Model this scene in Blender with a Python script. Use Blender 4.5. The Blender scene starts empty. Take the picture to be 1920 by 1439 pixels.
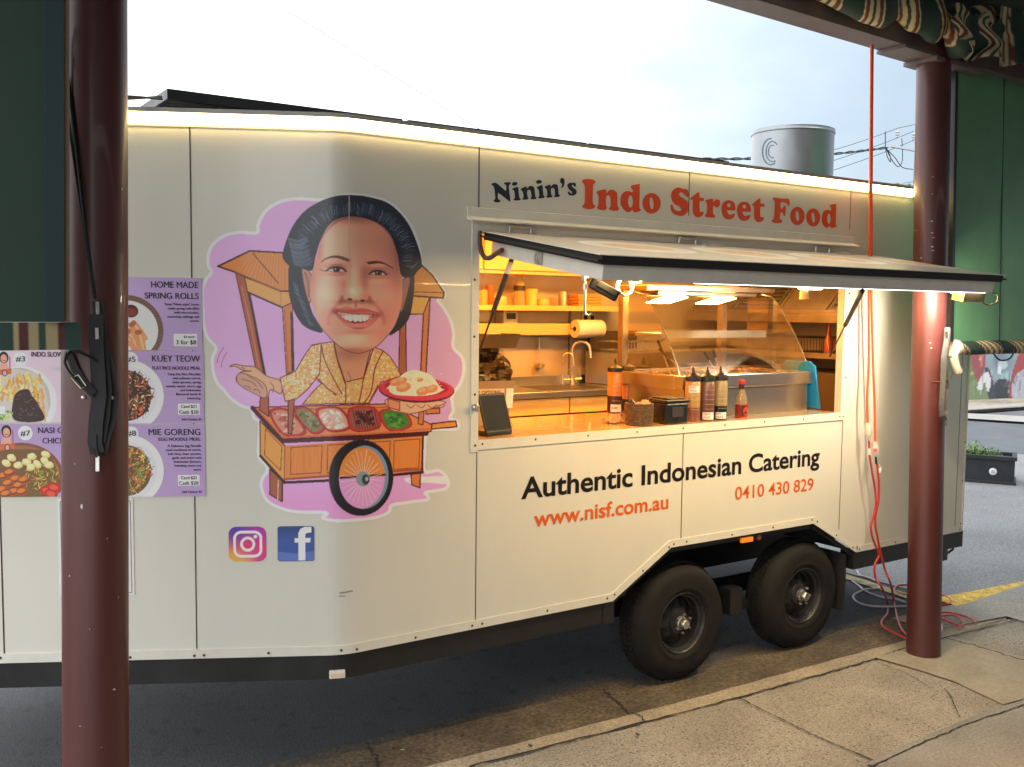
import bpy, bmesh, math, random
import numpy as np
from mathutils import Vector, Matrix

# ------------------------------------------------------------------ camera, world, exposure
CAM = np.array([-1.6101, -3.5402, 1.8817]); YAW, PITCH, ROLL, FPX = 0.590566, 0.074971, 0.010691, 1848.93
PW, PH = 1920.0, 1439.0
_f = np.array([math.sin(YAW)*math.cos(PITCH), math.cos(YAW)*math.cos(PITCH), -math.sin(PITCH)])
_r = np.array([math.cos(YAW), -math.sin(YAW), 0.0]); _u = np.cross(_r, _f)
R_ = math.cos(ROLL)*_r + math.sin(ROLL)*_u; U_ = -math.sin(ROLL)*_r + math.cos(ROLL)*_u; F_ = _f
sc = bpy.context.scene
cam = bpy.data.objects.new('camera', bpy.data.cameras.new('camera'))
sc.collection.objects.link(cam)
m4 = Matrix(((R_[0], U_[0], -F_[0], CAM[0]), (R_[1], U_[1], -F_[1], CAM[1]), (R_[2], U_[2], -F_[2], CAM[2]), (0, 0, 0, 1)))
cam.matrix_world = m4
cam.data.sensor_width = 36; cam.data.lens = 36*FPX/PW; cam.data.clip_start = 0.05; cam.data.clip_end = 2000
sc.camera = cam
sc.view_settings.view_transform = 'Standard'; sc.view_settings.look = 'None'
sc.view_settings.exposure = 0.62; sc.view_settings.gamma = 1.0; sc.view_settings.use_curve_mapping = False
sc.render.engine = 'CYCLES'
sc.cycles.max_bounces = 8; sc.cycles.transparent_max_bounces = 12
sc.cycles.caustics_reflective = False; sc.cycles.caustics_refractive = False
sc.cycles.sample_clamp_indirect = 4.0

SUN_EL, SUN_AZ = 52.0, 150.0
w = bpy.data.worlds.new('World'); sc.world = w; w.use_nodes = True
nt = w.node_tree; nt.nodes.clear()
wo = nt.nodes.new('ShaderNodeOutputWorld'); bg = nt.nodes.new('ShaderNodeBackground')
sky = nt.nodes.new('ShaderNodeTexSky'); sky.sky_type = 'NISHITA'; sky.sun_disc = False
sky.sun_elevation = math.radians(SUN_EL); sky.sun_rotation = math.radians(SUN_AZ); sky.air_density = 1.2; sky.dust_density = 2.0
tc = nt.nodes.new('ShaderNodeTexCoord'); mp = nt.nodes.new('ShaderNodeMapping'); mp.inputs['Scale'].default_value = (1.0, 1.0, 2.2)
nz = nt.nodes.new('ShaderNodeTexNoise'); nz.inputs['Scale'].default_value = 2.1; nz.inputs['Detail'].default_value = 6; nz.inputs['Roughness'].default_value = .55
rp = nt.nodes.new('ShaderNodeValToRGB'); rp.color_ramp.elements[0].position = .30; rp.color_ramp.elements[1].position = .56
rp.color_ramp.elements[0].color = (.42, .42, .42, 1); rp.color_ramp.elements[1].color = (1, 1, 1, 1)
mx = nt.nodes.new('ShaderNodeMix'); mx.data_type = 'RGBA'
mx.inputs['B'].default_value = (19.0, 19.4, 19.8, 1)        # the overcast cloud sheet
L = nt.links.new
L(tc.outputs['Generated'], mp.inputs['Vector']); L(mp.outputs['Vector'], nz.inputs['Vector'])
sx = nt.nodes.new('ShaderNodeSeparateXYZ'); mr0 = nt.nodes.new('ShaderNodeMapRange')            # cloud thins towards the east
mr0.inputs['From Min'].default_value = .30; mr0.inputs['From Max'].default_value = .80; mr0.inputs['To Min'].default_value = 1.0; mr0.inputs['To Max'].default_value = .06
mu = nt.nodes.new('ShaderNodeMath'); mu.operation = 'MULTIPLY'; thin = nt.nodes.new('ShaderNodeMix'); thin.data_type = 'RGBA'; thin.inputs['Factor'].default_value = .75; thin.inputs['B'].default_value = (3.5, 4.55, 5.6, 1)
L(tc.outputs['Generated'], sx.inputs['Vector']); L(sx.outputs['X'], mr0.inputs['Value']); L(rp.outputs['Color'], mu.inputs[0]); L(mr0.outputs['Result'], mu.inputs[1])
L(nz.outputs['Fac'], rp.inputs['Fac']); L(mu.outputs['Value'], mx.inputs['Factor'])
L(sky.outputs['Color'], thin.inputs['A']); L(thin.outputs['Result'], mx.inputs['A']); L(mx.outputs['Result'], bg.inputs['Color'])
bg.inputs['Strength'].default_value = 0.10
L(bg.outputs['Background'], wo.inputs['Surface'])
sun = bpy.data.objects.new('sun', bpy.data.lights.new('sun', 'SUN')); sc.collection.objects.link(sun)
sun.data.energy = 0.5; sun.data.angle = math.radians(25); sun.data.color = (1, .96, .9)
_sd = Vector((math.sin(math.radians(SUN_AZ))*math.cos(math.radians(SUN_EL)), math.cos(math.radians(SUN_AZ))*math.cos(math.radians(SUN_EL)), math.sin(math.radians(SUN_EL))))
sun.rotation_euler = _sd.to_track_quat('Z', 'Y').to_euler(); sun.location = (0, -6, 12)

random.seed(7); RNG = np.random.default_rng(7)

# ------------------------------------------------------------------ photo-ray helpers (a pixel and a plane give a point in the place)
def ray(px, py): return F_ + R_*(px-960)/FPX - U_*(py-719.5)/FPX
def atY(px, py, Y): d = ray(px, py); return CAM + d*(Y-CAM[1])/d[1]
def atX(px, py, X): d = ray(px, py); return CAM + d*(X-CAM[0])/d[0]
def atZ(px, py, Z): d = ray(px, py); return CAM + d*(Z-CAM[2])/d[2]
def proj(P):
    d = np.asarray(P) - CAM; z = d@F_
    return 960+FPX*(d@R_)/z, 719.5-FPX*(d@U_)/z
def depth(P): return (np.asarray(P)-CAM)@F_

# ------------------------------------------------------------------ materials
def lin(c):
    c = np.asarray(c, float)/255.0
    return np.where(c <= .04045, c/12.92, ((c+.055)/1.055)**2.4)
MATS = {}
def mat(name, col, rough=.5, metal=0.0, var=0.0, vscale=8.0, bump=0.0, bscale=60.0, emit=None, estr=0.0, spec=.5, coat=0.0, trans=0.0, alpha=1.0, detail=4, var2=0.0, v2scale=90.0, ior=None, aniso=None, pits=0.0, pscale=45.0):
    if name in MATS: return MATS[name]
    m = bpy.data.materials.new(name); m.use_nodes = True; t = m.node_tree; b = t.nodes['Principled BSDF']; LK = t.links.new
    b.inputs['Base Color'].default_value = (*col, 1); b.inputs['Roughness'].default_value = rough; b.inputs['Metallic'].default_value = metal
    b.inputs['Specular IOR Level'].default_value = spec; b.inputs['Coat Weight'].default_value = coat
    b.inputs['Transmission Weight'].default_value = trans; b.inputs['Alpha'].default_value = alpha
    if ior: b.inputs['IOR'].default_value = ior
    if emit is not None: b.inputs['Emission Color'].default_value = (*emit, 1); b.inputs['Emission Strength'].default_value = estr
    if var or bump or var2:
        co = t.nodes.new('ShaderNodeTexCoord')
    mpn = None
    if aniso and (var or bump or var2):
        mpn = t.nodes.new('ShaderNodeMapping'); mpn.inputs['Scale'].default_value = aniso; LK(co.outputs['Object'], mpn.inputs['Vector'])
    def src(): return mpn.outputs['Vector'] if mpn else co.outputs['Object']
    if var or var2:
        cur = None
        for (v, s, d) in ((var, vscale, detail), (var2, v2scale, 2)):
            if not v: continue
            n = t.nodes.new('ShaderNodeTexNoise'); n.inputs['Scale'].default_value = s; n.inputs['Detail'].default_value = d; LK(src(), n.inputs['Vector'])
            mr = t.nodes.new('ShaderNodeMapRange'); mr.inputs['From Min'].default_value = .3; mr.inputs['From Max'].default_value = .7
            mr.inputs['To Min'].default_value = 1-v; mr.inputs['To Max'].default_value = 1+v; LK(n.outputs['Fac'], mr.inputs['Value'])
            mm = t.nodes.new('ShaderNodeMix'); mm.data_type = 'RGBA'; mm.blend_type = 'MULTIPLY'; mm.inputs['Factor'].default_value = 1
            if cur is None: mm.inputs['A'].default_value = (*col, 1)
            else: LK(cur, mm.inputs['A'])
            LK(mr.outputs['Result'], mm.inputs['B']); cur = mm.outputs['Result']
        if pits:
            n3 = t.nodes.new('ShaderNodeTexNoise'); n3.inputs['Scale'].default_value = pscale; n3.inputs['Detail'].default_value = 2; LK(src(), n3.inputs['Vector'])
            mr3 = t.nodes.new('ShaderNodeMapRange'); mr3.inputs['From Min'].default_value = .615; mr3.inputs['From Max'].default_value = .66; mr3.inputs['To Min'].default_value = 1; mr3.inputs['To Max'].default_value = 1-pits; LK(n3.outputs['Fac'], mr3.inputs['Value'])
            mm = t.nodes.new('ShaderNodeMix'); mm.data_type = 'RGBA'; mm.blend_type = 'MULTIPLY'; mm.inputs['Factor'].default_value = 1; LK(cur, mm.inputs['A']); LK(mr3.outputs['Result'], mm.inputs['B']); cur = mm.outputs['Result']
        LK(cur, b.inputs['Base Color'])
        mr2 = t.nodes.new('ShaderNodeMapRange'); mr2.inputs['From Min'].default_value = .3; mr2.inputs['From Max'].default_value = .7
        mr2.inputs['To Min'].default_value = max(0, rough-min(.06, var*.25)); mr2.inputs['To Max'].default_value = min(1, rough+min(.06, var*.25)); LK(n.outputs['Fac'], mr2.inputs['Value']); LK(mr2.outputs['Result'], b.inputs['Roughness'])
    if bump:
        n = t.nodes.new('ShaderNodeTexNoise'); n.inputs['Scale'].default_value = bscale; n.inputs['Detail'].default_value = 4; LK(src(), n.inputs['Vector'])
        bm_ = t.nodes.new('ShaderNodeBump'); bm_.inputs['Strength'].default_value = bump; bm_.inputs['Distance'].default_value = .01
        LK(n.outputs['Fac'], bm_.inputs['Height']); LK(bm_.outputs['Normal'], b.inputs['Normal'])
    MATS[name] = m; return m
def mat_paint(name, rough=.35, coat=0.0, spec=.5):
    if name in MATS: return MATS[name]
    m = bpy.data.materials.new(name); m.use_nodes = True; t = m.node_tree; b = t.nodes['Principled BSDF']
    a = t.nodes.new('ShaderNodeVertexColor'); a.layer_name = 'Col'
    t.links.new(a.outputs['Color'], b.inputs['Base Color']); b.inputs['Roughness'].default_value = rough; b.inputs['Coat Weight'].default_value = coat; b.inputs['Specular IOR Level'].default_value = spec
    MATS[name] = m; return m
def emis(name, col, s):
    if name in MATS: return MATS[name]
    m = bpy.data.materials.new(name); m.use_nodes = True; t = m.node_tree; t.nodes.clear()
    o = t.nodes.new('ShaderNodeOutputMaterial'); e = t.nodes.new('ShaderNodeEmission'); e.inputs['Color'].default_value = (*col, 1); e.inputs['Strength'].default_value = s
    t.links.new(e.outputs['Emission'], o.inputs['Surface']); MATS[name] = m; return m
def thin_glass(name, tint=(1, 1, 1), rough=.03, refl=.12):
    if name in MATS: return MATS[name]
    m = bpy.data.materials.new(name); m.use_nodes = True; t = m.node_tree; t.nodes.clear(); LK = t.links.new
    o = t.nodes.new('ShaderNodeOutputMaterial'); tr = t.nodes.new('ShaderNodeBsdfTransparent'); tr.inputs['Color'].default_value = (*tint, 1)
    g = t.nodes.new('ShaderNodeBsdfGlossy'); g.inputs['Roughness'].default_value = rough; fr = t.nodes.new('ShaderNodeFresnel'); fr.inputs['IOR'].default_value = 1.45
    ad = t.nodes.new('ShaderNodeMath'); ad.operation = 'MULTIPLY_ADD'; ad.inputs[1].default_value = 1.0; ad.inputs[2].default_value = refl*.25
    mixs = t.nodes.new('ShaderNodeMixShader'); LK(fr.outputs['Fac'], ad.inputs[0]); LK(ad.outputs['Value'], mixs.inputs['Fac']); LK(tr.outputs['BSDF'], mixs.inputs[1]); LK(g.outputs['BSDF'], mixs.inputs[2])
    LK(mixs.outputs['Shader'], o.inputs['Surface']); MATS[name] = m; return m

# ------------------------------------------------------------------ mesh builder
class MB:
    def __init__(s): s.v = []; s.f = []; s.c = None
    def add(s, vs, fs):
        o = len(s.v); s.v += [tuple(map(float, q)) for q in vs]; s.f += [tuple(i+o for i in q) for q in fs]; return s
    def box(s, c, d, M=None, bev=0.0):
        x, y, z = (q/2 for q in d)
        if bev <= 0:
            vs = [Vector((a*x, b*y, e*z)) for a in (-1, 1) for b in (-1, 1) for e in (-1, 1)]
            fs = [(0, 1, 3, 2), (4, 6, 7, 5), (0, 4, 5, 1), (2, 3, 7, 6), (0, 2, 6, 4), (1, 5, 7, 3)]
        else:
            bm = bmesh.new(); bmesh.ops.create_cube(bm, size=1.0)
            for q in bm.verts: q.co = Vector((q.co.x*2*x, q.co.y*2*y, q.co.z*2*z))
            bmesh.ops.bevel(bm, geom=list(bm.edges), offset=bev, segments=2, profile=.5, affect='EDGES')
            bm.verts.index_update(); vs = [q.co.copy() for q in bm.verts]; fs = [tuple(k.index for k in q.verts) for q in bm.faces]; bm.free()
        if M is not None: vs = [M@q for q in vs]
        return s.add([(q[0]+c[0], q[1]+c[1], q[2]+c[2]) for q in vs], fs)
    def box2(s, a, b, bev=0.0):
        a = np.minimum(a, b).astype(float) if False else np.array(a, float); b = np.array(b, float)
        return s.box((a+b)/2, np.abs(b-a), bev=bev)
    def prism(s, poly, axis, lo, hi):
        """poly: 2-D outline in the two other axes, in order; extruded along axis"""
        n = len(poly); vs = []
        for h in (lo, hi):
            for a, b in poly:
                q = [a, b]; q.insert(axis, h); vs.append(q)
        fs = [tuple(range(n))[::-1], tuple(range(n, 2*n))] + [(i, (i+1) % n, n+(i+1) % n, n+i) for i in range(n)]
        return s.add(vs, fs)
    def hexa(s, q8):  # 4 bottom + 4 top, in order
        return s.add(q8, [(3, 2, 1, 0), (4, 5, 6, 7), (0, 1, 5, 4), (1, 2, 6, 5), (2, 3, 7, 6), (3, 0, 4, 7)])
    def tube(s, path, r, n=8, cap=True, closed=False):
        P = [Vector(q) for q in path]; m = len(P); rr = r if hasattr(r, '__len__') else [r]*m
        T = [(P[(i+1) % m if closed else min(i+1, m-1)]-P[(i-1) % m if closed else max(i-1, 0)]).normalized() for i in range(m)]
        up = Vector((0, 0, 1)) if abs(T[0].z) < .9 else Vector((1, 0, 0)); A = (up-T[0]*up.dot(T[0])).normalized(); vs = []; fs = []
        for i in range(m):
            A = (A-T[i]*A.dot(T[i])).normalized(); B = T[i].cross(A)
            for k in range(n):
                a = 2*math.pi*k/n; vs.append(P[i]+(A*math.cos(a)+B*math.sin(a))*rr[i])
        for i in range(m if closed else m-1):
            j = (i+1) % m
            for k in range(n): fs.append((i*n+k, i*n+(k+1) % n, j*n+(k+1) % n, j*n+k))
        if cap and not closed: fs += [tuple(range(n))[::-1], tuple((m-1)*n+k for k in range(n))]
        return s.add(vs, fs)
    def ribbon(s, path, w, t, side=(0, 0, 1)):
        P = [Vector(q) for q in path]; m = len(P); vs = []; fs = []
        sd = Vector(side).normalized()
        for i in range(m):
            T = (P[min(i+1, m-1)]-P[max(i-1, 0)]).normalized(); S = (sd-T*sd.dot(T)).normalized(); N = T.cross(S)
            for a, b in ((-1, -1), (1, -1), (1, 1), (-1, 1)): vs.append(P[i]+S*a*w/2+N*b*t/2)
        for i in range(m-1):
            for k in range(4): fs.append((i*4+k, i*4+(k+1) % 4, i*4+4+(k+1) % 4, i*4+4+k))
        fs += [(3, 2, 1, 0), tuple((m-1)*4+k for k in range(4))]
        return s.add(vs, fs)
    def lathe(s, prof, n=24, M=None, c=(0, 0, 0), arc=None):
        vs = []; fs = []; m = len(prof); full = arc is None; nn = n if full else n+1
        for i in range(nn):
            a = 2*math.pi*i/n if full else arc[0]+(arc[1]-arc[0])*i/n
            for r, z in prof: vs.append(Vector((r*math.cos(a), r*math.sin(a), z)))
        if M is not None: vs = [M@q for q in vs]
        vs = [(q[0]+c[0], q[1]+c[1], q[2]+c[2]) for q in vs]
        for i in range(n):
            j = (i+1) % nn
            for k in range(m-1):
                if prof[k][0] == 0 and prof[k+1][0] == 0: continue
                fs.append((i*m+k, j*m+k, j*m+k+1, i*m+k+1))
        return s.add(vs, fs)
    def sheet(s, rows):
        h = len(rows); wd = len(rows[0]); vs = [q for r in rows for q in r]
        return s.add(vs, [(i*wd+j, i*wd+j+1, (i+1)*wd+j+1, (i+1)*wd+j) for i in range(h-1) for j in range(wd-1)])
    def build(s, name, m, parent=None, smooth=0.0, cols=None):
        me = bpy.data.meshes.new(name); me.from_pydata(s.v, [], s.f)
        bm = bmesh.new(); bm.from_mesh(me); bmesh.ops.remove_doubles(bm, verts=bm.verts, dist=1e-6) if cols is None else None
        bmesh.ops.recalc_face_normals(bm, faces=bm.faces)
        bm.to_mesh(me); bm.free()
        if smooth:
            me.polygons.foreach_set('use_smooth', [True]*len(me.polygons)); me.set_sharp_from_angle(angle=math.radians(smooth))
        if cols is not None:
            ca = me.color_attributes.new('Col', 'FLOAT_COLOR', 'POINT')
            ca.data.foreach_set('color', np.concatenate([np.asarray(cols, np.float32), np.ones((len(cols), 1), np.float32)], 1).ravel())
        if isinstance(m, (list, tuple)):
            for q in m: me.materials.append(q)
        elif m is not None: me.materials.append(m)
        o = bpy.data.objects.new(name, me); sc.collection.objects.link(o)
        if parent is not None: o.parent = parent
        return o

def thing(name, label, cat, loc=(0, 0, 0), rotz=0.0, group=None):
    o = bpy.data.objects.new(name, None); sc.collection.objects.link(o); o.empty_display_size = .1
    o.location = tuple(map(float, loc)); o.rotation_euler = (0, 0, rotz); tag(o, label, cat, group); return o
def tag(o, label, cat, group=None):
    o['label'] = label; o['category'] = cat
    if group: o['group'] = group
    return o
def struct(o): o['kind'] = 'structure'; return o
def copy_thing(src, loc=None, rotz=None, label=None):
    r = src.copy(); sc.collection.objects.link(r)
    if loc is not None: r.location = tuple(map(float, loc))
    if rotz is not None: r.rotation_euler = (0, 0, rotz)
    if label: r['label'] = label
    def rec(a, b):
        for ch in list(a.children):
            c = ch.copy(); sc.collection.objects.link(c); c.parent = b; rec(ch, c)
    rec(src, r); return r
def part_copy(src, parent, loc):
    r = src.copy(); sc.collection.objects.link(r); r.parent = parent; r.location = loc
    for ch in list(src.children):
        c = ch.copy(); sc.collection.objects.link(c); c.parent = r
    return r
def cat_rom(P, n=6, closed=True):
    P = np.asarray(P, float); m = len(P); out = []
    for i in range(m if closed else m-1):
        a, b, c, d = (P[(i-1) % m], P[i], P[(i+1) % m], P[(i+2) % m]) if closed else (P[max(i-1, 0)], P[i], P[i+1], P[min(i+2, m-1)])
        for k in range(n):
            t = k/n; out.append(.5*((2*b)+(c-a)*t+(2*a-5*b+4*c-d)*t*t+(3*b-a-3*c+d)*t**3))
    if not closed: out.append(P[-1])
    return np.array(out)
def sag(a, b, drop, n=14):
    a = np.array(a, float); b = np.array(b, float)
    return [a+(b-a)*t-np.array([0, 0, 4*drop*t*(1-t)]) for t in np.linspace(0, 1, n)]

# ------------------------------------------------------------------ software paint box: fills arrays of paint colour that become vertex colours on a fine mesh
class Paint:
    def __init__(s, x0, y0, x1, y1, ss, bgc):
        s.x0, s.y0, s.ss = x0, y0, ss; s.w = int((x1-x0)*ss); s.h = int((y1-y0)*ss)
        s.a = np.tile(np.array(bgc, float), (s.h, s.w, 1)); s.m = np.zeros((s.h, s.w), bool)
    def _bb(s, P, pad=0):
        P = np.asarray(P, float); q = (P-[s.x0, s.y0])*s.ss
        a = np.floor(q.min(0)-pad*s.ss-1).astype(int); b = np.ceil(q.max(0)+pad*s.ss+2).astype(int)
        a = np.maximum(a, 0); b = np.minimum(b, [s.w, s.h])
        if (b <= a).any(): return None
        X, Y = np.meshgrid(np.arange(a[0], b[0])+.5, np.arange(a[1], b[1])+.5); return q, a, b, X, Y
    def inside(s, P):
        t = s._bb(P)
        if t is None: return None
        q, a, b, X, Y = t; c = np.zeros(X.shape, bool); n = len(q)
        for i in range(n):
            x1, y1 = q[i]; x2, y2 = q[(i+1) % n]
            if y1 == y2: continue
            k = ((y1 > Y) != (y2 > Y)); c ^= k & (X < (x2-x1)*(Y-y1)/(y2-y1)+x1)
        return a, b, c
    def put(s, a, b, c, col, al=1.0, mask=False):
        sl = s.a[a[1]:b[1], a[0]:b[0]]; k = c.astype(float)*al if c.dtype == bool else c*al
        s.a[a[1]:b[1], a[0]:b[0]] = sl*(1-k[..., None])+np.asarray(col, float)*k[..., None]
        if mask: s.m[a[1]:b[1], a[0]:b[0]] |= c.astype(bool)
    def poly(s, P, col, al=1.0, smooth=True, mask=False, line=None, lw=1.0):
        if smooth: P = cat_rom(P, 6)
        t = s.inside(P)
        if t: s.put(*t, col, al, mask)
        if line is not None: s.stroke(np.vstack([P, P[:1]]), line, lw, smooth=False)
    def dist(s, P, pad):
        t = s._bb(P, pad)
        if t is None: return None
        q, a, b, X, Y = t; d = np.full(X.shape, 1e9)
        for i in range(len(q)-1):
            v = q[i+1]-q[i]; L2 = max(v@v, 1e-9); u = np.clip(((X-q[i][0])*v[0]+(Y-q[i][1])*v[1])/L2, 0, 1)
            d = np.minimum(d, np.hypot(X-q[i][0]-u*v[0], Y-q[i][1]-u*v[1]))
        return a, b, d/s.ss
    def stroke(s, P, col, wd, al=1.0, smooth=True, mask=False, soft=0.0):
        P = np.asarray(P, float)
        if smooth and len(P) > 2: P = cat_rom(P, 5, False)
        t = s.dist(P, wd/2+soft+1)
        if t is None: return
        a, b, d = t; c = np.clip((wd/2+soft-d)/max(soft*2, .5/s.ss), 0, 1) if soft else (d < wd/2)
        s.put(a, b, c, col, al, mask)
    def ell(s, c, rx, ry, col, rot=0, al=1.0, mask=False):
        t = np.linspace(0, 2*math.pi, 48, endpoint=False); x = rx*np.cos(t); y = ry*np.sin(t); r = math.radians(rot)
        s.poly(np.stack([c[0]+x*math.cos(r)-y*math.sin(r), c[1]+x*math.sin(r)+y*math.cos(r)], 1), col, al, False, mask)
    def blob(s, c, sx, sy, col, al=.5, clip=None):
        t = s._bb([(c[0]-3*sx, c[1]-3*sy), (c[0]+3*sx, c[1]+3*sy)])
        if t is None: return
        q, a, b, X, Y = t; g = np.exp(-.5*(((X/s.ss+s.x0-c[0])/sx)**2+((Y/s.ss+s.y0-c[1])/sy)**2))
        if clip is not None:
            full = np.zeros((s.h, s.w), bool); ci = s.inside(clip); full[ci[0][1]:ci[1][1], ci[0][0]:ci[1][0]] = ci[2]; g = g*full[a[1]:b[1], a[0]:b[0]]
        s.put(a, b, g, col, al)
    def sample(s, px, py):
        fx = np.clip((np.asarray(px)-s.x0)*s.ss-.5, 0, s.w-1.001); fy = np.clip((np.asarray(py)-s.y0)*s.ss-.5, 0, s.h-1.001)
        i = fx.astype(int); j = fy.astype(int); u = (fx-i)[..., None]; v = (fy-j)[..., None]
        return s.a[j, i]*(1-u)*(1-v)+s.a[j, i+1]*u*(1-v)+s.a[j+1, i]*(1-u)*v+s.a[j+1, i+1]*u*v
ART = 1.45   # photo colour of print -> paint reflectance
def art_lin(c): return np.clip(lin(c)*ART, 0, .86)
def grid_obj(name, U, V, fn, colors, mask, m, parent):
    """fn(U,V)-> xyz arrays on a grid; colours per vertex; faces whose centre is outside mask are dropped"""
    UU, VV = np.meshgrid(U, V); P = fn(UU, VV); h, wd = UU.shape
    idx = np.arange(h*wd).reshape(h, wd); q = np.stack([idx[:-1, :-1], idx[:-1, 1:], idx[1:, 1:], idx[1:, :-1]], -1).reshape(-1, 4)
    keep = np.ones(len(q), bool)
    if mask is not None: keep = mask[:-1, :-1].ravel() & mask[1:, 1:].ravel()
    q = q[keep]; used, inv = np.unique(q, return_inverse=True); q = inv.reshape(-1, 4); P = P.reshape(-1, 3)[used]; C = colors.reshape(-1, 3)[used]
    me = bpy.data.meshes.new(name); me.vertices.add(len(P)); me.vertices.foreach_set('co', P.astype(np.float32).ravel())
    me.loops.add(q.size); me.loops.foreach_set('vertex_index', q.astype(np.int32).ravel()); me.polygons.add(len(q))
    me.polygons.foreach_set('loop_start', np.arange(0, q.size, 4, dtype=np.int32)); me.update(calc_edges=True); me.validate()
    ca = me.color_attributes.new('Col', 'FLOAT_COLOR', 'POINT'); ca.data.foreach_set('color', np.concatenate([C, np.ones((len(C), 1))], 1).astype(np.float32).ravel())
    me.polygons.foreach_set('use_smooth', [True]*len(me.polygons)); me.materials.append(m)
    o = bpy.data.objects.new(name, me); sc.collection.objects.link(o); o.parent = parent
    return o

# ------------------------------------------------------------------ flat lettering
def text_raw(body, bold=0.0, spacing=1.0):
    c = bpy.data.curves.new('lettering', 'FONT'); c.body = body; c.size = 1.0; c.offset = bold; c.space_character = spacing; c.resolution_u = 4; c.fill_mode = 'FRONT'
    o = bpy.data.objects.new('lettering', c); sc.collection.objects.link(o)
    dg = bpy.context.evaluated_depsgraph_get(); me = bpy.data.meshes.new_from_object(o.evaluated_get(dg), depsgraph=dg)
    V = np.array([v.co[:2] for v in me.vertices]).reshape(-1, 2); Fc = [tuple(p.vertices) for p in me.polygons]
    bpy.data.objects.remove(o); bpy.data.curves.remove(c); bpy.data.meshes.remove(me)
    return V, Fc
CAPH = None
def cap_height():
    global CAPH
    if CAPH is None: V, _ = text_raw('H'); CAPH = V[:, 1].max()-V[:, 1].min()
    return CAPH
def outline_mesh(loops):
    """closed outlines (even-odd holes) -> filled flat mesh in the same 2-D units"""
    c = bpy.data.curves.new('lettering', 'CURVE'); c.dimensions = '2D'; c.fill_mode = 'FRONT'
    for P in loops:
        s = c.splines.new('POLY'); s.points.add(len(P)-1); s.use_cyclic_u = True
        for i, (x, y) in enumerate(P): s.points[i].co = (x, y, 0, 1)
    o = bpy.data.objects.new('lettering', c); sc.collection.objects.link(o)
    dg = bpy.context.evaluated_depsgraph_get(); me = bpy.data.meshes.new_from_object(o.evaluated_get(dg), depsgraph=dg)
    V = np.array([v.co[:2] for v in me.vertices]).reshape(-1, 2); Fc = [tuple(p.vertices) for p in me.polygons]
    bpy.data.objects.remove(o); bpy.data.curves.remove(c); bpy.data.meshes.remove(me)
    return V, Fc

# ------------------------------------------------------------------ trailer body profile (nose panel, rounded bend, side panel)
NX, NY = -.8822, .4709; CX = -.025; TH = math.asin(.4709); FR = .26; TT = FR*math.tan(TH/2); UH = FR*TH/2
NOSE_L = 1.9; U_MIN = -UH-(NOSE_L-TT); X_END = 4.2166; Z_T, Z_L, Z_TT = .508, 2.5555, .5445
def surf(u, z, off=0.0):
    u = np.asarray(u, float); z = np.asarray(z, float); ph = np.clip((UH-u)/FR, 0, TH)
    x = np.where(u >= UH, CX+TT+u-UH, np.where(u <= -UH, CX+NX*(TT-u-UH), CX+TT-FR*np.sin(ph)))
    y = np.where(u >= UH, 0.0, np.where(u <= -UH, NY*(TT-u-UH), FR-FR*np.cos(ph)))
    x = x-np.sin(ph)*off; y = y-np.cos(ph)*off
    return np.stack(np.broadcast_arrays(x, y, z), -1)
def uX(X): return X-CX-TT+UH
def unpix(px, py):
    P = atY(px, py, 0.0)
    if P[0] >= CX+TT: return uX(P[0]), P[2]
    d = ray(px, py); nn = np.array([-NY, NX*1.0, 0]); nn = np.array([NY, -NX, 0.0]); c = np.array([CX, 0, 0])
    t = ((c-CAM)@nn)/(d@nn); Q = CAM+d*t; s = (Q[0]-CX)/NX
    if s >= TT: return -UH-(s-TT), Q[2]
    k = (P[0]-CX)/TT if P[0] > CX else -s/TT
    return UH*k, (P[2] if k > 0 else Q[2])
def px_poly(P): return [unpix(*q) for q in P]

M_panel = mat('cream_panel_paint', (.70, .685, .60), .30, var=.02, vscale=5.0, coat=.12, bump=.10, bscale=2.2, aniso=(1, 1, .35))
M_trim = mat('cream_trim_paint', (.72, .70, .615), .35, var=.05, vscale=14)
M_black = mat('black_steel', (.012, .013, .014), .45, var=.25, vscale=9)
M_gap = mat('dark_seam', (.03, .025, .02), .8)
M_rub = mat('black_rubber', (.018, .017, .016), .75, var=.3, vscale=30)
M_tyre = mat('tyre_rubber', (.013, .012, .011), .78, var=.35, vscale=10, bump=.10, bscale=140, spec=.25)
M_steel = mat('stainless_steel', (.56, .55, .53), .30, 1.0, var=.03, vscale=30, aniso=(1, 1, 10))
M_galv = mat('galvanised_steel', (.29, .305, .32), .40, 1.0, var=.16, vscale=5, aniso=(1, 1, .6))
M_zinc = mat('bright_zinc', (.62, .60, .55), .35, 1.0, var=.2, vscale=40)
M_inner = mat('grey_lining', (.56, .50, .42), .45, var=.05, vscale=5)
M_lam = mat('laminate_white', (.82, .58, .26), .25, var=.03, vscale=6)
M_wood = mat('glossy_counter_laminate', (.76, .54, .27), .10, var=.05, vscale=3, aniso=(1, 3, 3), coat=.4)
M_grey = mat('grey_roof_trim', (.40, .38, .34), .5, var=.1, vscale=10)
M_alu = mat('satin_aluminium', (.62, .62, .60), .38, .6, var=.08, vscale=20)
M_white = mat('white_plastic', (.78, .78, .76), .4, var=.05, vscale=20)
M_led = emis('led_strip_light', (1.0, .72, .28), 13.0)
M_hled = emis('hatch_led_light', (1.0, .66, .27), 112.0)
M_paint = mat_paint('printed_vinyl', .33, .15)
M_paper = mat_paint('printed_poster', .45)

trailer = thing('food_trailer', 'cream food trailer with open serving hatch and printed woman with cart on its nose', 'food trailer', (0, 0, 0))
P = trailer

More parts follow.
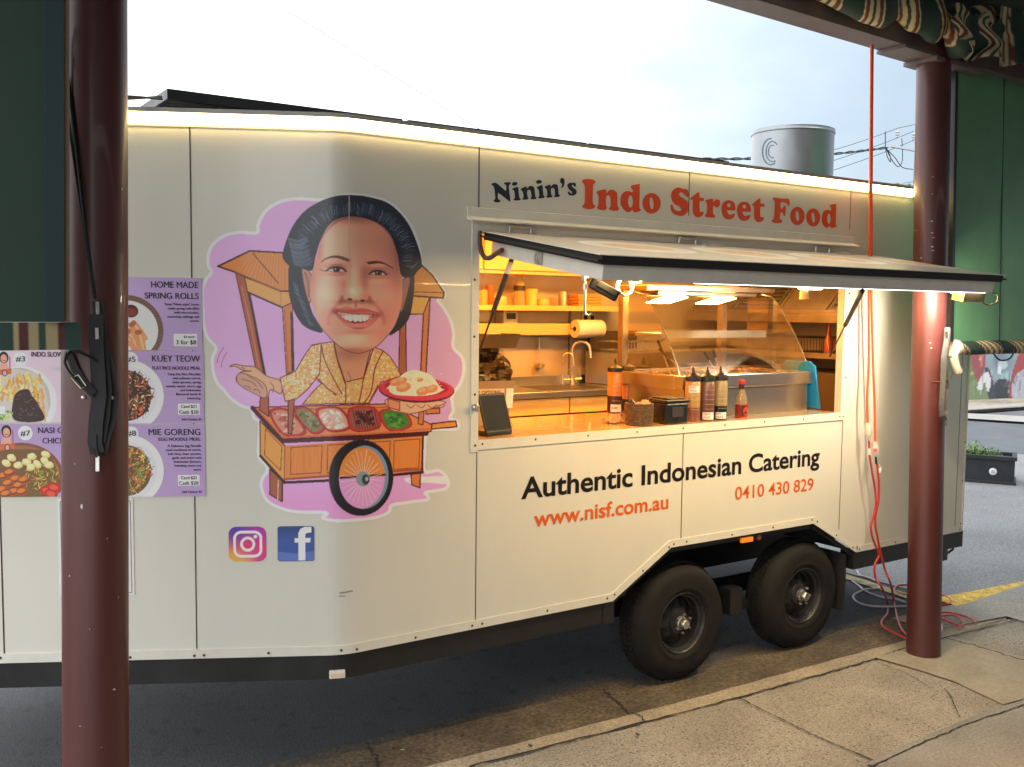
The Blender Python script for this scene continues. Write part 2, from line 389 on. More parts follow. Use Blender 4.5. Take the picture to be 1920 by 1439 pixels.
# --- outer skin
b = MB()
us = np.unique(np.concatenate([np.linspace(U_MIN, -UH, 8), np.linspace(-UH, UH, 13), [uX(.3), uX(.590)]]))
b.sheet([[surf(u, z) for u in us] for z in (Z_T, 1.326, 2.2, Z_L+.06)])
xs_t = [.590, 2.975, X_END]
b.sheet([[(.590, 0, 2.2), (2.975, 0, 2.2), (X_END, 0, 2.2)], [(.590, 0, Z_L+.06), (2.975, 0, Z_L+.06), (X_END, 0, Z_L+.06)]])
b.sheet([[(2.975, 0, 1.326), (X_END, 0, 1.326)], [(2.975, 0, 2.2), (X_END, 0, 2.2)]])
ARCH = [atY(1147.5, 1126, 0), atY(1257, 1027.8, 0), atY(1523.8, 980.8, 0), atY(1604, 1035, 0)]
ARCH[0][2] = Z_T; ARCH[3][2] = Z_T; ARCH[1][2] = ARCH[2][2] = (ARCH[1][2]+ARCH[2][2])/2
AX = [q[0] for q in ARCH]; AZ = ARCH[1][2]
low = [(.590, Z_T)]+[(q[0], q[2]) for q in ARCH]+[(X_END, Z_T), (X_END, 1.326), (2.975, 1.326), (.590, 1.326)]
cols_ = [.590, AX[0], AX[1], AX[2], AX[3], X_END]; bots = [Z_T, Z_T, AZ, AZ, Z_T, Z_T]
b.sheet([[(x, 0, z) for x, z in zip(cols_, bots)], [(x, 0, 1.326) for x in cols_]])
body = b.build('body_panel', M_panel, P, 30)
# rear wall, far side, front and roof
b = MB()
foot = [(X_END, 0), (X_END, 2.1), (CX, 2.1), (CX+NX*NOSE_L, 2.1-NY*NOSE_L), (CX+NX*NOSE_L, NY*NOSE_L)]
for i in range(4):
    (x0, y0), (x1, y1) = foot[i], foot[i+1]
    b.add([(x0, y0, Z_T), (x1, y1, Z_T), (x1, y1, Z_L+.06), (x0, y0, Z_L+.06)], [(0, 1, 2, 3)])
b.build('outer_wall', M_panel, P)
b = MB(); b.prism([(CX+TT+.02, -.012), (X_END+.012, -.012), (X_END+.012, 2.112), (CX, 2.112), (CX+NX*NOSE_L-.01, 2.11-NY*NOSE_L), (CX+NX*NOSE_L-.01, NY*NOSE_L-.01), tuple(surf(-UH, 0, .012)[:2]), tuple(surf(0, 0, .012)[:2])], 2, Z_L+.047, Z_L+.060)
roof = b.build('roof', M_grey, P)
# roof edge lip above the light strip
b = MB(); uu = np.concatenate([np.linspace(U_MIN, -UH, 3), np.linspace(-UH, UH, 7), [uX(X_END)]])
b.ribbon([surf(u, Z_L+.054, .016) for u in uu], .017, .012); b.build('roof_edge', M_grey, P)
b = MB(); uu2 = np.concatenate([np.linspace(U_MIN+.1, -UH, 3), np.linspace(-UH, UH, 7), [uX(3.55)]])
b.ribbon([surf(u, Z_L+.0265, .011) for u in uu2], .040, .014); b.build('light_strip', M_led, P)
b = MB(); b.ribbon([surf(u, Z_L, .004) for u in uu], .007, .004); b.build('light_strip_channel', M_grey, P)

# --- panel seams
def seam(u, z0, z1, w_=.005):
    b = MB(); b.ribbon([surf(u, z0, .0008), surf(u, z1, .0008)], w_, .001, side=surf(u+.01, 0)-surf(u-.01, 0)); b.build('panel_seam', M_gap, P)
seam(unpix(362, 700)[0], Z_TT, Z_L, .0042); seam(unpix(6, 1150)[0], Z_TT, Z_L, .005)
seam(uX(.586), 2.21, Z_L); seam(uX(.586), Z_TT, 1.285, .0035)
seam(uX(1.783), 2.345, Z_L, .004); seam(uX(1.783), AZ+.03, 1.283, .004); seam(uX(3.0016), 2.345, Z_L, .003); seam(uX(3.0016), .66, 1.33, .004); seam(uX(4.14), Z_TT, 2.5, .003)
b = MB(); ub_ = unpix(654.5, 440)[0]; b.ribbon([surf(ub_, unpix(655, 367)[1], .0022), surf(ub_, unpix(655, 525)[1], .0022)], .0032, .0008, side=surf(.01, 0)-surf(-.01, 0)); b.build('bend_line', mat('pale_crease', (.55, .45, .33), .4), P)

# --- trim strips
b = MB()
b.ribbon([surf(u, (Z_T+Z_TT)/2, .003) for u in np.concatenate([np.linspace(U_MIN, -UH, 3), np.linspace(-UH, UH, 7), [uX(AX[0])]])], Z_TT-Z_T, .005)
b.build('edge_trim', M_trim, P)
def strip2(name, pts, wd, off=.003, m=M_trim, th=.005):
    """flat strip on the side plane through 2-D points, lying wholly above the line"""
    b = MB(); n = len(pts)
    P2 = [np.array(q, float) for q in pts]; up = []
    for i in range(n):
        d = []
        if i > 0: e = P2[i]-P2[i-1]; d.append(np.array([-e[1], e[0]])/np.hypot(*e))
        if i < n-1: e = P2[i+1]-P2[i]; d.append(np.array([-e[1], e[0]])/np.hypot(*e))
        v = sum(d)/len(d); v = v/np.hypot(*v); k = 1/max(.3, v@d[0]); up.append(P2[i]+v*wd*k)
    for i in range(n-1):
        q = [P2[i], P2[i+1], up[i+1], up[i]]
        b.hexa([(a, -off+.002, c) for a, c in q]+[(a, -off-th+.002, c) for a, c in q])
    return b.build(name, m, P)
strip2('edge_trim', [(AX[0], Z_T), (AX[1], AZ), (AX[2], AZ), (AX[3], Z_T)], .036)
strip2('edge_trim', [(AX[3]+.001, Z_T), (X_END, Z_T)], .036)
strip2('edge_trim', [(X_END, Z_TT), (X_END, Z_L)], .012, .004)
strip2('window_sill_trim', [(.588, 1.2845), (3.002, 1.2845)], .0415, .004)
b = MB(); b.box2((.553, -.006, 1.276), (.589, .001, 2.258)); b.build('window_side_trim', M_trim, P)
b = MB(); b.box2((2.9765, -.005, 1.328), (3.003, .001, 2.2)); b.build('window_side_trim', M_trim, P)
b = MB(); zr = unpix(1000, 407)[1]
b.prism([(-.004, zr-.028), (-.022, zr-.034), (-.052, zr-.040), (-.052, zr-.034), (-.022, zr-.022), (-.016, zr-.018), (-.016, zr+.018), (-.003, zr+.022)], 0, atY(881, 400, -.03)[0], atY(1607, 450, -.03)[0]); b.build('rain_rail', M_trim, P)
scr = MB(); scr.lathe([(0, .003), (.0035, .0026), (.0058, 0)], 8, Matrix.Rotation(math.radians(90), 4, 'X')); scr0 = None
M_screw = mat('dull_screw', (.10, .085, .06), .45, .7)
for (x, y) in [(2, 1233), (245, 1232), (365, 1229), (383, 1228), (504, 1224), (640, 1219.7), (668, 1217), (778, 1195), (884, 1173), (903, 1169), (1025, 1144.6), (1137, 1121.7), (1151, 1114.6), (1204, 1070), (1253, 1026), (1262, 1020), (1286, 1015.6), (1371, 1002.6), (1448, 988.7), (1521, 974.8), (1531, 978), (1567, 1003.7), (1597.5, 1026.7), (1610, 1030), (1677, 1017), (1798, 993),
               (902.7, 832.7), (1002.7, 824), (1101, 817), (1193, 810), (1279, 803), (1357.5, 797), (1431.7, 791), (1504.8, 786), (1572.7, 781), (1579, 781.4), (888, 631.7), (889, 740), (889.6, 835.4), (888.7, 525), (1590.7, 550.5), (1586.5, 630.7), (1583, 708), (1109, 415), (893, 399), (1572, 451), (1807.5, 828.7), (1803, 901), (1799.5, 981.7)]:
    u, z = unpix(x, y); q = surf(u, z, .0062 if z < 2.29 else .0165)
    ph = np.clip((UH-u)/FR, 0, TH)
    if scr0 is None: o = scr0 = scr.build('screw', M_screw, P, 40)
    else: o = scr0.copy(); sc.collection.objects.link(o)
    o.location = tuple(q); o.rotation_euler = (0, 0, -float(ph))
b = MB(); q = atY(889, 764, -.008); b.lathe([(0, 0), (.013, 0), (.015, .004), (.015, .018), (.011, .022), (0, .022)], 14, Matrix.Rotation(math.radians(90), 4, 'X'), q)
b.box((q[0], q[1]-.024, q[2]), (.007, .008, .035), bev=.002); b.build('latch', M_zinc, P, 40)

# --- chassis rail, wheel arch, running gear
b = MB()
b.prism([tuple(surf(u, 0, -.012)[:2]) for u in np.concatenate([[U_MIN], np.linspace(-UH, UH, 7), [uX(AX[0]-.01)]])]+[(AX[0]-.01, .10), (CX, .14), tuple(surf(U_MIN, 0, -.12)[:2])], 2, .404, Z_T-.002)
b.build('chassis_rail', M_black, P)
b = MB(); b.box2((AX[0]-.045, .008, .40), (AX[0]+.02, .11, Z_T-.001)); b.build('chassis_end', M_black, P)
b = MB(); b.box2((AX[3]-.005, .008, .404), (X_END+.03, .10, Z_T-.002)); b.box2((X_END-.03, .02, .404), (X_END+.035, 2.08, Z_T-.002)); b.build('chassis_rail', M_black, P)
b = MB()   # arch lining, a dark box open below
lip = [(AX[0], Z_T), (AX[1], AZ), (AX[2], AZ), (AX[3], Z_T)]
for i in range(3):
    (x0, z0), (x1, z1) = lip[i], lip[i+1]
    b.add([(x0, .018, z0), (x1, .018, z1), (x1, .5, z1), (x0, .5, z0)], [(0, 1, 2, 3)])
    b.add([(x0, .019, z0), (x1, .019, z1), (x1+(.0 if i else .01), .019, z1-.032), (x0+.01, .019, z0-.03)], [(0, 1, 2, 3)])
b.add([(AX[0], .5, .40), (AX[3], .5, .40), (AX[3], .5, Z_T), (AX[2], .5, AZ), (AX[1], .5, AZ), (AX[0], .5, Z_T)], [(0, 1, 2, 3, 4, 5)])
b.build('wheel_arch', M_black, P)
b = MB(); b.box2((CX-.8, .55, .41), (X_END-.04, 2.08, Z_T-.003)); b.build('underfloor', M_black, P)
b = MB(); b.box2((-.72, .66, .345), (-.08, 1.0, .403)); b.build('water_tank', M_black, P); b = MB(); b.box2((1.5, .3, .30), (3.0, .36, .38)); b.box2((2.25, .10, .26), (2.34, .36, .40)); b.box2((1.83, .15, .255), (2.76, .20, .30)); b.build('axle_frame', M_black, P)
b = MB(); b.box2((AX[3]-.055, .03, .16), (AX[3]-.04, .27, Z_T-.01)); b.build('mud_flap', M_rub, P)
M_amber = mat('amber_lens', (.85, .22, .02), .2, emit=(1, .25, .02), estr=.25)
q = atY(1395, 1011, .03); b = MB(); b.box((q[0], .012, q[2]), (.085, .02, .026), bev=.004); b.build('side_marker', M_amber, P)
q = atY(1420, 1007, .03); b = MB(); b.lathe([(0, .02), (.014, .016), (.018, 0)], 14, Matrix.Rotation(math.radians(90), 4, 'X'), (q[0], .03, q[2])); b.build('marker_lamp', mat('smoked_lens', (.25, .10, .03), .2), P, 40)
u, z = unpix(634, 1265); b = MB(); b.ribbon([surf(u-.034, z, .0), surf(u+.028, z, .0)], .030, .014); rf = b.build('reflector', M_white, P)
b = MB(); b.ribbon([surf(u-.028, z-.002, .008), surf(u+.022, z-.002, .008)], .016, .002); b.build('reflector_lens', mat('peach_lens', (.85, .62, .40), .2), rf)
b = MB(); q = (X_END+.0, .10, .37); b.box((q[0]-.06, .16, .345), (.11, .16, .09), bev=.01); b.tube([(X_END-.01, .10, .37), (X_END+.05, .09, .385), (X_END+.08, .10, .36), (X_END+.06, .12, .335), (X_END, .12, .33)], .008, 8); b.build('tow_socket', M_black, P, 40)

def wheel(cx_, cz_):
    RW = .316; b = MB(); MX = Matrix.Rotation(math.radians(90), 4, 'X')
    tp = [(.160, -.012), (.164, .004), (.170, .014), (.185, .020), (.188, .0215), (.192, .0215), (.194, .021), (.220, .0265), (.250, .0265), (.272, .021), (.292, .009), (.304, -.008), (.311, -.028), (.3145, -.045), (RW, -.06), (RW, -.115), (.313, -.14), (.298, -.158), (.25, -.17), (.17, -.165), (.160, -.15)]
    b.lathe(tp, 60, MX)
    for k in range(60):     # shoulder and tread blocks
        a = 2*math.pi*(k+.2)/60
        for (y, hw) in ((-.052, .013), (-.083, .012), (-.112, .011)):
            c = (math.cos(a)*(RW+.0015), -y-.0, math.sin(a)*(RW+.0015)); M = Matrix.Rotation(-a, 4, 'Y')
            b.box((c[0], y*-1, c[2]), (.008, hw*2, .026), M)
    ty = b.build('wheel', M_tyre, P, 40); 
    M_rim = mat('black_rim', (.020, .020, .021), .45, .1, var=.3, vscale=12)
    K = .79; b = MB(); b.lathe([(r*K, y*.9) for r, y in [(.207, .004), (.211, .010), (.203, .014), (.196, .008), (.190, -.012), (.176, -.02), (.172, -.06), (.164, -.064), (.155, -.055), (.085, -.032), (.078, -.012), (.060, -.008), (0, -.008)]], 48, MX); rim = b.build('rim', M_rim, ty, 35)
    b = MB(); M_hole = mat('rim_opening', (.003, .003, .003), .9); hole = None
    b.add([(r*K, (.0395+(r-.104)*.33-.0135)*.9, t*K) for r, t in [(.104, -.012), (.104, .012), (.146, .026), (.150, 0), (.146, -.026)]], [(0, 1, 2, 3, 4)])
    for k in range(8):
        if hole is None: hole = o = b.build('rim_opening', M_hole, ty)
        else: o = hole.copy(); sc.collection.objects.link(o)
        o.parent = ty; o.rotation_euler = (0, -2*math.pi*(k+.5)/8, 0)
    b = MB(); b.lathe([(.036, -.008), (.035, .008), (.029, .013), (.0275, .034), (.022, .042), (0, .045)], 22, MX); b.build('hub_cap', M_zinc, ty, 35)
    nut = None
    for k in range(6):
        a = 2*math.pi*k/6+.45
        if nut is None: b = MB(); b.lathe([(.0072, 0), (.0072, .011), (.0045, .017), (0, .018)], 6, MX); nut = b.build('wheel_nut', M_zinc, ty, 30); o = nut
        else: o = nut.copy(); sc.collection.objects.link(o)
        o.location = (.050*math.cos(a), -.008, .050*math.sin(a)); o.parent = ty
    return ty
wh = wheel(0, 0); wh.scale = (.96, .96, .96); wh.location = (1.850, .052, .302)
w2 = part_copy(wh, P, (2.765, .052, .302)); w2.rotation_euler = (0, math.radians(28), 0)
for _x in (1.835, 2.765): _w = part_copy(wh, P, (_x, 2.05, .302)); _w.rotation_euler = (0, math.radians(40), math.pi)

# ------------------------------------------------------------------ mural of the woman behind the wooden cart (flat print across nose and side)
LW = (210, 205, 200)
pt = Paint(372, 356, 884, 992, 2.0, (195, 150, 197))
def A(P): return [(360+x/3.5556, 340+y/3.5556) for x, y in P]
def B(P): return [(360+x/3.5556, 700+y/3.5556) for x, y in P]
cloud = A([(930, 115), (850, 125), (700, 116), (580, 140), (490, 200), (440, 290), (432, 345), (320, 340), (220, 362), (140, 420), (106, 500), (110, 570), (130, 607), (90, 660), (66, 740), (70, 850), (76, 950), (100, 1040), (160, 1112), (135, 1180), (140, 1270), (170, 1350)]) + \
    B([(208, 110), (260, 170), (330, 220), (395, 242), (412, 300), (450, 332), (445, 450), (445, 560), (490, 612), (500, 655), (470, 700), (460, 760), (500, 850), (590, 900), (700, 926), (895, 932), (868, 965), (960, 985), (1100, 980), (1220, 965), (1310, 930), (1335, 882), (1450, 862), (1568, 846), (1575, 822), (1560, 796), (1680, 776), (1710, 740), (1692, 684), (1640, 648), (1550, 655), (1552, 540), (1560, 420), (1600, 378), (1763, 374), (1767, 318), (1720, 302), (1742, 250), (1736, 150), (1790, 70)]) + \
    A([(1815, 1250), (1800, 1172), (1742, 1106), (1746, 1020), (1722, 920), (1670, 832), (1640, 792), (1683, 772), (1680, 730), (1604, 622), (1532, 560), (1512, 420), (1442, 270), (1322, 148), (1180, 103), (1060, 90)])
cl = cat_rom(cloud, 4)
pt.poly(cl, (198, 152, 200), smooth=False, mask=True)
pt.blob((410, 560), 50, 130, (205, 165, 212), .7, cl); pt.blob((830, 700), 40, 90, (190, 142, 168), .8, cl); pt.blob((600, 950), 190, 26, (208, 140, 188), .9, cl); pt.blob((480, 720), 60, 30, (202, 168, 222), .8, cl)
pt.poly(B([(1420, 700), (1560, 690), (1710, 690), (1700, 738), (1560, 730), (1450, 735)]), (222, 205, 205))
pt.stroke(np.vstack([cl, cl[:1]]), (226, 222, 218), 6.5, smooth=False, mask=True)
# motion ticks by the hand
pt.stroke(A([(212, 1108), (180, 1160), (168, 1210)]), (165, 70, 110), 1.4); pt.stroke(A([(234, 1140), (205, 1190), (195, 1240)]), (165, 70, 110), 1.4)
INK = (62, 28, 34); OR = (198, 124, 62); OR2 = (214, 148, 80); RB = (160, 88, 62)
# roof behind and posts
pt.poly(A([(1425, 940), (1385, 985), (1378, 1290), (1430, 1285)]), RB, smooth=False, line=INK, lw=2)
pt.poly(A([(1548, 770), (1588, 778), (1560, 1280), (1524, 1270)]), (190, 110, 66), smooth=False, line=INK, lw=2.4)
pt.poly(A([(1470, 765), (1585, 775), (1542, 885), (1455, 888)]), (208, 152, 82), smooth=False, line=INK, lw=2)
pt.poly(A([(1525, 555), (1600, 625), (1680, 742), (1675, 780), (1470, 765), (1470, 640)]), (192, 128, 72), smooth=False, line=INK, lw=3)
pt.stroke(A([(1478, 738), (1620, 742), (1676, 746)]), INK, 1.5, smooth=False)
pt.poly(A([(288, 600), (352, 640), (492, 1290), (428, 1262)]), RB, smooth=False, line=INK, lw=1.6)
pt.stroke(A([(380, 745), (430, 1000), (484, 1290)]), INK, 5); pt.stroke(A([(330, 700), (400, 1000), (445, 1240)]), (186, 112, 82), 2.2)
pt.poly(A([(596, 735), (668, 735), (680, 1262), (630, 1288)]), (190, 112, 66), smooth=False, line=INK, lw=1.6)
pt.stroke(A([(664, 880), (672, 1260)]), INK, 4.5, smooth=False); pt.stroke(A([(615, 850), (640, 1270)]), (168, 88, 54), 2, smooth=False)
pt.poly(A([(350, 640), (590, 730), (665, 735), (662, 812), (600, 842), (370, 738)]), OR2, smooth=False, line=INK, lw=2)
pt.stroke(A([(370, 740), (600, 842)]), INK, 3.4, smooth=False); pt.stroke(A([(592, 735), (592, 838)]), (150, 84, 50), 1.4, smooth=False)
pt.poly(A([(173, 568), (385, 465), (620, 478), (662, 570), (655, 735), (590, 733), (290, 608)]), OR, smooth=False, line=INK, lw=3.2)
for k in range(26):
    t = k/25; pt.stroke(A([(400+t*215, 478+t*8), (320+t*300, 600+t*130)]), (172, 98, 46) if k % 2 else (214, 146, 84), 1.1, .55, smooth=False)
pt.stroke(A([(405, 480), (575, 680)]), INK, 1.7, smooth=False); pt.stroke(A([(290, 605), (590, 732)]), (150, 84, 50), 1.6, smooth=False)
# cart: interior top, body, rims
top = B([(402, 228), (1000, 212), (1312, 205), (1600, 345), (1592, 392), (600, 440)])
pt.poly(B([(1560, 240), (1650, 232), (1652, 268), (1560, 274)]), (190, 110, 60), smooth=False, line=INK, lw=2)
pt.poly(B([(1580, 340), (1758, 318), (1766, 358), (1590, 374)]), (206, 130, 66), smooth=False, line=INK, lw=2.4)
pt.poly(B([(452, 318), (620, 486), (616, 735), (456, 552)]), (214, 142, 72), smooth=False, line=INK, lw=2)
pt.poly(B([(620, 486), (1546, 418), (1536, 655), (616, 715)]), (208, 122, 60), smooth=False)
for k in range(60):
    x = random.uniform(630, 1520); pt.stroke(B([(x, random.uniform(480, 560)), (x+random.uniform(-4, 4), random.uniform(560, 690))]), (186, 98, 44) if random.random() < .5 else (222, 142, 80), random.uniform(1, 2.6), .35, smooth=False)
for (x0, x1) in ((660, 868), (905, 1120), (1140, 1322), (1348, 1520)):
    y0 = 500-(x0-620)*.068; y1 = 700-(x0-620)*.05
    pt.stroke(B([(x0, y0), (x1, y0-(x1-x0)*.068), (x1-8, y1-24-(x1-x0)*.05), (x0-4, y1-22), (x0, y0)]), (120, 58, 40), 1.5, smooth=False)
pt.stroke(B([(490, 372), (600, 490), (590, 650), (484, 545), (490, 372)]), (120, 58, 40), 1.4, smooth=False)
pt.stroke(B([(612, 708), (1538, 640)]), (150, 74, 60), 4, smooth=False)
pt.stroke(B([(456, 552), (616, 730), (1000, 712), (1538, 660)]), INK, 5.0, smooth=False); pt.stroke(B([(1540, 420), (1534, 660)]), INK, 3.5, smooth=False)
pt.poly(B([(520, 640), (604, 722), (600, 858), (518, 808)]), (150, 84, 62), smooth=False, line=INK, lw=2); pt.stroke(B([(575, 715), (572, 845)]), (214, 190, 180), 1.6, smooth=False); pt.stroke(B([(602, 740), (600, 856)]), INK, 3, smooth=False)
pt.poly(B([(1460, 675), (1522, 668), (1520, 765), (1466, 745)]), (196, 112, 62), smooth=False, line=INK, lw=2.2)
pt.poly(top, (206, 124, 76), smooth=False, line=INK, lw=2)
pt.stroke(B([(440, 250), (1290, 228)]), (170, 92, 62), 3, smooth=False)
def tray(P, fill, spots, n, sz):
    pt.poly(P, (176, 52, 52), smooth=True); c = np.mean(np.array(P), 0); Q = [c+(np.array(q)-c)*.84 for q in P]
    pt.poly(Q, fill, smooth=True); Qa = np.array(Q)
    for k in range(n):
        wv = RNG.dirichlet(np.ones(len(Q))*.9); x, y = wv@Qa; cc = spots[k % len(spots)]; pt.ell((x, y), sz*random.uniform(.7, 1.4), sz*random.uniform(.4, .8), cc, random.uniform(-60, 60), .9)
    pt.stroke(np.vstack([cat_rom(P, 5), cat_rom(P, 5)[:1]]), (120, 34, 40), 1.3, smooth=False)
tray(B([(516, 258), (640, 244), (762, 395), (612, 412)]), (190, 130, 108), [(206, 150, 140), (170, 96, 84), (150, 70, 60), (214, 170, 160)], 40, 4)
tray(B([(678, 250), (770, 232), (888, 360), (800, 402)]), (128, 118, 84), [(110, 104, 74), (150, 140, 104), (92, 86, 62)], 44, 4)
tray(B([(826, 246), (985, 232), (1060, 362), (905, 384)]), (196, 148, 128), [(222, 192, 178), (206, 160, 146), (230, 208, 196)], 34, 5)
tray(B([(1048, 240), (1215, 230), (1252, 360), (1068, 382)]), (150, 84, 76), [(70, 38, 40), (92, 52, 46), (58, 32, 36), (140, 90, 80)], 54, 4)
tray(B([(1250, 255), (1408, 250), (1462, 352), (1315, 382)]), (74, 112, 50), [(60, 122, 44), (92, 150, 62), (44, 88, 40), (78, 136, 58)], 44, 5)
for k in range(9): x = 1072+k*18; pt.stroke(B([(x, 250), (x+28, 372)]), (60, 34, 36), 1.6, .8, smooth=False)
pt.stroke(B([(404, 232), (604, 452), (1200, 428), (1594, 400)]), (74, 32, 38), 8.5, smooth=False); pt.stroke(B([(430, 236), (606, 428), (1200, 404), (1590, 372)]), (190, 96, 66), 3.2, smooth=False)
pt.stroke(B([(402, 230), (600, 446), (1592, 398)]), INK, 1.6, smooth=False)
pt.poly(B([(456, 150), (510, 160), (512, 290), (450, 245)]), RB, smooth=False, line=INK, lw=1.8)
pt.poly(B([(640, 165), (684, 168), (664, 408), (640, 400)]), RB, smooth=False, line=INK, lw=1.8)
pt.poly(B([(1512, 262), (1548, 255), (1540, 345), (1508, 338)]), (190, 110, 62), smooth=False, line=INK, lw=1.6)
# dress
DR = (214, 158, 92)
body_p = A([(945, 1070), (862, 1082), (800, 1092), (760, 1170), (840, 1330)])+B([(862, 70), (800, 130), (738, 208), (1180, 200), (1240, 100), (1262, 60)])+A([(1395, 1300), (1370, 1245), (1320, 1170), (1270, 1128), (1210, 1108), (1140, 1312), (1022, 1340)])
sleeve = A([(862, 1082), (795, 1098), (745, 1170), (690, 1268), (588, 1312)])+B([(596, 80), (622, 188), (700, 170), (770, 110), (850, 5)])
for q in (body_p, sleeve):
    pt.poly(q, DR, smooth=False); t = pt.inside(np.array(q)); full = np.zeros((pt.h, pt.w), bool); full[t[0][1]:t[1][1], t[0][0]:t[1][0]] = t[2]
    Qa = np.array(q); lo, hi = Qa.min(0), Qa.max(0); sav = pt.a.copy()
    for k in range(1500):
        x, y = RNG.uniform(lo, hi); pt.ell((x, y), random.uniform(.8, 3.0), random.uniform(.5, 1.9), random.choice([(232, 206, 150), (214, 128, 100), (226, 184, 110), (216, 140, 108), (240, 222, 184), (206, 104, 88), (236, 210, 170), (222, 190, 124)]), random.uniform(0, 180), .85)
    pt.a = np.where(full[..., None], pt.a, sav); pt.stroke(np.vstack([q, q[:1]]), (122, 44, 48), 2.0, smooth=False)
for s_ in (A([(862, 1085), (880, 1180), (940, 1310), (1000, 1420)]), A([(945, 1072), (965, 1180), (1018, 1340)])+B([(1025, 80), (1025, 200)]), A([(1210, 1110), (1165, 1250), (1140, 1330)])+B([(1135, 90), (1112, 200)]), A([(1275, 1130), (1220, 1250), (1195, 1400)])+B([(1150, 195)]), A([(845, 1320), (900, 1380), (960, 1422)])+B([(940, 140)]), B([(1240, 80), (1180, 198)])):
    pt.stroke(s_, (128, 42, 46), 2.2)
# hands
SK = (206, 160, 128); SKL = (120, 70, 60)
pt.poly(A([(250, 1238), (285, 1222), (350, 1232), (420, 1240), (500, 1300), (580, 1326)])+B([(600, 90), (590, 138), (525, 110), (500, 165), (440, 132), (360, 108), (300, 58), (296, 25), (330, -8), (395, -12), (340, -20), (290, -45)]), SK, smooth=True, line=SKL, lw=1.8)
pt.poly(B([(300, 20), (340, 0), (470, 60), (500, 130), (480, 165), (380, 118), (310, 70)]), (190, 146, 128), line=SKL, lw=1.4)
for q in (B([(330, 40), (400, 60), (430, 90)]), B([(370, 15), (440, 60), (470, 100)]), B([(520, 60), (545, 95), (535, 130)]), A([(330, 1240), (352, 1252)]), B([(345, 85), (380, 92), (390, 112)]), B([(410, 110), (440, 112), (455, 135)])): pt.stroke(q, SKL, 1.3)
# plate, rice, carrying hand
pt.poly(B([(1312, 170), (1660, 185), (1655, 215), (1480, 268), (1400, 262), (1320, 240)]), SK, smooth=True, line=SKL, lw=1.6)
pt.poly(B([(1306, 168), (1386, 192), (1385, 250), (1308, 228)]), (206, 130, 96), smooth=False, line=(122, 44, 48), lw=1.8)
for x in (1430, 1500, 1570, 1630): pt.stroke(B([(x, 212), (x+30, 232), (x+56, 212)]), SKL, 1.3)
pt.ell(B([(1497, 112)])[0], 71, 24, (92, 26, 36), 2); pt.ell(B([(1497, 106)])[0], 70, 22, (196, 58, 74), 2); pt.ell(B([(1497, 96)])[0], 60, 16, (160, 40, 56), 2)
pt.poly(A([(1370, 1330), (1400, 1290), (1460, 1262), (1530, 1268), (1600, 1300), (1660, 1380)])+B([(1680, 110), (1600, 145), (1450, 152), (1340, 140), (1310, 90)]), (224, 210, 172), smooth=True)
for k in range(240):
    x, y = RNG.normal((1490, 70), (75, 32)); 
    if -40 < y < 145: pt.ell(B([(x, y)])[0], random.uniform(.8, 2.2), random.uniform(.6, 1.2), random.choice([(232, 222, 190), (206, 186, 140), (240, 232, 208), (196, 170, 120)]), random.uniform(0, 180), .8)
for (x, y, r) in ((1410, 95, 14), (1360, 60, 12), (1400, 50, 10), (1540, 120, 13), (1600, 105, 12), (1520, 45, 6)):
    pt.ell(B([(x, y)])[0], r, r*.6, (206, 128, 84), -15); pt.ell(B([(x-6, y-8)])[0], r*.6, r*.3, (222, 158, 112), -15)
# wheel
wc = B([(1127, 698)])[0]; pt.ell(wc, 60.5, 71.5, (34, 32, 36), 3); wi = B([(1147, 695)])[0]
pt.ell(wi, 46, 59.5, (112, 134, 158), 3)
pt.ell((wi[0]-4, wi[1]+1), 43, 57, (206, 140, 188), 3)
t = np.linspace(0, 2*math.pi, 60, endpoint=False); inn = np.stack([wi[0]-4+43*np.cos(t), wi[1]+1+57*np.sin(t)], 1)
up = np.array([q for q in inn if q[1] < wi[1]+6]); 
upc = [(wi[0]-46, wi[1]+8), (wi[0]+38, wi[1]-2)]
k_ = pt.inside(inn); fm = np.zeros((pt.h, pt.w), bool); fm[k_[0][1]:k_[1][1], k_[0][0]:k_[1][0]] = k_[2]
yy = np.arange(pt.h)[:, None]/2+pt.y0; bodym = fm & (yy < wi[1]-2); pt.a[bodym] = (210, 126, 62)
pt.stroke([(wi[0]-44, wi[1]+1), (wi[0]+39, wi[1]-5)], INK, 4, smooth=False)
pt.a = np.where((fm | ~(np.hypot((np.arange(pt.w)[None, :]/2+pt.x0-wi[0])/47, (yy-wi[1])/61) < .9))[..., None], pt.a, pt.a)
hub = B([(1140, 706)])[0]
for k in range(26):
    a = 2*math.pi*k/26+.1; r = random.uniform(.80, 1.0); pt.stroke([hub, (hub[0]-2+42*r*math.cos(a), hub[1]-2+55*r*math.sin(a))], (226, 206, 212), random.uniform(.8, 1.5), .75, smooth=False)
pt.ell(hub, 13, 14, (120, 138, 150)); pt.ell((hub[0]+5, hub[1]+1), 7, 9.5, (52, 58, 66)); pt.ell((hub[0]+7, hub[1]), 3, 4, (150, 164, 170))
pt.stroke(np.array([(wc[0]+60*math.cos(a), wc[1]+71*math.sin(a)) for a in np.linspace(2.6, 4.6, 14)]), (70, 66, 70), 1.4)
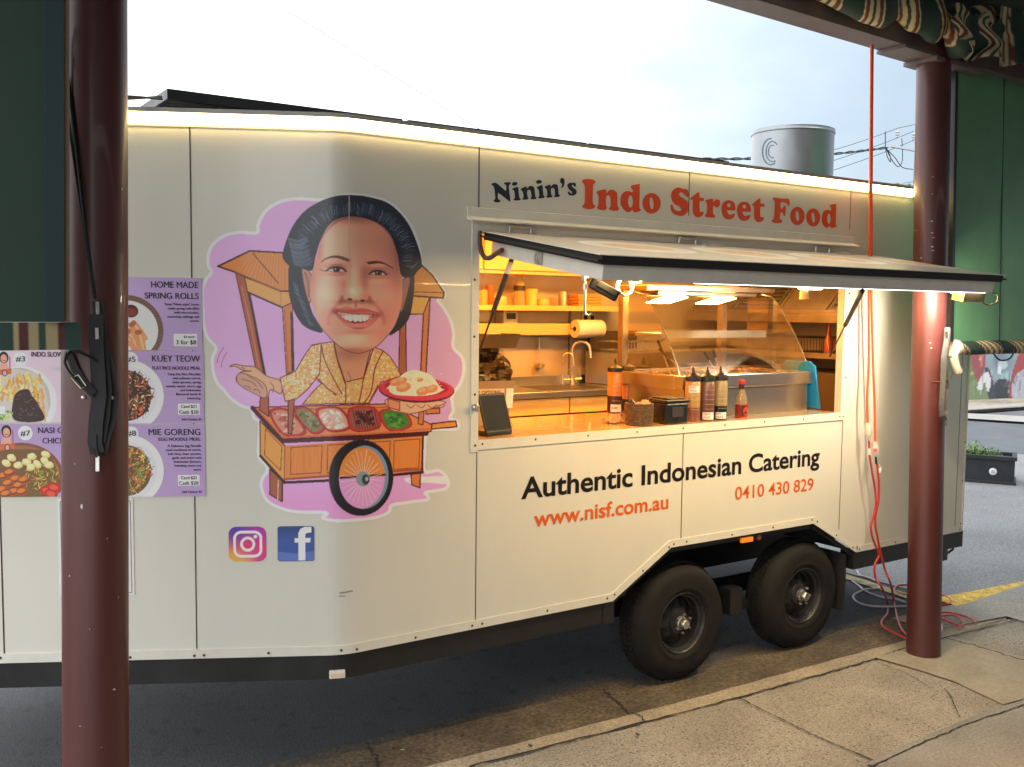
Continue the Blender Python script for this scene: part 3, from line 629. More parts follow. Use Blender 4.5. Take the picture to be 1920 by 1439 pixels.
# hair behind, ears, neck, face, top hair
HA = (36, 38, 50)
pt.poly(A([(655, 560), (745, 575), (740, 640), (800, 870), (872, 1000), (815, 1000), (740, 960), (682, 872), (648, 760), (642, 640)]), HA, smooth=True)
pt.poly(A([(1478, 625), (1480, 740), (1452, 900), (1400, 975), (1322, 1028), (1330, 980), (1385, 870), (1430, 640)]), HA, smooth=True)
for k in range(60):
    t = k/59; x = 672+t*110+random.uniform(-10, 14); y = 680+t*280; pt.stroke(A([(x-8, y-14), (x+2, y-2), (x+20, y+8)]), random.choice([(92, 108, 130), (70, 84, 104), (120, 134, 150)]), .9, random.uniform(.3, .8))
pt.poly(A([(945, 1062), (985, 1095), (1140, 1135), (1195, 1110), (1170, 1200), (1142, 1312), (1022, 1340), (968, 1180)]), (196, 138, 106), smooth=False, line=INK, lw=1.6)
pt.blob(A([(1050, 1150)])[0], 26, 9, (150, 96, 76), .6); pt.stroke(A([(1040, 1270), (1060, 1320)]), (150, 96, 76), 1.6)
pt.poly(A([(732, 588), (762, 582), (800, 640), (800, 720), (784, 812), (752, 720)]), (176, 122, 104), line=(90, 56, 54), lw=1.5); pt.stroke(A([(752, 610), (775, 680), (778, 770)]), (120, 76, 68), 2)
pt.poly(A([(1450, 642), (1446, 710), (1398, 872), (1384, 800), (1400, 668)]), (150, 104, 94), line=(80, 50, 50), lw=1.5)
face = A([(1060, 225), (1220, 262), (1322, 345), (1370, 480), (1402, 640), (1392, 840), (1335, 990), (1242, 1092), (1140, 1142), (1060, 1138), (980, 1098), (880, 1000), (820, 880), (788, 760), (800, 600), (832, 490), (872, 370), (940, 262)])
fc = cat_rom(face, 5); FS = (190, 134, 116)
pt.poly(fc, FS, smooth=False)
def fb(c, sx, sy, col, al): pt.blob(A([c])[0], sx/3.5556, sy/3.5556, col, al, fc)
MV = (142, 88, 84); MV2 = (118, 70, 66); HL = (222, 172, 150); PK = (204, 118, 112)
fb((930, 430), 110, 120, HL, .55); fb((1230, 400), 120, 150, (158, 104, 90), .6); fb((1340, 620), 60, 240, MV, .65); fb((1300, 850), 90, 110, PK, .45); fb((850, 760), 60, 110, HL, .6); fb((800, 700), 26, 220, MV, .55)
fb((1060, 1062), 120, 46, HL, .55); fb((1090, 246), 170, 26, MV2, .75); fb((850, 420), 18, 110, MV2, .45); fb((1372, 470), 22, 130, MV2, .6); fb((1060, 1132), 150, 20, MV2, .65); fb((900, 1010), 60, 40, MV, .35); fb((1270, 1040), 70, 50, MV, .4)
# cheeks lifted by the smile, eye sockets, bridge of the nose
fb((900, 760), 66, 52, (226, 168, 150), .65); fb((1275, 770), 60, 52, (212, 142, 126), .6); fb((985, 600), 26, 40, MV, .55); fb((1160, 612), 30, 46, MV2, .55); fb((1010, 700), 18, 60, MV, .5); fb((1150, 705), 20, 60, MV2, .5); fb((1080, 640), 20, 100, (220, 168, 146), .6)
fb((1086, 742), 42, 30, (230, 174, 154), .8); fb((1070, 735), 14, 12, (244, 200, 182), .6); fb((1022, 770), 24, 20, (196, 132, 118), .7); fb((1158, 774), 24, 20, (178, 114, 102), .7); fb((1092, 806), 84, 10, MV2, .8); fb((994, 792), 12, 20, MV2, .6); fb((1188, 796), 12, 20, MV2, .6)
pt.stroke(A([(1002, 765), (1004, 786), (1022, 796), (1046, 790)]), (112, 62, 56), 1.8, .75, soft=.9); pt.stroke(A([(1182, 770), (1180, 792), (1162, 802), (1146, 798)]), (104, 58, 52), 1.8, .75, soft=.9)
pt.ell(A([(1054, 788)])[0], 4.6, 1.9, (62, 32, 30), 10, .95); pt.ell(A([(1138, 796)])[0], 4.6, 1.9, (58, 30, 28), -8, .95)
fb((1092, 832), 10, 16, MV, .7); fb((1072, 832), 7, 16, HL, .4); fb((1114, 834), 7, 16, HL, .35)
# folds beside the mouth
pt.stroke(A([(1000, 795), (950, 845), (918, 900), (912, 950)]), (128, 74, 70), 5, .55, soft=4); pt.stroke(A([(1190, 800), (1246, 850), (1276, 905), (1280, 945)]), (122, 70, 66), 5, .55, soft=4)
fb((905, 905), 34, 56, (186, 108, 98), .5); fb((1292, 900), 28, 56, (168, 96, 88), .45); fb((945, 868), 16, 14, MV2, .6); fb((1252, 890), 16, 14, MV2, .6)
# mouth
lips = A([(938, 862), (990, 846), (1040, 838), (1088, 850), (1130, 844), (1190, 860), (1252, 886), (1222, 938), (1178, 974), (1112, 988), (1048, 974), (985, 926)])
lc = cat_rom(lips, 5); pt.poly(lc, (172, 92, 90), smooth=False)
def lb(c, sx, sy, col, al): pt.blob(A([c])[0], sx/3.5556, sy/3.5556, col, al, lc)
lb((1090, 862), 130, 10, (140, 70, 70), .7); lb((1050, 848), 60, 8, (196, 116, 110), .6); lb((1100, 962), 80, 14, (206, 124, 118), .75); lb((1100, 986), 100, 8, (128, 64, 62), .7); lb((960, 872), 24, 14, (118, 58, 58), .6); lb((1236, 892), 22, 14, (112, 54, 54), .6)
mouth = A([(966, 872), (1030, 880), (1100, 888), (1170, 890), (1212, 890), (1196, 916), (1150, 938), (1080, 944), (1016, 922), (984, 894)]); mc = cat_rom(mouth, 5); pt.poly(mc, (86, 36, 38), smooth=False)
xs_ = [(984, 890, 13), (1004, 898, 15), (1028, 906, 17), (1056, 911, 20), (1090, 914, 22), (1123, 914, 20), (1150, 911, 16), (1172, 906, 14), (1191, 900, 11)]
xs_ = [(x, y, w_*1.42) for x, y, w_ in xs_]
for (x, y, w_) in xs_: pt.poly(A([(x-w_*.52, y-24), (x+w_*.52, y-24), (x+w_*.53, y+12), (x+w_*.25, y+23), (x-w_*.25, y+23), (x-w_*.53, y+12)]), (222, 204, 190))
sv = pt.a.copy()
for (x, y, w_) in xs_: pt.stroke(A([(x+w_*.53, y-20), (x+w_*.53, y+20)]), (150, 112, 102), .8, .7, smooth=False)
t_ = pt.inside(mc); mm_ = np.zeros((pt.h, pt.w), bool); mm_[t_[0][1]:t_[1][1], t_[0][0]:t_[1][0]] = t_[2]; t_ = pt.inside(np.array(A([(960, 860), (1220, 860), (1220, 950), (960, 950)]))); bx_ = np.zeros((pt.h, pt.w), bool); bx_[t_[0][1]:t_[1][1], t_[0][0]:t_[1][0]] = t_[2]
base_ = Paint(372, 356, 884, 992, 2.0, (172, 92, 90)); base_.poly(lc, (172, 92, 90), smooth=False)
for args in (((1090, 862), 130, 10, (140, 70, 70), .7), ((1100, 962), 80, 14, (206, 124, 118), .75)): base_.blob(A([args[0]])[0], args[1]/3.5556, args[2]/3.5556, args[3], args[4], lc)
pt.a = np.where((bx_ & ~mm_)[..., None] & (np.abs(pt.a-np.array((222, 204, 190))).sum(-1) < 150)[..., None], base_.a, pt.a)
pt.blob(A([(985, 896)])[0], 6, 5, (120, 70, 66), .6, mc); pt.blob(A([(1196, 902)])[0], 5, 5, (116, 66, 62), .6, mc); pt.blob(A([(1095, 884)])[0], 34, 3, (150, 104, 98), .6, mc)
pt.stroke(A([(964, 870), (1030, 878), (1100, 886), (1214, 889)]), (112, 54, 54), 1.3); pt.stroke(A([(978, 890), (1018, 924), (1080, 946), (1152, 940), (1206, 896)]), (126, 62, 60), 1.3)
fb((1100, 1008), 70, 12, MV, .65); fb((1095, 1040), 50, 18, (222, 168, 146), .5)
# eyes
for (c, w_, h_) in (((962, 592), 66, 19), ((1240, 614), 58, 17)):
    cx_, cy_ = c
    fb((cx_, cy_-30), w_*.95, 18, (134, 84, 78), .65); fb((cx_-4, cy_-52), w_*.8, 10, (206, 152, 132), .5); fb((cx_, cy_+30), w_*.85, 9, (148, 92, 84), .6); fb((cx_, cy_+52), w_*.8, 14, (214, 160, 142), .45)
    al_ = A([(cx_-w_, cy_+5), (cx_-w_*.5, cy_-h_*.8), (cx_+w_*.1, cy_-h_), (cx_+w_*.6, cy_-h_*.5), (cx_+w_, cy_+h_*.6), (cx_+w_*.4, cy_+h_*.75), (cx_-w_*.3, cy_+h_*.7)]); ac = cat_rom(al_, 5)
    pt.poly(ac, (184, 160, 152), smooth=False); sv = pt.a.copy(); pt.ell(A([(cx_+2, cy_-1)])[0], 6.6, 6.6, (56, 46, 46)); pt.ell(A([(cx_+2, cy_-1)])[0], 4.6, 4.6, (84, 72, 70)); pt.ell(A([(cx_+2, cy_-1)])[0], 2.8, 2.8, (18, 15, 17)); pt.ell(A([(cx_-5, cy_-7)])[0], 1.5, 1.4, (232, 228, 224))
    t_ = pt.inside(ac); em = np.zeros((pt.h, pt.w), bool); em[t_[0][1]:t_[1][1], t_[0][0]:t_[1][0]] = t_[2]; pt.a = np.where(em[..., None], pt.a, sv); pt.blob(A([(cx_, cy_-h_*.8)])[0], w_*.24, 2.2, (60, 42, 42), .75, ac)
    pt.stroke(al_[:5], (34, 24, 28), 3.0, .95, soft=.5); pt.stroke([al_[4], al_[5], al_[6], al_[0]], (96, 60, 58), 1.2, .8, soft=.5)
    pt.stroke(A([(cx_-w_*.9, cy_-14), (cx_-w_*.3, cy_-h_-15), (cx_+w_*.4, cy_-h_-12), (cx_+w_, cy_-4)]), (112, 68, 64), 1.2, .7, soft=.6); pt.stroke(A([(cx_-w_*.8, cy_+h_+10), (cx_, cy_+h_+18), (cx_+w_*.8, cy_+h_+10)]), (140, 88, 80), 1.2, .5, soft=.8)
pt.stroke(A([(852, 588), (880, 600), (898, 598)]), (64, 42, 44), 1.6, .7, soft=.5); pt.stroke(A([(1296, 622), (1318, 616)]), (64, 42, 44), 1.6, .6, soft=.5)
for k in range(46):
    t = k/45; x = 862+t*182; y = 540-34*math.sin(math.pi*min(1, t*.95+.03)**.85)+t*(-6); pt.stroke(A([(x, y+6), (x+12, y-6)]), (70, 46, 46), 1.7, .5+.3*t, smooth=False)
    x = 1172+t*160; y = 548-20*math.sin(math.pi*t**1.1)+t*30; pt.stroke(A([(x-6, y-7), (x+9, y+5)]), (64, 42, 44), 1.7, .85-.35*t, smooth=False)
# hair growing softly out of the brow
for k in range(120):
    t = k/119; i_ = int((.02+.96*t)*150); q0 = None
    a_ = math.radians(200+t*142); px_, py_ = 1097+296*math.cos(a_), 590+370*math.sin(a_); pt.stroke(A([(px_*.97+1095*.03, py_*.97+590*.03+8), (px_, py_), (px_*1.03-1095*.03, py_*1.03-590*.03)]), (60, 44, 46), 1.4, .4, soft=.5)
pt.stroke(A([(800, 880), (880, 1002), (980, 1100), (1060, 1140), (1140, 1144), (1242, 1094), (1335, 992)]), (84, 44, 46), 1.5, .8)
# the face is printed paler and pinker than its first coats
k_ = pt.inside(fc); fm = np.zeros((pt.h, pt.w), bool); fm[k_[0][1]:k_[1][1], k_[0][0]:k_[1][0]] = k_[2]; pt.a = np.where(fm[..., None], np.minimum(250, pt.a*np.array([1.16, 1.13, 1.09])), pt.a)
# top hair
hair = A([(740, 584), (660, 568), (612, 520), (608, 480), (632, 395), (680, 290), (760, 195), (870, 130), (960, 102), (1060, 95), (1180, 108), (1318, 155), (1432, 272), (1500, 420), (1530, 540), (1512, 590), (1438, 636), (1394, 620), (1372, 485), (1322, 352), (1220, 268), (1060, 232), (935, 268), (864, 370), (822, 500), (800, 590)])
pt.poly(hair, HA, smooth=True); hc = cat_rom(hair, 5)
sav = pt.a.copy()
for k in range(150):
    t = k/149; a = math.radians(188+t*172); ctr = np.array([1072, 540.]); c_, s_ = math.cos(a), math.sin(a)
    r0 = 1.0+random.uniform(-.05, .06); p0 = ctr+np.array([c_*345*r0, s_*322*r0]); p1 = ctr+np.array([c_*405*r0, s_*388*r0]); mid = (p0+p1)/2+np.array([random.uniform(-8, 8), random.uniform(-8, 8)])
    pt.stroke(A([p0, mid, p1]), random.choice([(92, 112, 138), (70, 86, 108), (120, 138, 160), (58, 66, 82)]), random.uniform(.7, 1.4), random.uniform(.4, .85))
for k in range(46):
    t = k/45; x0 = 640+t*40; y0 = 380+t*180; pt.stroke(A([(x0, y0), (x0+60, y0+14), (x0+120+random.uniform(-20, 20), y0-4)]), random.choice([(96, 112, 134), (80, 94, 112), (116, 130, 148)]), 1.0, .6)
for k in range(20):
    t = k/19; pt.stroke(A([(1420+t*60, 560+t*20), (1470+t*40, 590-t*60)]), (70, 88, 116), .9, .5, smooth=False)
k_ = pt.inside(hc); fm = np.zeros((pt.h, pt.w), bool); fm[k_[0][1]:k_[1][1], k_[0][0]:k_[1][0]] = k_[2]
pt.a = np.where(fm[..., None], pt.a, sav)
pt.stroke(np.vstack([hc, hc[:1]]), (24, 24, 32), 1.2, smooth=False)
lo = unpix(378, 990); hi = unpix(880, 360)
Ug = np.arange(unpix(374, 700)[0], unpix(880, 700)[0], .0021); Vg = np.arange(unpix(650, 988)[1]-.02, unpix(650, 358)[1]+.03, .0021)
def surf_px(UU, VV):
    S = surf(UU, VV, .0015); d = S-CAM; z = d@F_; return 960+FPX*(d@R_)/z, 719.5-FPX*(d@U_)/z
UU, VV = np.meshgrid(Ug, Vg); gx, gy = surf_px(UU, VV)
colr = art_lin(pt.sample(gx, gy)); ii = np.clip(((gx-pt.x0)*2).astype(int), 0, pt.w-1); jj = np.clip(((gy-pt.y0)*2).astype(int), 0, pt.h-1)
okm = pt.m[jj, ii] & (gx > 373) & (gx < 883) & (gy > 357) & (gy < 991)
mural = grid_obj('cart_mural', Ug, Vg, lambda a, c: surf(a, c, .0015), colr, okm, M_paint, P)
mural['label'] = 'printed cut-out of smiling dark haired woman behind wooden food cart'

# ------------------------------------------------------------------ lettering on the trailer
def decal(name, V, Fc, m, off=.0016, parent=None):
    S = surf(V[:, 0], V[:, 1], off); b = MB(); b.add(S, Fc); return b.build(name, m, parent or P)
def from_px(loops, org, sc_):
    L_ = [cat_rom([(org[0]+x/sc_, org[1]+y/sc_) for x, y in q], 5) if len(q) < 60 else np.array([(org[0]+x/sc_, org[1]+y/sc_) for x, y in q]) for q in loops]
    return outline_mesh([[unpix(*q) for q in l] for l in L_])
def ellp(cx_, cy_, rx, ry, rot=0):
    t = np.linspace(0, 2*math.pi, 72, endpoint=False); r = math.radians(rot); x = rx*np.cos(t); y = ry*np.sin(t)
    return [(cx_+a*math.cos(r)-c*math.sin(r), cy_+a*math.sin(r)+c*math.cos(r)) for a, c in zip(x, y)]
M_navy = mat('navy_vinyl', (.018, .022, .045), .35); M_red = mat('red_vinyl', (.72, .080, .02), .35); M_blk = mat('black_vinyl', (.010, .008, .008), .35); M_orng = mat('orange_vinyl', (.68, .115, .012), .35)
o1, k1 = (910, 325), 10.667
NIN = [[[(115, 225), (135, 205), (220, 203), (390, 345), (412, 335), (412, 250), (370, 215), (385, 190), (490, 185), (497, 215), (470, 250), (470, 330), (497, 540), (480, 565), (455, 550), (270, 405), (250, 410), (245, 480), (258, 520), (297, 550), (285, 578), (225, 588), (170, 572), (165, 545), (190, 520), (195, 480), (175, 300), (150, 260)]],
 [[(535, 325), (560, 300), (640, 278), (655, 290), (675, 480), (708, 520), (690, 540), (620, 550), (565, 540), (562, 520), (588, 480), (575, 370), (560, 345)]], [ellp(583, 215, 58, 36, -12)],
 [[(705, 325), (730, 300), (815, 270), (826, 305), (842, 300), (880, 262), (930, 262), (975, 295), (995, 460), (1022, 495), (1000, 520), (930, 523), (898, 510), (920, 470), (905, 370), (880, 338), (850, 340), (832, 370), (840, 470), (862, 500), (840, 525), (770, 533), (732, 520), (758, 480), (745, 380), (720, 350)]],
 [ellp(1068, 178, 58, 36, -10)], [[(1022, 290), (1050, 270), (1130, 243), (1142, 260), (1158, 440), (1187, 475), (1170, 493), (1100, 508), (1048, 495), (1075, 450), (1062, 340), (1040, 315)]],
 [[(1185, 275), (1215, 255), (1285, 232), (1300, 258), (1320, 255), (1355, 225), (1410, 225), (1445, 260), (1465, 420), (1493, 450), (1475, 470), (1410, 480), (1370, 470), (1388, 430), (1380, 330), (1350, 298), (1325, 300), (1308, 330), (1315, 430), (1335, 460), (1315, 485), (1245, 492), (1210, 478), (1235, 440), (1225, 330), (1195, 300)]],
 [[(1490, 150), (1500, 112), (1530, 98), (1565, 110), (1580, 150), (1578, 210), (1560, 265), (1525, 300), (1510, 290), (1530, 240), (1520, 210), (1495, 190)]],
 [[(1640, 270), (1645, 225), (1690, 195), (1740, 200), (1775, 190), (1800, 210), (1812, 250), (1795, 270), (1775, 265), (1745, 235), (1725, 250), (1745, 285), (1805, 330), (1825, 380), (1800, 430), (1740, 450), (1680, 445), (1655, 415), (1643, 385), (1660, 368), (1700, 405), (1725, 405), (1730, 380), (1680, 335)]]]
def letters(name, glyphs, org, k, m):
    b = MB()
    for g in glyphs: V, Fc = from_px(g, org, k); b.add(surf(V[:, 0], V[:, 1], .0016), Fc)
    return b.build(name, m, P)
letters('name_lettering', NIN, o1, k1, M_navy)
IND = [[[(115, 160), (140, 130), (235, 118), (340, 132), (382, 165), (380, 195), (340, 245), (335, 400), (335, 590), (378, 655), (365, 695), (310, 720), (200, 720), (130, 690), (118, 660), (160, 610), (172, 500), (170, 260), (125, 190)]],
 [[(408, 385), (440, 355), (580, 325), (600, 350), (605, 390), (622, 385), (660, 345), (720, 332), (790, 365), (822, 430), (825, 640), (855, 710), (830, 750), (750, 755), (670, 735), (655, 710), (685, 650), (682, 510), (655, 450), (620, 450), (597, 500), (597, 640), (612, 700), (580, 738), (500, 740), (430, 715), (410, 690), (440, 640), (445, 470)]],
 [[(1090, 275), (1120, 245), (1240, 225), (1270, 240), (1265, 670), (1293, 725), (1270, 765), (1200, 785), (1145, 780), (1130, 745), (1110, 745), (1075, 775), (1020, 778), (950, 730), (895, 640), (883, 550), (900, 450), (950, 385), (1020, 360), (1080, 370), (1120, 388), (1130, 340), (1100, 300)], ellp(1085, 568, 47, 120)],
 [ellp(1507, 605, 183, 205), ellp(1507, 605, 38, 118, -6)]]
STR = [[[(122, 260), (145, 180), (200, 130), (265, 115), (340, 140), (400, 145), (435, 190), (440, 260), (420, 293), (390, 270), (340, 220), (295, 205), (265, 235), (290, 275), (380, 330), (435, 400), (440, 500), (410, 570), (340, 625), (260, 625), (170, 590), (125, 530), (110, 450), (122, 425), (145, 425), (180, 500), (230, 535), (285, 537), (305, 505), (270, 460), (190, 415), (140, 350)]],
 [[(470, 320), (490, 295), (600, 208), (632, 212), (640, 295), (700, 300), (715, 330), (705, 362), (640, 368), (640, 510), (650, 555), (690, 550), (712, 570), (690, 620), (640, 645), (580, 648), (530, 600), (512, 540), (512, 350), (480, 340)]],
 [[(740, 360), (770, 335), (870, 318), (880, 340), (885, 372), (905, 350), (950, 327), (990, 345), (1007, 390), (990, 450), (950, 478), (915, 460), (895, 450), (880, 470), (880, 580), (915, 630), (900, 658), (830, 660), (750, 645), (728, 620), (765, 560), (770, 420)]]]
EE = [(1028, 500), (1045, 420), (1090, 365), (1160, 345), (1230, 365), (1275, 420), (1283, 500), (1265, 530), (1140, 528), (1135, 545), (1160, 595), (1200, 605), (1255, 585), (1270, 610), (1240, 665), (1180, 690), (1110, 680), (1055, 620)]
STR += [[EE, ellp(1165, 437, 32, 34)], [[(x+278, y+25) for x, y in EE], ellp(1443, 461, 31, 33)],
 [[(1577, 430), (1600, 405), (1700, 318), (1730, 322), (1735, 400), (1790, 405), (1802, 435), (1795, 465), (1735, 470), (1728, 600), (1740, 648), (1780, 645), (1795, 665), (1770, 715), (1720, 738), (1670, 735), (1630, 690), (1615, 640), (1615, 460), (1590, 445)]]]
FOO = [[[(180, 180), (200, 148), (260, 150), (420, 172), (565, 175), (590, 210), (603, 270), (590, 350), (570, 358), (545, 330), (510, 285), (460, 265), (400, 258), (375, 290), (372, 390), (390, 412), (425, 410), (445, 365), (475, 345), (500, 375), (498, 480), (485, 590), (465, 605), (445, 595), (425, 530), (390, 515), (365, 540), (358, 660), (410, 715), (405, 765), (370, 780), (250, 778), (175, 755), (150, 715), (205, 660), (222, 500), (228, 260)]],
 [ellp(790, 603, 180, 228), ellp(790, 602, 40, 128, -6)], [ellp(1182, 638, 175, 225), ellp(1183, 640, 40, 126, -6)],
 [[(1590, 350), (1620, 325), (1740, 303), (1755, 330), (1745, 790), (1765, 850), (1745, 880), (1660, 898), (1620, 890), (1605, 865), (1575, 865), (1540, 890), (1490, 885), (1430, 830), (1395, 740), (1395, 640), (1415, 540), (1460, 475), (1530, 450), (1590, 460), (1615, 470), (1630, 440), (1625, 400)], ellp(1573, 670, 42, 128)]]
letters('name_lettering', IND, (1080, 325), 10.667, M_red); letters('name_lettering', STR, (1245, 340), 9.6, M_red); letters('name_lettering', FOO, (1435, 360), 13.24, M_red)
def line_text(name, body, p0, p1, ptop, m, bold=.0, off=.0016, parent=None, spacing=1.0):
    """baseline from photo point p0 to p1 on the panel, capital top at ptop"""
    V, Fc = text_raw(body, bold, spacing); u0, z0 = unpix(*p0); u1, z1 = unpix(*p1); ut, zt = unpix(*ptop)
    zb = z0+(z1-z0)*(ut-u0)/(u1-u0); kx = (u1-u0)/(V[:, 0].max()-V[:, 0].min()); kz = (zt-zb)/cap_height()
    x = (V[:, 0]-V[:, 0].min())*kx; S = np.stack([u0+x, z0+(z1-z0)*x/(u1-u0)+V[:, 1]*kz], 1)
    iv = sorted((min(V[i, 0] for i in f), max(V[i, 0] for i in f)) for f in Fc); cuts = []; hi_ = iv[0][1]
    for a, c in iv:
        if a-hi_ > .17: cuts.append((a+hi_)/2)
        hi_ = max(hi_, c)
    for k in range(len(cuts)+1):      # one part per word
        lo_ = cuts[k-1] if k else -1e9; up_ = cuts[k] if k < len(cuts) else 1e9; fs = [f for f in Fc if lo_ < V[f[0], 0] < up_]; ids = sorted({i for f in fs for i in f}); mp_ = {i: j for j, i in enumerate(ids)}
        decal(name, S[ids], [tuple(mp_[i] for i in f) for f in fs], m, off, parent)
line_text('catering_lettering', 'Authentic Indonesian Catering', (976.7, 935.8), (1536, 870.8), (995.5, 895.2), M_blk, .022)
line_text('website_lettering', 'www.nisf.com.au', (1000.5, 988), (1252.5, 953.5), (1140, 942), M_orng, .02)
line_text('phone_lettering', '0410 430 829', (1377.5, 937.5), (1524.5, 919), (1389, 912.8), M_orng, .012)

# --- social media badges
def rrect(x0, y0, x1, y1, r, n=8):
    out = []
    for (cx_, cy_, a0) in ((x1-r, y0+r, -90), (x1-r, y1-r, 0), (x0+r, y1-r, 90), (x0+r, y0+r, 180)):
        for k in range(n+1): a = math.radians(a0+90*k/n); out.append((cx_+r*math.cos(a), cy_+r*math.sin(a)))
    return out
def badge(name, px0, py0, px1, py1, painter):
    q = Paint(px0, py0, px1, py1, 5, (200, 196, 186)); painter(q); n = int((px1-px0)*1.6)
    ua, za = unpix(px0, (py0+py1)/2); ub, _ = unpix(px1, (py0+py1)/2); z0 = unpix((px0+px1)/2, py1)[1]; z1 = unpix((px0+px1)/2, py0)[1]
    Ug = np.linspace(ua, ub, n); Vg = np.linspace(z0, z1, int(n*1.0)); G, H = np.meshgrid(np.linspace(px0, px1-.01, n), np.linspace(py1-.01, py0, len(Vg)))
    mk = q.m[np.clip(((H-py0)*5).astype(int), 0, q.h-1), np.clip(((G-px0)*5).astype(int), 0, q.w-1)]
    return grid_obj(name, Ug, Vg, lambda a, c: surf(a, c, .0015), art_lin(q.sample(G, H)), mk, M_paint, P)
def insta(q):
    P_ = rrect(428.5, 987.5, 499.5, 1053.5, 15); q.poly(P_, (150, 60, 160), smooth=False, mask=True); sav = q.m.copy()
    for (c, s, col, al) in (((440, 988), 40, (70, 56, 150), .95), ((495, 992), 34, (150, 44, 150), .9), ((497, 1030), 30, (206, 44, 100), .9), ((430, 1050), 34, (236, 150, 50), 1), ((455, 1060), 26, (244, 170, 70), .9), ((462, 1022), 18, (214, 50, 90), .8)): q.blob(c, s*.6, s*.6, col, al)
    ring = np.array(rrect(440, 998, 489.5, 1043, 12)); q.stroke(np.vstack([ring, ring[:1]]), (238, 236, 236), 5.2, smooth=False)
    t = np.linspace(0, 2*math.pi, 40); q.stroke(np.stack([464.5+11.5*np.cos(t), 1020.5+11.5*np.sin(t)], 1), (238, 236, 236), 5.2, smooth=False); q.ell((479, 1006.5), 3.4, 3.4, (238, 236, 236)); q.m = sav
def fbook(q):
    P_ = rrect(520, 986.5, 590, 1053, 6); q.poly(P_, (52, 78, 142), smooth=False, mask=True); sav = q.m.copy(); q.blob((555, 990), 60, 10, (38, 56, 104), .7); q.poly([(520, 1034), (555, 1038), (590, 1034), (590, 1053), (520, 1053)], (84, 104, 164), smooth=False)
    q.stroke(np.vstack([P_, P_[:1]]), (44, 60, 110), 2.4, smooth=False)
    q.poly([(552.5, 1009), (559.5, 1009), (559.5, 1000), (563, 992), (571, 988.5), (584, 988.5), (584, 999), (576, 999.5), (572.5, 1002), (572.5, 1009), (583, 1009), (581.5, 1017.5), (572.5, 1017.5), (572.5, 1051), (559.5, 1051), (559.5, 1017.5), (552.5, 1017.5)], (240, 240, 242), smooth=False); q.m = sav
badge('photo_app_badge', 427, 986, 501, 1055, insta); badge('social_app_badge', 518, 985, 592, 1055, fbook)
q = unpix(650, 1112)
b = MB(); b.ribbon([surf(q[0]-.028, q[1], .001), surf(q[0], q[1]+.002, .0014), surf(q[0]+.026, q[1]+.004, .001)], .006, .001); b.ribbon([surf(q[0]-.03, q[1]-.012, .001), surf(q[0]-.005, q[1]-.014, .001)], .004, .001); b.build('scuff_mark', mat('scuff_grey', (.30, .27, .22), .6), P)

# ------------------------------------------------------------------ trailer interior (parts of the trailer)
XL, XR, YB, ZF, ZC = .45, 4.15, 2.06, .56, 2.50
b = MB()
def quad(b, a, c, d, e): b.add([a, c, d, e], [(0, 1, 2, 3)])
quad(b, (XL, YB, ZF), (XR, YB, ZF), (XR, YB, ZC), (XL, YB, ZC)); quad(b, (XR, .04, ZF), (XR, YB, ZF), (XR, YB, ZC), (XR, .04, ZC)); quad(b, (XL, .04, ZF), (XL, YB, ZF), (XL, YB, ZC), (XL, .04, ZC)); quad(b, (XL, .04, ZC), (XR, .04, ZC), (XR, YB, ZC), (XL, YB, ZC))
quad(b, (XL, .04, 2.2), (XR, .04, 2.2), (XR, .04, ZC), (XL, .04, ZC)); quad(b, (XL, .04, .90), (XR, .04, .90), (XR, .04, 1.28), (XL, .04, 1.28)); quad(b, (XL, .04, 1.28), (.590, .04, 1.28), (.590, .04, 2.2), (XL, .04, 2.2)); quad(b, (2.975, .04, 1.28), (XR, .04, 1.28), (XR, .04, 2.2), (2.975, .04, 2.2))
b.build('inner_lining', M_inner, P)
b = MB(); quad(b, (XL, .52, ZF), (XR, .52, ZF), (XR, YB, ZF), (XL, YB, ZF)); xa, xb, za = AX[0]-.02, AX[3]+.02, AZ+.03; quad(b, (XL, .04, ZF), (xa, .04, ZF), (xa, .52, ZF), (XL, .52, ZF)); quad(b, (xb, .04, ZF), (XR, .04, ZF), (XR, .52, ZF), (xb, .52, ZF)); quad(b, (xa, .04, za), (xb, .04, za), (xb, .52, za), (xa, .52, za)); quad(b, (xa, .52, ZF), (xb, .52, ZF), (xb, .52, za), (xa, .52, za)); quad(b, (xa, .04, ZF), (xa, .52, ZF), (xa, .52, za), (xa, .04, za)); quad(b, (xb, .04, ZF), (xb, .52, ZF), (xb, .52, za), (xb, .04, za)); quad(b, (XL, .04, ZF), (xa, .04, ZF), (xa, .04, .90), (XL, .04, .90)); quad(b, (xb, .04, ZF), (XR, .04, ZF), (XR, .04, .90), (xb, .04, .90)); quad(b, (xa, .04, za), (xb, .04, za), (xb, .04, .90), (xa, .04, .90)); b.build('trailer_floor', M_grey, P)
b = MB(); b.box2((.581, .001, 1.326), (.590, .0395, 2.2)); b.box2((2.975, .001, 1.326), (2.984, .0395, 2.2)); b.box2((.59, .001, 2.2), (2.975, .0395, 2.209)); b.build('window_reveal', M_trim, P)
b = MB(); b.box2((.590, -.004, 1.292), (2.975, .64, 1.3262), bev=.003); b.build('serving_counter', M_wood, P)
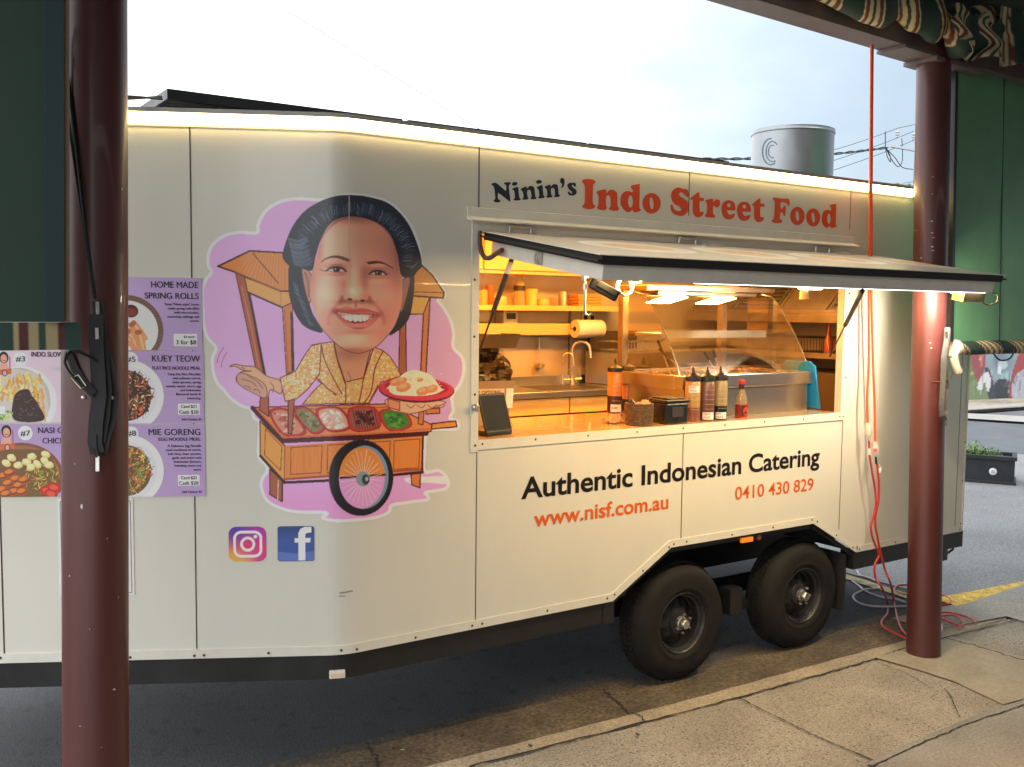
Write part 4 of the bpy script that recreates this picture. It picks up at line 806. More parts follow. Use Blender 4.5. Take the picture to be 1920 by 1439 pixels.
# overhead cupboards with doors, shelf, low ledge
b = MB(); b.box2((XL+.01, 1.80, 2.112), (3.02, YB-.001, ZC-.01)); cup = b.build('overhead_cupboard', M_lam, P)
x = XL+.02
for k in range(4):
    b = MB(); b.box2((x, 1.782, 2.135), (x+.62, 1.7985, ZC-.03), bev=.003); b.build('cupboard_door', M_lam, cup); x += .635
b = MB(); b.box2((XL+.01, 1.84, 1.888), (3.0, YB-.001, 1.906)); b.box2((XL+.01, 1.832, 1.876), (3.0, 1.839, 1.910)); b.build('wall_shelf', M_lam, P)
b = MB(); b.box2((XL+.01, 1.93, 1.708), (2.80, YB-.001, 1.722)); b.box2((XL+.01, 1.925, 1.712), (2.80, 1.929, 1.788)); b.build('wall_ledge', M_lam, P)
# bench with stainless top, drawers below
b = MB(); b.box2((XL+.01, 1.50, 1.325), (3.6, YB-.001, 1.365), bev=.004); b.box2((XL+.01, 2.04, 1.366), (3.6, 2.058, 1.42)); bench = b.build('steel_bench', M_steel, P)
b = MB(); b.box2((2.10, 1.60, 1.3655), (2.62, 1.92, 1.367)); b.build('sink_bowl', mat('sink_shadow', (.20, .19, .17), .35, .9), bench)  # flat plate; its dark tone is the bowl's shade
b = MB(); b.box2((XL+.01, 1.56, .90), (3.6, YB-.001, 1.323)); und = b.build('bench_cupboard', mat('bench_dark', (.06, .05, .045), .6), P)
for (x0, x1) in ((XL+.02, 1.30), (1.31, 2.24), (2.25, 2.80)):
    b = MB(); b.box2((x0, 1.535, 1.215), (x1, 1.559, 1.318), bev=.004); b.build('bench_drawer', M_lam, und)
# taps
def gooseneck(px, r, h, rad, name):
    o = np.array(atY(px, 712, 1.93)); o[2] = 1.3655; e = np.array([R_[0], R_[1], 0]); e /= np.linalg.norm(e)
    pts = [o, o+[0, 0, h*.5], o+[0, 0, h-rad]]+[o+e*(rad-rad*math.cos(a))+np.array([0, 0, h-rad+rad*math.sin(a)]) for a in np.linspace(.2, math.pi-.1, 12)]; pts.append(pts[-1]+e*.006-np.array([0, 0, .06]))
    b = MB(); b.tube(pts, [r]*(len(pts)-1)+[r*1.3], 10); b.lathe([(0, 0), (r*2.2, 0), (r*2.2, .008), (r*1.6, .06), (0, .06)], 14, None, o); b.tube([o+[0, 0, .035], o+e*.07+[0, 0, .04]], r*.9, 8); b.tube([o+e*.06+[0, 0, .04], o+e*.045+[0, 0, .11]], .005, 6)
    b.build(name, M_zinc, bench, 40)
gooseneck(1072, .012, .30, .062, 'mixer_tap'); gooseneck(1055, .006, .22, .035, 'filter_tap')
# range hood on the end wall: sloping baffle filters between frames
M_hood = mat('hood_steel', (.34, .28, .20), .4, .7, var=.2, vscale=6)
M_baffle = mat('baffle_dark', (.035, .02, .012), .5)
b = MB(); b.box2((3.66, .25, 1.815), (XR-.001, 1.95, 1.875), bev=.003); b.box2((3.66, .25, 1.876), (3.675, 1.95, 1.90)); hood = b.build('range_hood', M_hood, P)
ya = .27
for k in range(4):
    y0 = ya+k*.42; y1 = y0+.41; bx = lambda t, o: (3.70+.40*t-o*.7, 1.885+.34*t-o*.7*-1)
    fr = MB(); bf = MB(); n = 13
    def pp(y, t, o=0.0): return (3.69+.42*t-.72*o, y, 1.885+.40*t+.69*o*0+.0*o+(.69*o))
    for (a0, a1, c0, c1) in ((y0, y1, 0, .05), (y0, y1, .95, 1), (y0, y0+.025, .05, .95), (y1-.025, y1, .05, .95)):
        fr.hexa([pp(a0, c0), pp(a1, c0), pp(a1, c1), pp(a0, c1), pp(a0, c0, .014), pp(a1, c0, .014), pp(a1, c1, .014), pp(a0, c1, .014)])
    if k % 2 == 0:
        for j in range(n):
            c0 = .06+.88*j/n; c1 = c0+.88/n*.45
            fr.hexa([pp(y0+.025, c0), pp(y1-.025, c0), pp(y1-.025, c1), pp(y0+.025, c1), pp(y0+.025, c0, .010), pp(y1-.025, c0, .010), pp(y1-.025, c1, .010), pp(y0+.025, c1, .010)])
        bf.add([pp(y0, 0, -.001), pp(y1, 0, -.001), pp(y1, 1, -.001), pp(y0, 1, -.001)], [(0, 1, 2, 3)])
    else: fr.hexa([pp(y0+.025, .05), pp(y1-.025, .05), pp(y1-.025, .95), pp(y0+.025, .95), pp(y0+.025, .05, .008), pp(y1-.025, .05, .008), pp(y1-.025, .95, .008), pp(y0+.025, .95, .008)])
    f_ = fr.build('filter_panel', M_zinc if k % 2 == 0 else M_hood, hood)
    if k % 2 == 0: bf.build('filter_gap', M_baffle, f_)
b = MB(); b.box2((3.70, .45, 1.58), (XR-.002, 1.95, 1.615)); b.box2((XR-.03, .3, 1.70), (XR-.002, 1.95, 1.72)); b.build('end_shelf', M_hood, P)
M_cool = mat('cooking_bench', (.10, .07, .045), .5, .3)
b = MB(); b.box2((3.62, .30, .95), (XR-.002, 1.49, 1.49)); b.build('cooking_bench', M_cool, P)
# lit inside: unseen amber ceiling light for the glow, added fill, spot lamp
M_amb = emis('amber_room_light', (1.0, .29, .010), 74.0)
b = MB(); b.box2((.80, .95, ZC-.03), (1.9, 1.1, ZC-.002)); b.build('unseen_ceiling_light', M_amb, P)
b = MB(); b.box2((2.3, .85, ZC-.03), (3.3, 1.0, ZC-.002)); b.build('unseen_ceiling_light', emis('warm_fill_light', (1.0, .46, .10), 40.0), P)  # second ceiling light, unseen, added to brighten the right half
q = atX(1507, 541, 3.3); M_lamp = emis('white_lamp', (1, .95, .82), 9.0)
q = atY(1507, 543, .55); b = MB(); b.box((q[0]+.06, q[1], q[2]+.01), (.16, .06, .02), bev=.004); ls = b.build('spot_lamp', M_lamp, P)
b = MB(); b.tube([(q[0], q[1], q[2]+.02), (q[0]+.005, q[1], q[2]-.06)], [.02, .032], 12); b.build('spot_lamp_shade', mat('lamp_cream', (.8, .7, .45), .3), ls, 40)

# ------------------------------------------------------------------ serving hatch (open awning door)
HZ, HY0, HY1, HZ1, HX0, HX1 = 2.212, -.012, -.800, 2.083, .606, 3.165
hd = np.array([0, HY1-HY0, HZ1-HZ]); HL = np.hypot(hd[1], hd[2]); hd = hd/HL; hn = np.array([0, hd[2], -hd[1]])
def H(X, s, t): return np.array([X, HY0, HZ])+hd*s+hn*t
def hbox(b, x0, x1, s0, s1, t0, t1): return b.hexa([H(x0, s0, t0), H(x1, s0, t0), H(x1, s1, t0), H(x0, s1, t0), H(x0, s0, t1), H(x1, s0, t1), H(x1, s1, t1), H(x0, s1, t1)])
def hplane(px, py, t=-.06):
    d = ray(px, py); o = H(0, 0, t); k = ((o-CAM)@hn)/(d@hn); return CAM+d*k
b = MB(); sk = .04
for (x0, x1, s0, s1) in ((HX0+.03, HX1-.03, .025, .045), (HX0+.03, HX1-.03, HL-.045, HL-.022), (HX0+.03, HX0+.05, .0455, HL-.0455), (HX1-.05, HX1-.03, .0455, HL-.0455)): hbox(b, x0, x1, s0, s1, -.098, -.0405)
hatch = b.build('serving_hatch', M_trim, P)
b = MB(); hbox(b, HX0+.051, HX1-.051, .046, HL-.046, -.058, -.0405); b.build('hatch_lining', M_inner, hatch)
b = MB(); hbox(b, HX0, HX1, .004, HL, -.040, -.007); gs = b.build('gasket', M_rub, hatch)
b = MB(); hbox(b, HX0-.02, HX1+.03, .0, HL+.004, -.030, -.022); b.build('gasket_lip', M_rub, gs)
# outer skin with faded printed plates
q = Paint(0, 0, 250, 80, 3, (168, 160, 150))
for k in range(4):
    c = (52+k*62, 42); q.ell(c, 27, 20, (224, 222, 216)); q.ell(c, 24, 17, (214, 176, 150), al=.55); q.ell((c[0], c[1]), 17, 11, (196, 130, 96), al=.45)
    for j in range(60): a = random.uniform(0, 6.28); r = random.uniform(0, 1)**.5; q.ell((c[0]+15*r*math.cos(a), c[1]+10*r*math.sin(a)), random.uniform(.6, 2), random.uniform(.4, 1.2), random.choice([(176, 60, 40), (206, 170, 70), (120, 140, 60), (226, 200, 170), (150, 90, 60)]), 0, .35)
for k in range(4): q.stroke([(26+k*62, 70), (70+k*62, 70)], (150, 110, 110), 1.2, .4)
Ug = np.linspace(HX0-.012, HX1+.012, 400); Vg = np.linspace(.0, HL+.004, 120); G, K = np.meshgrid(np.linspace(0, 249.9, 400), np.linspace(79.9, 0, 120))
grid_obj('hatch_skin', Ug, Vg, lambda a, c: np.stack([a, HY0+hd[1]*c+0*a, HZ+hd[2]*c-.0+0*a], -1)+hn*-.0035, art_lin(q.sample(G, K)), None, M_paint, hatch)
b = MB(); hbox(b, HX0-.012, HX1+.012, 0, HL+.004, -.0065, -.0036); b.build('hatch_skin_back', M_trim, hatch)
b = MB(); hbox(b, HX0+.06, HX1-.06, HL-.084, HL-.046, -.0905, -.059); b.build('light_strip_rail', M_alu, hatch)
b = MB(); b.add([H(HX0+.07, HL-.082, -.0925), H(HX1-.07, HL-.082, -.0925), H(HX1-.07, HL-.050, -.0925), H(HX0+.07, HL-.050, -.0925)], [(0, 1, 2, 3)]); b.build('hatch_light_strip', M_hled, hatch)
b = MB(); hbox(b, HX0+.50, HX1-.08, HL-.042, HL-.028, -.1015, -.0985); b.build('light_diffuser', emis('diffuser_glow', (1, .93, .8), 3.0), hatch)
b = MB(); hbox(b, HX1-.11, HX1-.07, HL-.34, HL-.13, -.124, -.104); b.build('hatch_end_lamp', emis('hatch_end_light', (1.0, .90, .70), 330.0), hatch)
q = hplane(1815, 558, -.12); M_card = mat('brown_driver_box', (.20, .15, .06), .6, var=.2, vscale=30)
b = MB(); hbox(b, HX1-.22, HX1-.04, HL-.115, HL-.05, -.150, -.1035); b.tube(cat_rom([H(HX1-.04, HL-.08, -.13), H(HX1+.02, HL-.07, -.165), H(HX1+.09, HL-.06, -.15), H(HX1+.08, HL-.06, -.11), H(HX1-.02, HL-.05, -.099)], 4, False), .004, 6); b.build('led_driver', M_card, hatch)
def strut(p_up, p_lo, k=.52, fl=False):
    b = MB(); p_up = np.array(p_up); p_lo = np.array(p_lo); m_ = p_up+(p_lo-p_up)*k; b.tube([p_up, m_], .011, 10); s_ = b.build('gas_strut', M_black, hatch, 40)
    b = MB(); b.tube([m_, p_lo], .0045, 8); b.build('strut_rod', mat('dark_rod', (.05, .045, .045), .3, .8), s_, 40)
    if fl: b = MB(); b.box(p_up+np.array([0, 0, .012]), (.035, .045, .03), bev=.003); b.build('strut_bracket', M_galv, s_)
    if fl: b = MB(); b.tube([p_up+(p_lo-p_up)*.06, p_up+(p_lo-p_up)*.30*.62], .0116, 10); b.build('strut_label', M_alu, s_, 40)
strut(hplane(961, 482, -.105), atY(899.5, 657, .03), .60, True); strut(hplane(1617, 546, -.105), atY(1556, 668, .10), .46)
b = MB(); pa = hplane(1097, 518, -.1); b.box(pa-np.array([0, 0, .0]), (.02, .02, .035)); zb = 1.915
lo_ = np.array([pa[0], pa[1], pa[2]-.125]); b.tube([pa, lo_, lo_+[.004, 0, -.015], lo_+[.018, 0, -.020], lo_+[.032, 0, -.012]], .0045, 8); b.tube([pa-[0, 0, .03], pa-[0, 0, .05]], .009, 10); b.build('stay_hook', M_zinc, hatch, 40)
pm = H(HX0+.0295, 0.0, 0); q = hplane(1054, 487, -.07); b = MB(); s_ = (q-np.array([0, HY0, HZ]))@hd; hbox(b, HX0+.019, HX0+.0295, s_-.018, s_+.018, -.092, -.046); hbox(b, HX0+.009, HX0+.019, s_-.014, s_+.004, -.080, -.055); b.build('hatch_catch', M_zinc, hatch)
b = MB(); a0 = atY(899.5, 434, -.004); b.tube(cat_rom([a0, atY(901, 465, -.02), atY(908, 482, -.05), atY(918, 484, -.07), atY(930, 476, -.10), atY(942, 469, -.14)], 5, False), .0105, 8); b.build('hatch_cable', mat('brown_conduit', (.10, .065, .055), .5), hatch, 60)
for px_ in (978, 1292, 1546):
    X = atY(px_, 425, -.02)[0]; b = MB(); b.tube([(X-.055, -.012, 2.236), (X+.055, -.012, 2.236)], .010, 8); b.box((X, -.006, 2.262), (.10, .006, .045)); b.tube([(X-.055, -.014, 2.236), (X-.055, -.012, 2.205)], .006, 6); b.tube([(X+.055, -.014, 2.236), (X+.055, -.012, 2.205)], .006, 6)
    hbox(b, X+.05, X+.17, .03, .075, -.003, .003); b.build('hatch_hinge', M_alu, hatch, 40)
# device with coiled cable clipped below the hatch
q = hplane(1133, 543, -.14); dv = thing('cable_reel_lamp', 'small black clip lamp with white coiled cable hanging under the hatch corner', 'clip lamp', q)
b = MB(); M = Matrix.Rotation(math.radians(-33), 4, 'Z') @ Matrix.Rotation(math.radians(28), 4, 'Y'); b.box((0, 0, 0), (.115, .03, .042), M, bev=.006); b.box((.0, -.018, .004), (.08, .008, .02), M); b.build('lamp_body', mat('matt_black', (.006, .006, .006), .8), dv)
b = MB(); t = np.linspace(0, 2*math.pi*2.3, 50); b.tube([(.075+.034*math.cos(a)+.004*k/50, -.02-.015*k/50, -.0+.032*math.sin(a)+.01) for k, a in enumerate(t)], .0045, 6); b.tube([(.10, -.03, .02), (.15, -.03, .028), (.17, -.01, .05)], .004, 6); b.build('coiled_cable', M_white, dv, 60)

# ------------------------------------------------------------------ roof equipment
EXC = np.array([3.56, .9, 2.616]); EXR = .262
def solar(x0, x1, lab):
    t = bpy.data.objects.new('solar_panel', None); sc.collection.objects.link(t); t.location = ((x0+x1)/2, .3, 2.645); t.parent = P; t['label'] = lab
    w_ = (x1-x0)/2; b = MB()
    for (a, c) in (((-w_, 0, .008), (w_, .025, .046)), ((-w_, 1.575, .008), (w_, 1.60, .046)), ((-w_, .0255, .008), (-w_+.025, 1.5745, .046)), ((w_-.025, .0255, .008), (w_, 1.5745, .046))): b.box2(a, c)
    b.build('panel_frame', M_black, t); b = MB(); b.box2((-w_+.026, .026, .038), (w_-.026, 1.574, .042)); b.build('solar_cells', mat('solar_backsheet', (.42, .43, .42), .4), t)
    b = MB()
    for k in range(1, 4): b.box2((-w_+.026+k*(2*w_-.05)/4-.003, .03, .036), (-w_+.026+k*(2*w_-.05)/4+.003, 1.57, .0376))
    for k in range(1, 7): b.box2((-w_+.03, .03+k*.22, .0355), (w_-.03, .036+k*.22, .0358))
    b.build('cell_lines', M_white, t)
    b = MB(); b.box2((-w_+.02, .2, -.004), (-w_+.06, 1.4, .0075)); b.box2((w_-.06, .2, -.004), (w_-.02, 1.4, .0075)); b.build('mounting_foot', M_alu, t)
    return t
solar(-.60, .385, 'black framed solar panel overhanging the trailer nose with its pale underside showing'); solar(.415, 1.385, 'middle one of the three black framed solar panels on the trailer roof'); solar(1.40, 2.36, 'black framed solar panel on the trailer roof nearest the round exhaust cowl')
ex = bpy.data.objects.new('exhaust_cowl', None); sc.collection.objects.link(ex); ex.location = EXC; ex.parent = P; ex['label'] = 'round galvanised exhaust cowl with dark ring emblem'
R0 = EXR; b = MB(); b.lathe([(R0-.008, -.002), (R0-.008, .125), (R0+.003, .128), (R0+.006, .133), (R0+.003, .138), (R0, .140), (R0, .418), (R0+.005, .421), (R0+.006, .426), (R0+.004, .430), (R0+.004, .446), (R0-.001, .449), (R0-.011, .444), (R0-.013, .10), (0, .09)], 72); b.build('cowl_body', M_galv, ex, 30)
b = MB(); b.lathe([(0, .2), (.14, .2), (.16, .15), (.14, .10)], 24); b.build('fan_hub', M_black, ex)
b = MB()   # three concentric open rings as the cowl's emblem
M_emb = mat('emblem_slate', (.10, .14, .18), .5)
def cyl(a, h, r=.3862): return (r*math.cos(a), r*math.sin(a), h)
def on_cyl(px, py):
    o = CAM-EXC; d = ray(px, py); A_ = d[0]**2+d[1]**2; B_ = 2*(o[0]*d[0]+o[1]*d[1]); C_ = o[0]**2+o[1]**2-(EXR+.0012)**2; t = (-B_-math.sqrt(max(0, B_*B_-4*A_*C_)))/(2*A_); return o+d*t
ctr = (1400+470/10.667, 220+690/10.667)
for (rx, ry, a0, a1, w_) in ((15.8, 24.5, 60, 275, 2.6), (12.0, 19.0, 62, 318, 2.3), (7.6, 11.8, 70, 290, 2.2)):
    rows = [[], []]
    for a in np.linspace(a0, a1, 40):
        c_, s_ = math.cos(math.radians(a)), math.sin(math.radians(a)); x0 = 4 if rx < 13 else 1
        for k, e in ((0, -w_/2), (1, w_/2)): rows[k].append(on_cyl(ctr[0]+x0+(rx+e)*c_, ctr[1]+(ry+e)*s_))
    b.sheet(rows)
b.build('cowl_emblem', M_emb, ex)

# ------------------------------------------------------------------ things on and behind the counter
ZT = 1.3262
def squeeze_bottle(loc, h, r, capc, fill, low_, k_, labtxt, labcol, lab, rot=0.0, labz=.1, labh=.16):
    t = thing('sauce_bottle', lab, 'sauce bottle', loc, rot, 'squeeze bottles on the serving counter')
    b = MB(); b.lathe([(0, 0), (r*.9, 0), (r, h*.03), (r, h*k_)], 28); b.build('sauce', mat('sauce_%s' % '_'.join('%02x' % int(255*c) for c in low_), low_, .3), t, 50)
    b = MB(); b.lathe([(r, h*k_), (r, h*.97), (r*.9, h)], 28); b.build('bottle_wall', mat('stained_plastic_%s' % '_'.join('%02x' % int(255*c) for c in fill), fill, .3), t, 50)
    b = MB()
    for k in range(5): z = h*(.30+.12*k); b.tube([(r*1.004*math.cos(a), r*1.004*math.sin(a), z) for a in np.linspace(-2.6, -1.0, 9)], .0008, 5)
    b.build('measure_line', mat('pale_mark', (.5, .42, .35), .4), t)
    b = MB(); b.lathe([(r*1.05, h), (r*1.06, h+.004), (r*1.05, h+.021), (r*.95, h+.025), (r*.55, h+.03), (r*.28, h+.04), (.0045, h+.068), (.0035, h+.071), (0, h+.071)], 24); b.build('nozzle_cap', mat('cap_%s' % '_'.join('%02x' % int(255*c) for c in capc), capc, .4), t, 40)
    if labtxt:
        b = MB(); a0 = math.atan2(CAM[1]-loc[1], CAM[0]-loc[0])-rot; av = np.linspace(a0-.55, a0+1.05, 10)
        b.sheet([[(r*1.012*math.cos(a), r*1.012*math.sin(a), h*z) for a in av] for z in (labz, labz+labh)]); lb = b.build('bottle_label', M_white, t)
        b = MB(); n = len(labtxt)
        for i, s_ in enumerate(labtxt):
            V, Fc = text_raw(s_, .02); V = V-V.min(0); sx = .60*r*(1.6 if len(s_) > 3 else 1.05)/V[:, 0].max(); sz = h*labh*.30/cap_height(); z0 = h*(labz+labh*(.60 if n == 2 and i == 0 else .12 if n == 2 else .35))
            b.add([(r*1.02*math.cos(a0-.45+x*sx/r), r*1.02*math.sin(a0-.45+x*sx/r), z0+y*sz) for x, y in V], Fc)
        b.build('label_print', mat('label_ink_%s' % ('red' if labcol[0] > .3 else 'black'), labcol, .5), lb)
    return t
squeeze_bottle((1.925, .087, ZT), .205, .0385, (.015, .012, .035), (.38, .23, .07), (.20, .075, .06), .35, ('SWEET', 'CHILLI'), (.6, .08, .03), 'amber squeeze bottle labelled sweet chilli with dark purple cap beside the black box', labz=.72, labh=.17)
squeeze_bottle((2.014, .075, ZT), .203, .0385, (.012, .025, .014), (.14, .06, .05), (.13, .055, .045), .5, ('TOMATO', 'SAUCE'), (.6, .05, .02), 'full red brown squeeze bottle with dark green cap between two other squeeze bottles', labz=.04, labh=.18)
squeeze_bottle((2.103, .070, ZT), .205, .0375, (.03, .018, .015), (.30, .22, .10), (.012, .015, .018), .36, ('SOY', 'SAUCE'), (.01, .01, .01), 'squeeze bottle of black soy sauce next to the glass chilli bottle', labz=.04, labh=.16)
q = atZ(1152, 774, ZT); squeeze_bottle((q[0], q[1], ZT), .225, .040, (.012, .012, .012), (.55, .20, .03), (.03, .02, .018), .42, ('SWEET',), (.02, .02, .02), 'orange squeeze bottle with black cap at the far left end of the food warmer', labz=.03, labh=.18)
q = atZ(1176, 771, ZT); squeeze_bottle((q[0]+.02, q[1]+.03, ZT), .225, .040, (.012, .012, .012), (.42, .16, .04), (.04, .03, .02), .3, None, (0, 0, 0), 'brownish squeeze bottle half hidden behind the orange one by the food warmer')
gb = thing('chilli_sauce_bottle', 'small glass bottle of red chilli sauce with red cap on the window sill', 'sauce bottle', (2.276, .085, ZT))
M_gl = mat('bottle_glass', (.42, .30, .16), .08, spec=.6, alpha=.55); b = MB(); b.lathe([(.031, .072), (.0315, .085), (.029, .10), (.020, .130), (.0145, .150), (.0135, .172)], 24); b.build('bottle_glass', M_gl, gb, 50)
b = MB(); b.lathe([(0, 0), (.030, 0), (.033, .004), (.0325, .060), (.031, .0715), (0, .0715)], 24); b.build('sauce', mat('chilli_red', (.30, .02, .012), .15, coat=.5), gb, 50)
b = MB(); b.lathe([(.0145, .150), (.0152, .170), (.0148, .176)], 16); b.build('neck_label', mat('neck_black', (.03, .015, .015), .4), gb, 40); b = MB(); b.lathe([(.0155, .176), (.016, .178), (.016, .196), (.0145, .199), (0, .199)], 20); b.build('screw_cap', mat('cap_red', (.62, .02, .02), .3), gb, 40)
b = MB(); av = np.linspace(-2.75, -.5, 14); b.sheet([[(.0336*math.cos(a), .0336*math.sin(a), z) for a in av] for z in (.012, .066)]); lb = b.build('bottle_label', mat('label_dark_red', (.09, .012, .012), .4), gb, 50)
b = MB(); av = np.linspace(-2.05, -1.15, 9); b.sheet([[(.0342*math.cos(a), .0342*math.sin(a), z+.018*(1-abs(a+1.6)/.45)) for a in av] for z in (.026, .044)]); b.sheet([[(.0344*math.cos(a), .0344*math.sin(a), z) for a in np.linspace(-1.95, -1.25, 7)] for z in (.0165, .022)]); b.build('label_emblem', mat('label_bright_red', (.66, .05, .03), .4), lb)
# woven basket, napkins, black box
bk = thing('woven_basket', 'small round brown woven basket on the counter edge', 'basket', (1.576, .095, ZT))
M_wick = mat('wicker', (.12, .07, .032), .7, var=.5, vscale=60); b = MB(); b.lathe([(0, .002), (.064, .002), (.0645, .03), (.067, .098), (.066, .103), (.062, .1), (.059, .01), (0, .008)], 40)
for k in range(13):
    z = .006+.0075*k; r = .0650+.0025*z/.1; b.tube([(r*math.cos(a)+.0014*math.cos(a)*math.cos(20*a+math.pi*k), r*math.sin(a)+.0014*math.sin(a)*math.cos(20*a+math.pi*k), z) for a in np.linspace(0, 2*math.pi, 81)[:-1]], .0037, 5, closed=True)
b.build('basket_wall', M_wick, bk, 60); b = MB(); b.tube([(.067*math.cos(a), .067*math.sin(a), .103) for a in np.linspace(0, 2*math.pi, 41)[:-1]], .005, 6, closed=True); b.build('basket_rim', mat('wicker_dark', (.10, .06, .03), .7, var=.4, vscale=50), bk, 60)
M_nap = mat('kraft_napkin', (.46, .30, .17), .8, var=.15, vscale=30)
def crumple(name, lab, cat, loc, size, m, seed):
    r = np.random.default_rng(seed); t = thing(name, lab, cat, loc); n = 12; rows = []
    for i in range(n): rows.append([((j/(n-1)-.5)*size[0]+r.normal(0, .002), (i/(n-1)-.5)*size[1]+r.normal(0, .002), max(.001, size[2]*(.4+.6*math.sin(2.6*j/(n-1)+seed)**2)*math.sin(math.pi*(.15+.7*i/(n-1)))+r.normal(0, .004))) for j in range(n)])
    b = MB(); b.sheet(rows); b.build('sheet', m, t); return t
crumple('paper_napkin', 'crumpled brown paper napkins lying left of the woven basket', 'napkin', (1.53, .215, ZT), (.14, .10, .045), M_nap, 3)
t = crumple('paper_napkin', 'folded brown paper napkin sticking out of the woven basket', 'napkin', (1.575, .10, ZT+.09), (.10, .07, .032), M_nap, 5)
bx = thing('storage_box', 'black lidded plastic box beside the woven basket', 'box', (1.765, .095, ZT), 0)
M_bb = mat('black_plastic', (.012, .013, .016), .3, var=.2, vscale=20); b = MB(); b.box((0, 0, .052), (.145, .14, .104), bev=.008); b.build('box_body', M_bb, bx); b = MB(); b.box((0, 0, .113), (.158, .152, .016), bev=.005); b.box((0, 0, .125), (.12, .115, .008), bev=.003); b.build('box_lid', M_bb, bx)
b = MB(); b.box((.0, -.072, .06), (.075, .004, .05)); b.build('box_window', mat('smoke_panel', (.05, .045, .045), .2), bx)
# tablet on stand, payment sign behind
tb = thing('payment_tablet', 'black payment tablet on a low stand at the left end of the counter', 'tablet', (.745, .135, ZT), math.radians(12))
b = MB(); b.box((0, .03, .012), (.16, .17, .024), bev=.006); b.build('stand_base', M_black, tb)
b = MB(); M = Matrix.Rotation(math.radians(-18), 4, 'X'); b.box((.0, -.02, .10), (.165, .012, .172), M, bev=.005); scn = b.build('tablet_body', mat('tablet_black', (.006, .006, .007), .45), tb)
b = MB(); b.box((.0, -.0267, .0998), (.150, .0005, .155), M); b.build('tablet_screen', mat('dark_glass', (.006, .007, .009), .5, spec=.15), scn)
sgp = atY(948, 772, .40); sg = thing('payment_sign', 'beige tilted payment options sign standing behind the tablet', 'sign', (sgp[0]-.06, .40, ZT), math.radians(-12))
b = MB(); M = Matrix.Rotation(math.radians(-24), 4, 'X'); b.prism([(-.17, .0), (.06, .0), (.135, .225), (-.17, .225)], 1, -.006, .006); b.v = [tuple((M@Vector(q))) for q in b.v]; sb = b.build('sign_board', mat('sign_tan', (.30, .21, .12), .4), sg)
b = MB(); b.add([tuple(M@Vector(q)) for q in ((-.165, -.0068, .085), (.052, -.0068, .085), (.075, -.0068, .185), (-.165, -.0068, .185))], [(0, 1, 2, 3)]); b.build('sign_face', mat('sign_cream', (.62, .50, .33), .45), sb)
b = MB(); b.add([tuple(M@Vector(q)) for q in ((.062, -.0068, .085), (.100, -.0068, .085), (.122, -.0068, .185), (.085, -.0068, .185))], [(0, 1, 2, 3)]); b.build('sign_card', M_white, sb)
b = MB(); V, Fc = text_raw('PAYMENT OPTIONS', .02); V = V-V.min(0); b.add([tuple(M@Vector((-.155+x*.205/V[:, 0].max(), -.0075, .158+y*.016/cap_height()))) for x, y in V], Fc); b.build('sign_print', mat('sign_ink', (.03, .02, .02), .5), sb)
b = MB()
for cx_ in (-.118, -.05, .012): b.add([tuple(M@Vector((cx_+.024*math.cos(a)*r, -.0075, .123+.019*math.sin(a)*r))) for r in (1, .86) for a in np.linspace(0, 2*math.pi, 25)[:-1]], [(i, (i+1) % 24, 24+(i+1) % 24, 24+i) for i in range(24)])
b.build('sign_icon', mat('sign_ink2', (.10, .07, .05), .5), sb)
# ---- heated food warmer
WX0, WX1, WY0, WY1, WZ1 = 1.93, 2.955, .168, .70, 1.548
fw = thing('food_warmer', 'stainless heated food display with curved glass front on the counter', 'food warmer', (WX0, WY0, ZT))
def wl(*q): return (q[0]-WX0, q[1]-WY0, q[2]-ZT)
b = MB(); b.box2(wl(WX0+.03, WY0+.02, ZT), wl(WX1-.03, WY1-.02, 1.4775), bev=.003); b.build('warmer_base', M_steel, fw)
b = MB(); rim = .045
for (a, c) in (((WX0, WY0, 1.478), (WX1, WY0+.06, WZ1)), ((WX0, WY1-.05, 1.478), (WX1, WY1, WZ1+.006)), ((WX0, WY0+.0605, 1.478), (WX0+.05, WY1-.0505, WZ1)), ((WX1-.05, WY0+.0605, 1.478), (WX1, WY1-.0505, WZ1))): b.box2(wl(*a), wl(*c), bev=.003)
b.build('warmer_deck', M_steel, fw)
M_food = mat('hot_food', (.72, .44, .13), .22, var=.5, vscale=30, bump=.6, bscale=60, coat=.6)
for k in range(4):
    x0 = WX0+.055+k*.232; b = MB(); b.box2(wl(x0, WY0+.065, 1.49), wl(x0+.222, WY1-.055, 1.535)); pn = b.build('food_pan', M_steel, fw); rows = []
    for i in range(12): rows.append([wl(x0+.008+.206*j/11, WY0+.075+(WY1-WY0-.14)*i/11, 1.538+.010*math.sin(3*j+k)*math.cos(2*i+j)+.004*RNG.normal()) for j in range(12)])
    b = MB(); b.sheet(rows); b.build('food', M_food, pn, 60)
M_g = thin_glass('display_glass', (.96, .94, .90), .05, .9)
prof = [(WY0+.035, WZ1+.001)]+[(WY0+.035+.25*(t**1.25), WZ1+.40*t) for t in np.linspace(.12, .88, 8)]
prof += [(WY0+.285, 1.945), (WY0+.33, 1.972), (WY0+.40, 1.985)]
b = MB(); b.sheet([[wl(x, y, z) for x in np.linspace(WX0+.012, WX1-.012, 3)] for y, z in prof]); b.build('curved_glass', M_g, fw, 60)
for xs in (WX0+.010, WX1-.010):
    b = MB(); pl = prof+[(WY1-.02, 1.985), (WY1-.02, WZ1+.007)]; b.add([wl(xs, y, z) for y, z in pl], [tuple(range(len(pl)))]); g_ = b.build('side_glass', M_g, fw)
    b = MB(); b.tube([wl(xs, y-.001, z) for y, z in prof], .0042, 6); b.build('glass_edge', M_zinc, g_, 60)
M_bronze = mat('warm_steel_post', (.42, .36, .30), .35, 1.0, var=.1, vscale=10)
